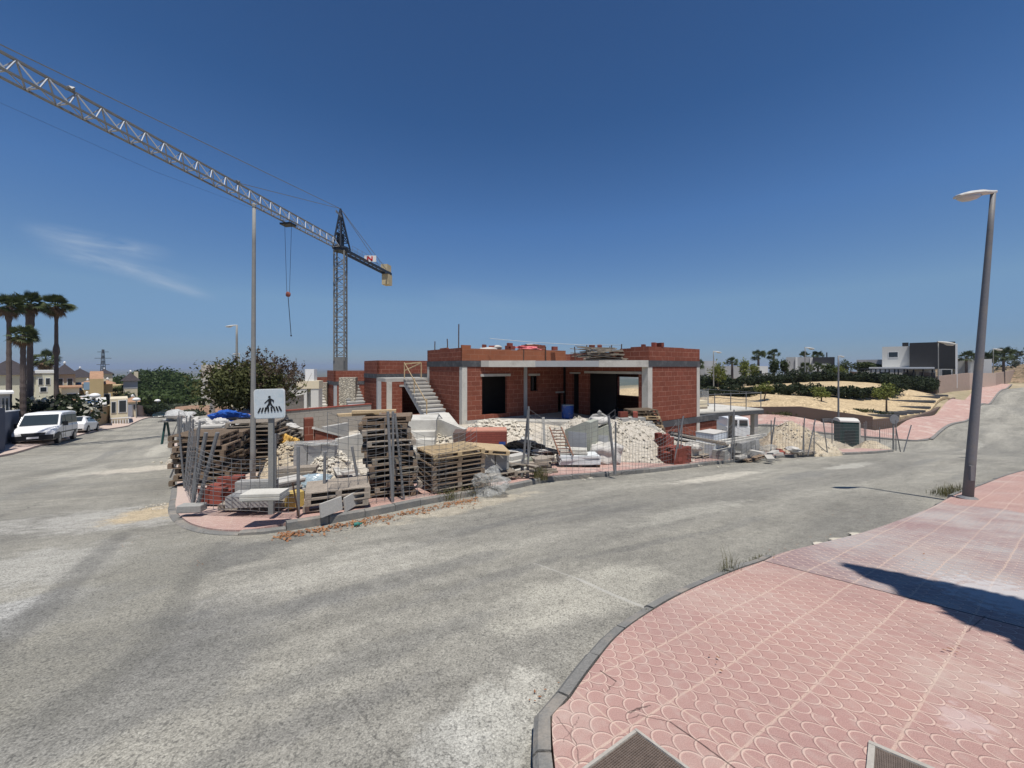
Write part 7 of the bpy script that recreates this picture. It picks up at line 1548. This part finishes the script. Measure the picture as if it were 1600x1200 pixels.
# the big bush behind the pallets
bb = G(398, 16, 0); o = tree(bb, -(556-HZ)/F*16-bb.z, (1.9, 1.4, 1.45), L_BUSH, 'big round green bush with rusty dried tips behind the traffic sign', 13500, .075, 42, .1, clumps=16, cat='bush', name='bush', th=.12, shell=.2, clr=.55)
r = np.random.RandomState(6); hh = -(556-HZ)/F*16-bb.z; Vs = []
for k in range(85):
    a = r.uniform(-1.7, 1.9); z = hh-.1-.28*abs(a)**1.6*.9+r.uniform(-.5, .22)+(.15 if a > 0 else -.1); y = r.uniform(-.8, .8); Vs.append(leaves_np(r, (a, y, z), (.1, .1, .2), 26, .045, .0))
leafobj('dry_twigs', Vs, L_RUST, o)
Vs = [leaves_np(r, (r.uniform(.2, 1.9), r.uniform(-.9, .6), hh-.4-r.uniform(0, 1.1)), (.25, .25, .2), 40, .05, .1) for k in range(26)]; leafobj('dry_foliage', Vs, L_RUST, o)
mb = MB()
for k in range(60): a = r.uniform(-1.8, 1.9); z = hh-.5-.28*abs(a)**1.6; mb.tube([(a*.7, r.uniform(-.5, .5), z-.6), (a, r.uniform(-.6, .6), z), (a+r.normal(0, .12), r.uniform(-.7, .7), z+r.uniform(.4, .75))], [.012, .008, .004], 4)
mb.build('twigs', BARK, o)
# hedges and trees of the park on the right
def hpts(l, off=0.): return [tuple(G(px, d, off)) for px, d in l]
hedge(hpts([(1085, 50), (1180, 48), (1260, 47.5), (1330, 46), (1372, 47), (1400, 49)]), 1.4, 1.7, L_DARK, 'long dark hedge above the sandy bank, lower of the two rows', 520, .13, 3, group='dark hedges above the bank', low=.3)
hedge(hpts([(1090, 64), (1180, 62), (1280, 60), (1360, 60), (1420, 60)]), 1.6, 1.8, L_DARK, 'long dark hedge in front of the houses, upper of the two rows', 480, .15, 4, group='dark hedges above the bank'); hedge(hpts([(1385, 56), (1425, 57), (1458, 60)]), 1.8, 2.1, L_DARK, 'rounded dark hedge before the black-clad villa', 420, .13, 5, low=.1)
hedge(hpts([(1340, 72), (1380, 72)]), 1.6, 3.2, L_HEDGE, 'clipped green hedge on stems left of the black-clad villa', 260, .16, 6, low=1.6); 
hedge(hpts([(1085, 70), (1140, 66)]), 2., 1.9, L_HEDGE, 'bright green hedge right of the brick villa', 260, .16, 16)
for (px, d, pyt, rr_, lab, sd) in ((1196, 42, 598, .9, 'young light green tree on the bank, left of three'), (1283, 40, 603, 1.1, 'young light green tree on the bank, middle of three'), (1385, 38, 596, 1.25, 'young light green tree on the bank, right of three'), (1122, 62, 560, 1.5, 'yellow-green tree just right of the brick villa'), (1164, 66, 560, 1.3, 'green tree between two palms above the hedge'), (1180, 70, 568, 1.3, 'pale green tree left of the grey house'), (1210, 66, 558, 1.1, 'dark green conical tree at the grey house, left of two'), (1226, 66, 560, 1.1, 'dark green conical tree at the grey house, right of two'), (1298, 66, 568, 1.5, 'light green tree before the dark box house'), (1312, 66, 570, 1.4, 'light green tree right of the street lamp'), (1322, 90, 560, 2.2, 'brownish bare-looking tree beyond the dark box house')) if False else [(a, b_, c, d_, e, i) for i, (a, b_, c, d_, e) in enumerate(((1196, 42, 598, .9, 'young light green tree on the bank, left of three'), (1283, 40, 603, 1.1, 'young light green tree on the bank, middle of three'), (1385, 38, 596, 1.25, 'young light green tree on the bank, right of three'), (1122, 62, 560, 1.5, 'yellow-green tree just right of the brick villa'), (1164, 66, 560, 1.3, 'green tree between two palms above the hedge'), (1180, 70, 568, 1.3, 'pale green tree left of the grey house'), (1210, 66, 558, 1.1, 'dark green conical tree at the grey house, left of two'), (1226, 66, 560, 1.1, 'dark green conical tree at the grey house, right of two'), (1298, 66, 568, 1.5, 'light green tree before the dark box house'), (1312, 66, 570, 1.4, 'light green tree right of the street lamp'), (1322, 90, 560, 2.2, 'brownish tree beyond the dark box house')))]:
    b = G(px, d); hh = -(pyt-HZ)/F*d-b.z; big = d > 50; tree(b, hh, (rr_, rr_, hh*(.42 if big else .3)), L_HEDGE if 'dark' in lab or 'brownish' in lab else L_LIGHT, lab, 900, .16 if big else .10, 200+sd, .07, clumps=8, group='young trees of the park', th=.35, clr=.5)
for i, (px, d, pyt, cr, lab) in enumerate(((1092, 70, 570, 1.8, 'small palm right of the brick villa'), (1144, 78, 566, 2.0, 'palm left of the pale green trees'), (1185, 80, 556, 2.4, 'tallest palm of the park'), (1209, 82, 555, 2.4, 'park palm behind the conical trees'), (1257, 90, 558, 2.4, 'palm on the grey house roofline, left of two'), (1277, 92, 557, 2.4, 'palm on the grey house roofline, right of two'), (1258, 72, 575, 2.0, 'low palm in front of the grey house'), (1278, 72, 574, 1.8, 'low palm beside the white box'), (1510, 82, 558, 2.6, 'palm left of the leaning lamp at the right road'), (1543, 88, 560, 2.6, 'palm just right of the leaning lamp'), (1568, 84, 556, 3.4, 'broad palm at the foot of the rocky hill'))):
    b = G(px, d); palm(b, -(pyt-HZ)/F*d-b.z, .2, cr*.62, lab, 300+i, n=30, skirt=False, group='palms of the park and the right road')
for i, (px, d, py) in enumerate(((1205, 42, 660), (1237, 41, 655), (1356, 39, 650))):
    pass
weeds('weed_clump', [tuple(G(1345, 38, .1)), tuple(G(1300, 37, .1)), tuple(G(1230, 37, .1)), tuple(G(1190, 38.5, .1)), tuple(G(1255, 39.5, .1))], L_BUSH, 'scattered low weeds on the sandy bank', 'weeds', 160, .35, .5, .02, 31, leaf=2, kind='stuff')
for i, (px, d, w, hh) in enumerate(((1195, 40, .9, .35), (1268, 38.6, 1.2, .5), (1375, 37.5, .9, .4), (1335, 38, .5, .4))):
    b = G(px, d, .0); tag(leafobj('low_shrub', [leaves_np(np.random.RandomState(i), (0, 0, hh*.4), (w, .6, hh*.6), 300, .09, .2, zlo=-.3)], L_DARK, loc=b), ['low dark shrub on the left of the sandy bank', 'low dark shrub below the middle young tree', 'low dark shrub below the right young tree', 'small dark shrub behind the portable toilet'][i], 'shrub', 'low shrubs on the bank')
# cypress standing just behind the photographer's right: only its shadow is seen
b = (4.06, .93); zb_ = h(*b); o = empty('cypress_tree', (b[0], b[1], zb_), 0, 'slim cypress at the right, its jagged shadow on the paving', 'tree'); r = np.random.RandomState(9); n = 26000
MB().tube([(0, 0, -.3), (0, 0, 6.5)], [.12, .02], 8).build('trunk', BARK, o)
t = r.rand(n)**.62; a = r.uniform(0, 6.28, n); q = r.rand(n)**.5*(.03+.72*np.minimum(t*1.25, 1)**.85)*(1+.16*np.sin(a*5+t*40)); p = np.stack([q*np.cos(a), q*np.sin(a), 8.0-7.3*t], 1)
e = r.normal(0, 1, (n, 3)); e /= np.linalg.norm(e, axis=1)[:, None]; f = np.cross(e, r.normal(0, 1, (n, 3))); f /= np.linalg.norm(f, axis=1)[:, None]; s_ = .06*r.uniform(.5, 1.4, n)[:, None]
leafobj('crown', [np.stack([p-e*s_, p+f*s_*.55, p+e*s_, p-f*s_*.55], 1).reshape(-1, 3)], L_DARK, o)

# ================================================================ HOUSES FAR AND NEAR
def house(px0, px1, pyt, d, dep, label, m, base_z=None, rz=0., wins=(), roof=None, roofh=0, extra=None, name='house', group=None, pyb=None):
    """box house whose front fills px0..px1 at distance d; windows as (u0,u1,v0,v1) fractions of the front"""
    c = P((px0+px1)/2, HZ, d); rz = -math.atan2(c.x, d)+rz; w = (px1-px0)/F*d*cos(rz)**.5; zt = -(pyt-HZ)/F*d; zb = h(c.x, c.y)-.6 if pyb is None else -(pyb-HZ)/F*d
    o = empty(name, (c.x, c.y, zb), rz, label, 'house', group); H_ = zt-zb; w_ = w*cos(rz)**.5; zz = H_-((573-0)*0)
    box_part('wall', o, m, (-w_/2, 0, 0, w_/2, dep, H_))
    vis = zt-h(c.x, c.y)
    for (u0, u1, v0, v1) in wins:
        x0 = -w_/2+w_*u0; x1 = -w_/2+w_*u1; z0 = H_-vis*(1-v0); z1 = H_-vis*(1-v1)
        f = box_part('window', o, WHITE, (x0, -.05, z0, x1, -.002, z1)); t = min(.08, (x1-x0)*.12); box_part('pane', f, WGLASS, (x0+t, -.07, z0+t, x1-t, -.052, z1-t))
    if roof:
        mb = MB(); e = .35; a = [(-w_/2-e, -e, H_+.002), (w_/2+e, -e, H_+.002), (w_/2+e, dep+e, H_+.002), (-w_/2-e, dep+e, H_+.002)]; rx = max(.01, w_/2-dep/2)
        mb.add(a+[(-rx, dep/2, H_+roofh), (rx, dep/2, H_+roofh)], [(0, 1, 5, 4), (1, 2, 5), (2, 3, 4, 5), (3, 0, 4), (3, 2, 1, 0)]); rf = mb.build('roof', roof, o)
        MB().blob((-rx, dep/2, H_+roofh+.15), (.18, .18, .25), 1, .05, 1).build('finial', WHITE, rf)
    return o, w_, H_
def addbox(o, name, m, b): return box_part(name, o, m, b)
o, w, H_ = house(-30, 60, 586, 46, 8, 'big greenish-cream house behind the palms, far left', CREAMG, wins=[(.80, .86, .55, .93), (.88, .94, .55, .93), (.82, .91, .42, .6)], roof=ROOFD, roofh=2.0, rz=0)
o, w, H_ = house(56, 84, 583, 48, 7, 'cream house block with two small windows between the palms', CREAMG, wins=[(.12, .42, .70, .88), (.52, .82, .70, .88), (.2, .65, .52, .66)]); box_part('cornice', o, WHITE, (-w/2-.06, -.08, H_, w/2+.06, 7.1, H_+.35))
o, w, H_ = house(84, 118, 585, 54, 8, 'cream house with dark hipped roof right of the palms', CREAM, wins=[(.1, .45, .7, .9), (.6, .9, .68, .9)], roof=ROOFD, roofh=1.5)
o, w, H_ = house(100, 150, 590, 72, 9, 'distant cream house with dark pyramid roof', CREAM, roof=ROOFD, roofh=1.7)
o, w, H_ = house(96, 124, 606, 50, 6, 'low cream house with terracotta terrace', CREAM, wins=[(.3, .8, .3, .8)]); box_part('terrace_roof', o, TERRA, (-w/2-.3, -.3, H_, w/2+.3, 6, H_+.15))
o, w, H_ = house(112, 146, 610, 56, 7, 'house carrying two tilted solar panels and a white chimney', OCHRE, wins=[(.1, .3, .3, .7)])
for i, x in enumerate((-1.3, .1)): MB().prof([(0, 0), (0, .08), (1.5, 1.15), (1.5, 1.05)], x, x+1.2, Matrix.Translation((0, .2, H_))).build('solar_panel', mat('solar_glass', (.12, .17, .22), .15, .1, 2., spec=.8), o)
mb = MB(); mb.box(1.35, .6, H_, 2.1, 1.4, H_+1.6); mb.prism([(1.3, .5), (2.15, .5), (2.15, 1.5), (1.3, 1.5)], H_+1.6, H_+1.85); ch = mb.build('chimney', WHITE, o)
o, w, H_ = house(140, 162, 592, 52, 6, 'ochre gabled house in front of the pines', OCHRE, wins=[(.1, .2, .3, .5)]); mb = MB(); mb.prof([(0, 0), (6, 0), (6, 1.), (3, .9)], -w/2, w/2, Matrix.Translation((0, 0, H_))); mb.build('roof', TERRA, o)
o, w, H_ = house(160, 176, 600, 55, 6, 'ochre house wing in shade beside the gabled house', OCHRE, wins=[(.1, .8, .2, .7)], roof=TERRA, roofh=.5)
o, w, H_ = house(172, 194, 602, 66, 6, 'low ochre link house left of the square tower', OCHRE, wins=[(.2, .7, .3, .6)])
o, w, H_ = house(193, 215, 595, 60, 4, 'square cream tower with a dark pyramid roof', CREAM, roof=ROOFD, roofh=1.3); box_part('top_band', o, GREYR, (-w/2-.02, -.03, H_-1.2, w/2+.02, 4.02, H_-.003)); box_part('chimney', o, CREAM, (w/2-.4, 2.2, H_, w/2+.1, 2.8, H_+1.4))
o, w, H_ = house(172, 200, 623, 44, 5, 'ochre house with white-framed bay window and balustrade', CREAM, wins=[(.05, .35, .45, .9), (.45, .95, .45, .95)]); mb = MB(); 
for i in range(7): mb.box(-w/2+.1+i*.22, -.25, .7, -w/2+.2+i*.22, -.15, 1.3)
mb.box(-w/2, -.3, 1.3, -w/2+1.7, -.1, 1.4); mb.build('balustrade', WHITE, o)
o, w, H_ = house(132, 160, 630, 42, 6, 'low white-fronted terrace house with awning', OFFW, wins=[(.3, .6, .2, .8), (.65, .95, .2, .8)]); MB().prof([(-2., -.1), (-2., 0), (2, .5), (2, .4)], -w/2-.3, w/2+.3, Matrix.Translation((0, 0, H_))).build('awning', OFFW, o)
o, w, H_ = house(120, 152, 622, 50, 6, 'grey-roofed terrace behind the blossom shrub', CREAM, roof=GREYR, roofh=.4)
o, w, H_ = house(-30, 16, 616, 31, 5, 'pale-roofed annex behind the blue-grey wall at the left edge', GREYR, wins=[(.72, .8, .4, .9), (.84, .95, .4, .9)]); box_part('roof_slab', o, WHITE, (-w/2-.1, -.3, H_, w/2+.2, 5, H_+.15))
for (a0, a1, py_, d_, m_, lab_) in ((150, 176, 584, 92, CREAM, 'far cream house with dark roof beyond the gabled house'), (60, 84, 574, 78, CREAMG, 'far greenish house peeping over the palms\' shrubs'), (128, 146, 600, 64, OFFW, 'white terrace house below the solar panels'), (112, 132, 628, 45, CREAM, 'low cream terrace front right of the blossom shrub'), (200, 214, 628, 52, CREAM, 'small cream annex at the foot of the square tower')):
    o, w, H_ = house(a0, a1, py_, d_, 6, lab_, m_, wins=[(.15, .35, .5, .85), (.6, .82, .5, .85)], roof=(ROOFD if d_ > 70 else TERRA), roofh=1.1 if d_ > 70 else .5)
# garden walls along the left street
def gwall(pa, pb, m, label, htop, th=.2, cop=None, name='garden_wall', off=.1):
    a = Vector(pa); b = Vector(pb); z0 = min(a.z, b.z); o = empty(name, (a.x, a.y, 0), math.atan2(b.y-a.y, b.x-a.x), label, 'wall'); L = math.hypot(b.x-a.x, b.y-a.y)
    Qx = Matrix(((1, 0, 0, 0), (0, 0, 1, 0), (0, 1, 0, 0), (0, 0, 0, 1))); mb = MB(); mb.prism([(0, a.z-.5), (L, b.z-.5), (L, b.z+htop), (0, a.z+htop)], 0, th, Qx); mb.build('wall', m, o)
    if cop: mb = MB(); mb.bar((-.03, th/2, a.z+htop+.04), (L+.03, th/2, b.z+htop+.04), th+.08, .07); mb.build('coping', cop, o)
    return o
W0 = lambda px, d: G(px, d, .1)
gwall(W0(-45, 19.5), W0(30, 28.5), BLUEW, 'sloping blue-grey rendered wall behind the parked van', 2.1, cop=WHITE); gwall(W0(30, 28.5), W0(112, 36), BWALL, 'dark wall hidden behind the van and shrubs', 1.6); gwall(W0(-60, 20), W0(8, 23.5), BLUEW, 'tall blue-grey boundary wall at the left edge', 2.6)
gwall(W0(118, 36.6), W0(146, 39.8), PINKW, 'reddish gate pier wall by the white hatchback', 1.6); gwall(W0(146, 39.8), W0(176, 45), mat('ochre_garden_wall', (.36, .26, .15), .9, .1, 1.), 'ochre garden wall with a pale stepped coping', 1.9, cop=CREAM)
for i, (p0, p1, d0, d1, m, lab) in enumerate(((178, 196, 46, 49, PINKW, 'pinkish stone garden wall with a white gate'), (198, 214, 49.5, 54, WHITE, 'white railing wall down the left street'), (216, 230, 55, 59, PINKW, 'low stone pier wall near the dark car'), (231, 242, 60, 65, BWALL, 'brown wall just behind the dark car'))): gwall(W0(p0, d0), W0(p1, d1), m, lab, 1.7)
drape('left_pavement', [(-24, 12), (-28.7, 21.5), (-39.3, 36), (-43, 43), (-65, 75), (-70, 83), (-72.5, 82), (-67, 74), (-45.3, 42.5), (-41.6, 35.5), (-30.8, 20.5), (-26, 11)], .12, PAVF, 1.5, .2)
# earth bank beyond the pines' feet
def mound(cx, cy, rx, ry, hh, m, name, seed=1, n=50, noise=.12, z0=-.5, **tg):
    r = random.Random(seed); ph = [(r.uniform(-6, 6), r.uniform(-6, 6), r.uniform(0, 6)) for _ in range(14)]; V = []; Fs = []
    for i in range(n+1):
        for j in range(n+1):
            u = -1+2*i/n; v = -1+2*j/n; q = max(0, 1-(u*u+v*v)); V.append((u*rx, v*ry, hh*(q**.8)*(1+noise*sum(sin(a*u+b*v+c) for a, b, c in ph)/2)+z0))
    XY = [(cx+x, cy+y) for x, y, z in V]; zz = hts(XY); V = [(x, y, z+q-zz[0]*0) for (x, y, z), q in zip(V, zz)]
    for i in range(n):
        for j in range(n): a = i*(n+1)+j; Fs.append((a, a+n+1, a+n+2, a+1))
    mb = MB(); mb.add(V, Fs); o = mb.build(name, m, loc=(cx, cy, 0)); tag(o, kind='structure'); return o
e = G(318, 78); mound(e.x, e.y, 9, 12, 2.6, REDE, 'earth_bank', 2)
mound(165, 108, 55, 38, 9.5, ROCK, 'rocky_hill', 3, noise=.25)
bushes = []
r = np.random.RandomState(3); Vs = []
for k in range(160):
    a = r.uniform(0, 6.28); q = r.rand()**.5*.85; x = 165+cos(a)*55*q; y = 108+sin(a)*38*q; z = h(x, y)+9.5*max(0, 1-q*q)**.8-.5; Vs.append(leaves_np(r, (x, y, z+.3), (1.2, 1.2, .8), 60, .3, .2))
tag(leafobj('hillside_scrub', Vs, L_OLIVE), 'sparse dark scrub over the rocky hill', 'scrub', kind='stuff')
# villas on the right
o, w, H_ = house(1377, 1460, 541, 68, 9, 'two-storey white villa with a black-clad upper box', OFFW, wins=[(.12, .32, .70, .86)]); 
addbox(o, 'black_cladding', DGREY, (w*.0+.2, -.6, H_-6.2+2.2, w/2+2.2, 5, H_+.55)); addbox(o, 'chimney', DGREY, (-.7, 1, H_, .1, 1.8, H_+.7)); addbox(o, 'ground_floor', OFFW, (-w/2-1.5, -3.2, 0, w/2-.6, -.01, H_-4.0)); addbox(o, 'roof_edge', WHITE, (-w/2-1.6, -3.3, H_-4.0, w/2-.2, .1-.13, H_-3.7)); addbox(o, 'white_fin', WHITE, (w/2+2.21, -.62, 0, w/2+2.45, 5, H_+.2)); 
for x0, x1 in ((-3.4, -2.2), (-.6, 1.0), (1.3, 3.2)): f = addbox(o, 'window', GREYR, (x0, -3.25, H_-5.6, x1, -3.202, H_-4.5)); addbox(f, 'pane', WGLASS, (x0+.06, -3.27, H_-5.54, x1-.06, -3.252, H_-4.56))
pg = empty('pergola', G(1418, 63, 0), 0, 'dark timber pergola in front of the white villa', 'pergola'); mb = MB()
for i in range(7): mb.bar((-5.2+i*1.55, 0, 0), (-5.2+i*1.55, 0, 2.9), .12); mb.bar((-5.2+i*1.55, 2.5, 0), (-5.2+i*1.55, 2.5, 2.9), .12)
mb.build('posts', DGREY, pg); mb = MB(); mb.box(-5.4, -.2, 2.9, 4.6, 2.7, 3.05); mb.build('roof', CONCD, pg)
o, w, H_ = house(1338, 1380, 562, 74, 8, 'low grey house with sloping roof left of the white villa', GREYR)
o, w, H_ = house(1228, 1265, 558, 82, 9, 'light grey box house behind the conical trees', GREYR); addbox(o, 'white_panel', WHITE, (w/2+.02, -.1, 1, w/2+3.2, 6, H_-.1)); addbox(o, 'fin', WHITE, (-.4, -.25, 0, -.05, -.002, H_)); f = addbox(o, 'window', WGLASS, (.4, -.06, 1.4, 1.6, -.002, 2.4))
o, w, H_ = house(1270, 1304, 558, 78, 9, 'dark grey box house beside the light grey one', DGREY); addbox(o, 'garage', WHITE, (-w/2, -3, 0, w/2-.6, -.01, 3.3)); addbox(o, 'flue', DGREY, (.4, 2, H_, .6, 2.2, H_+1))
o, w, H_ = house(1100, 1190, 572, 88, 8, 'low pale grey houses behind the palms', GREYR, wins=[(.3, .36, .2, .7), (.7, .76, .2, .7)])
o, w, H_ = house(1092, 1120, 564, 96, 8, 'pale house with sloped roof right of the brick villa', GREYR)
o, w, H_ = house(1178, 1200, 572, 78, 4, 'small white house between the park palms', WHITE, wins=[(.2, .6, .3, .7)])
o, w, H_ = house(1464, 1530, 563, 84, 8, 'grey flat-roofed house right of the white villa', GREYR, wins=[(.1, .35, .3, .6)]); addbox(o, 'white_box', WHITE, (1.0, -.8, 0, 3.4, -.01, H_+.1)); addbox(o, 'white_box', WHITE, (w/2-1, -.8, 0, w/2+1.6, -.01, H_+.2))
gwall(G(1464, 60), G(1515, 66), PINKW, 'pinkish boundary wall below the black-clad villa', 2.6); gwall(G(1515, 66), G(1556, 76), mat('pale_pink_wall', (.48, .37, .3), .9, .1, 1.), 'pale pink garden wall along the climbing pavement', 2.6); gwall(G(1556, 76), G(1586, 96), PINKW, 'far pink garden wall near the hill', 2.6)
gwall(G(1328, 66), G(1464, 60), BWALL, 'long brown wall behind the pergola', 1.6); gwall(G(1090, 74), G(1328, 66), BWALL, 'low brown wall behind the upper hedge', 1.0)
# brown retaining wall of the bank, running along the cross street then up the climbing pavement
rw = [(14, 46.6), (21, 40.9), (27.2, 36.2), (31.2, 33.2)]; P3 = [Vector((x, y, h(x, y)+.1)) for x, y in rw]
for i in range(3): gwall(P3[i], P3[i+1], BWALL, 'brown retaining wall at the foot of the sandy bank, %s length' % ('left', 'middle', 'right')[i], 1.0, .25)
up = [(33.2, 33.5), (48.0, 43.6), (60.5, 52.4)]; P4 = [Vector((x, y, h(x, y)+.1)) for x, y in up]; gwall(P3[3], P4[0], BWALL, 'short brown corner wall at the bottom of the climbing pavement', .75, .25)
for i in range(2): gwall(P4[i], P4[i+1], BWALL, 'low brown kerb wall beside the climbing pavement, %s length' % ('lower', 'upper')[i], .22, .3)
slp = None
for i in range(11):
    q = (P4[0]*(1-i/10)+P4[2]*(i/10)) if False else Vector(along((33.6, 34.1), i*3.0)); q = Vector((q.x, q.y, h(q.x, q.y)+.34)); L = 3.4 if i % 2 else 5.5
    if slp is None: slp = MB().box(-5.5, -.13, -.1, 0, .13, .16).build('timber_sleeper', CONCD, loc=q, rz=R(-8)); tag(slp, 'dark sleeper edging on the sandy bank beside the climbing pavement', 'sleeper', 'sleepers stepping up the bank')
    else: cp(slp, q, R(-8))
bank = [(14, 46.9), (21, 41.2), (27.2, 36.5), (31.1, 33.8), (33.2, 33.9), (47.8, 43.9), (60.3, 52.8), (58, 60), (40, 62), (20, 66), (8, 68)]
rb = random.Random(4); phb = [(rb.uniform(-1.2, 1.2), rb.uniform(-.5, .5), rb.uniform(0, 6)) for _ in range(8)]
drape('sandy_bank', bank, .16, SAND, .7, .3, zfun=lambda x, y: (1 if x < 33 else .15)*.2*abs(sum(sin(p*x+q*y+c) for p, q, c in phb))/2 + .35*math.exp(-((y-39-.2*x+4)/5)**2)*(1 if 16 < x < 34 else .0)*min(1, max(0, (y-(46.9-.78*(x-14)) if x < 31 else y-34)/3)) )
# materials seen on the concrete frame's slab
for i, (x, y, w, m, lab) in enumerate(((.2, 1.2, .8, PLASTB, 'bluish film-wrapped pack on the concrete frame slab'), (1.6, 1.5, 1.1, CREAM, 'beige pack of tiles on the concrete frame slab'), (3.2, 2.6, .7, PLAST, 'white pack at the far edge of the concrete frame slab'))):
    M = Matrix.Translation(fr.location) @ Matrix.Rotation(R(22), 4, 'Z'); o = empty('material_pack', M @ Vector((x-1.2, y, 2.61)), R(22), lab, 'pack'); box_part('load', o, m, (-w/2, -.35, .12, w/2, .35, .55 if m is CREAM else 1.1)); box_part('pallet_base', o, WOODG, (-w/2, -.36, 0, w/2, .36, .115))
# ---------------------------------------------------------------- the air over the plain
hz = MB().box(-16500, -16500, -70, 16500, 16500, 60).build('haze', None if False else mat('haze_air_surface', (.5, .5, .5)))
m, nt = bpy.data.materials.new('haze_air'), None
m.use_nodes = True; nt = m.node_tree; nt.nodes.clear()
pv = N(nt, 'ShaderNodeVolumePrincipled', {'Color': (.62, .74, .92, 1), 'Density': .00017, 'Anisotropy': .2}); N(nt, 'ShaderNodeOutputMaterial', {'Volume': pv.outputs[0]})
hz.data.materials.clear(); hz.data.materials.append(m); tag(hz, 'thin blue summer haze over the plain', 'haze', kind='stuff')
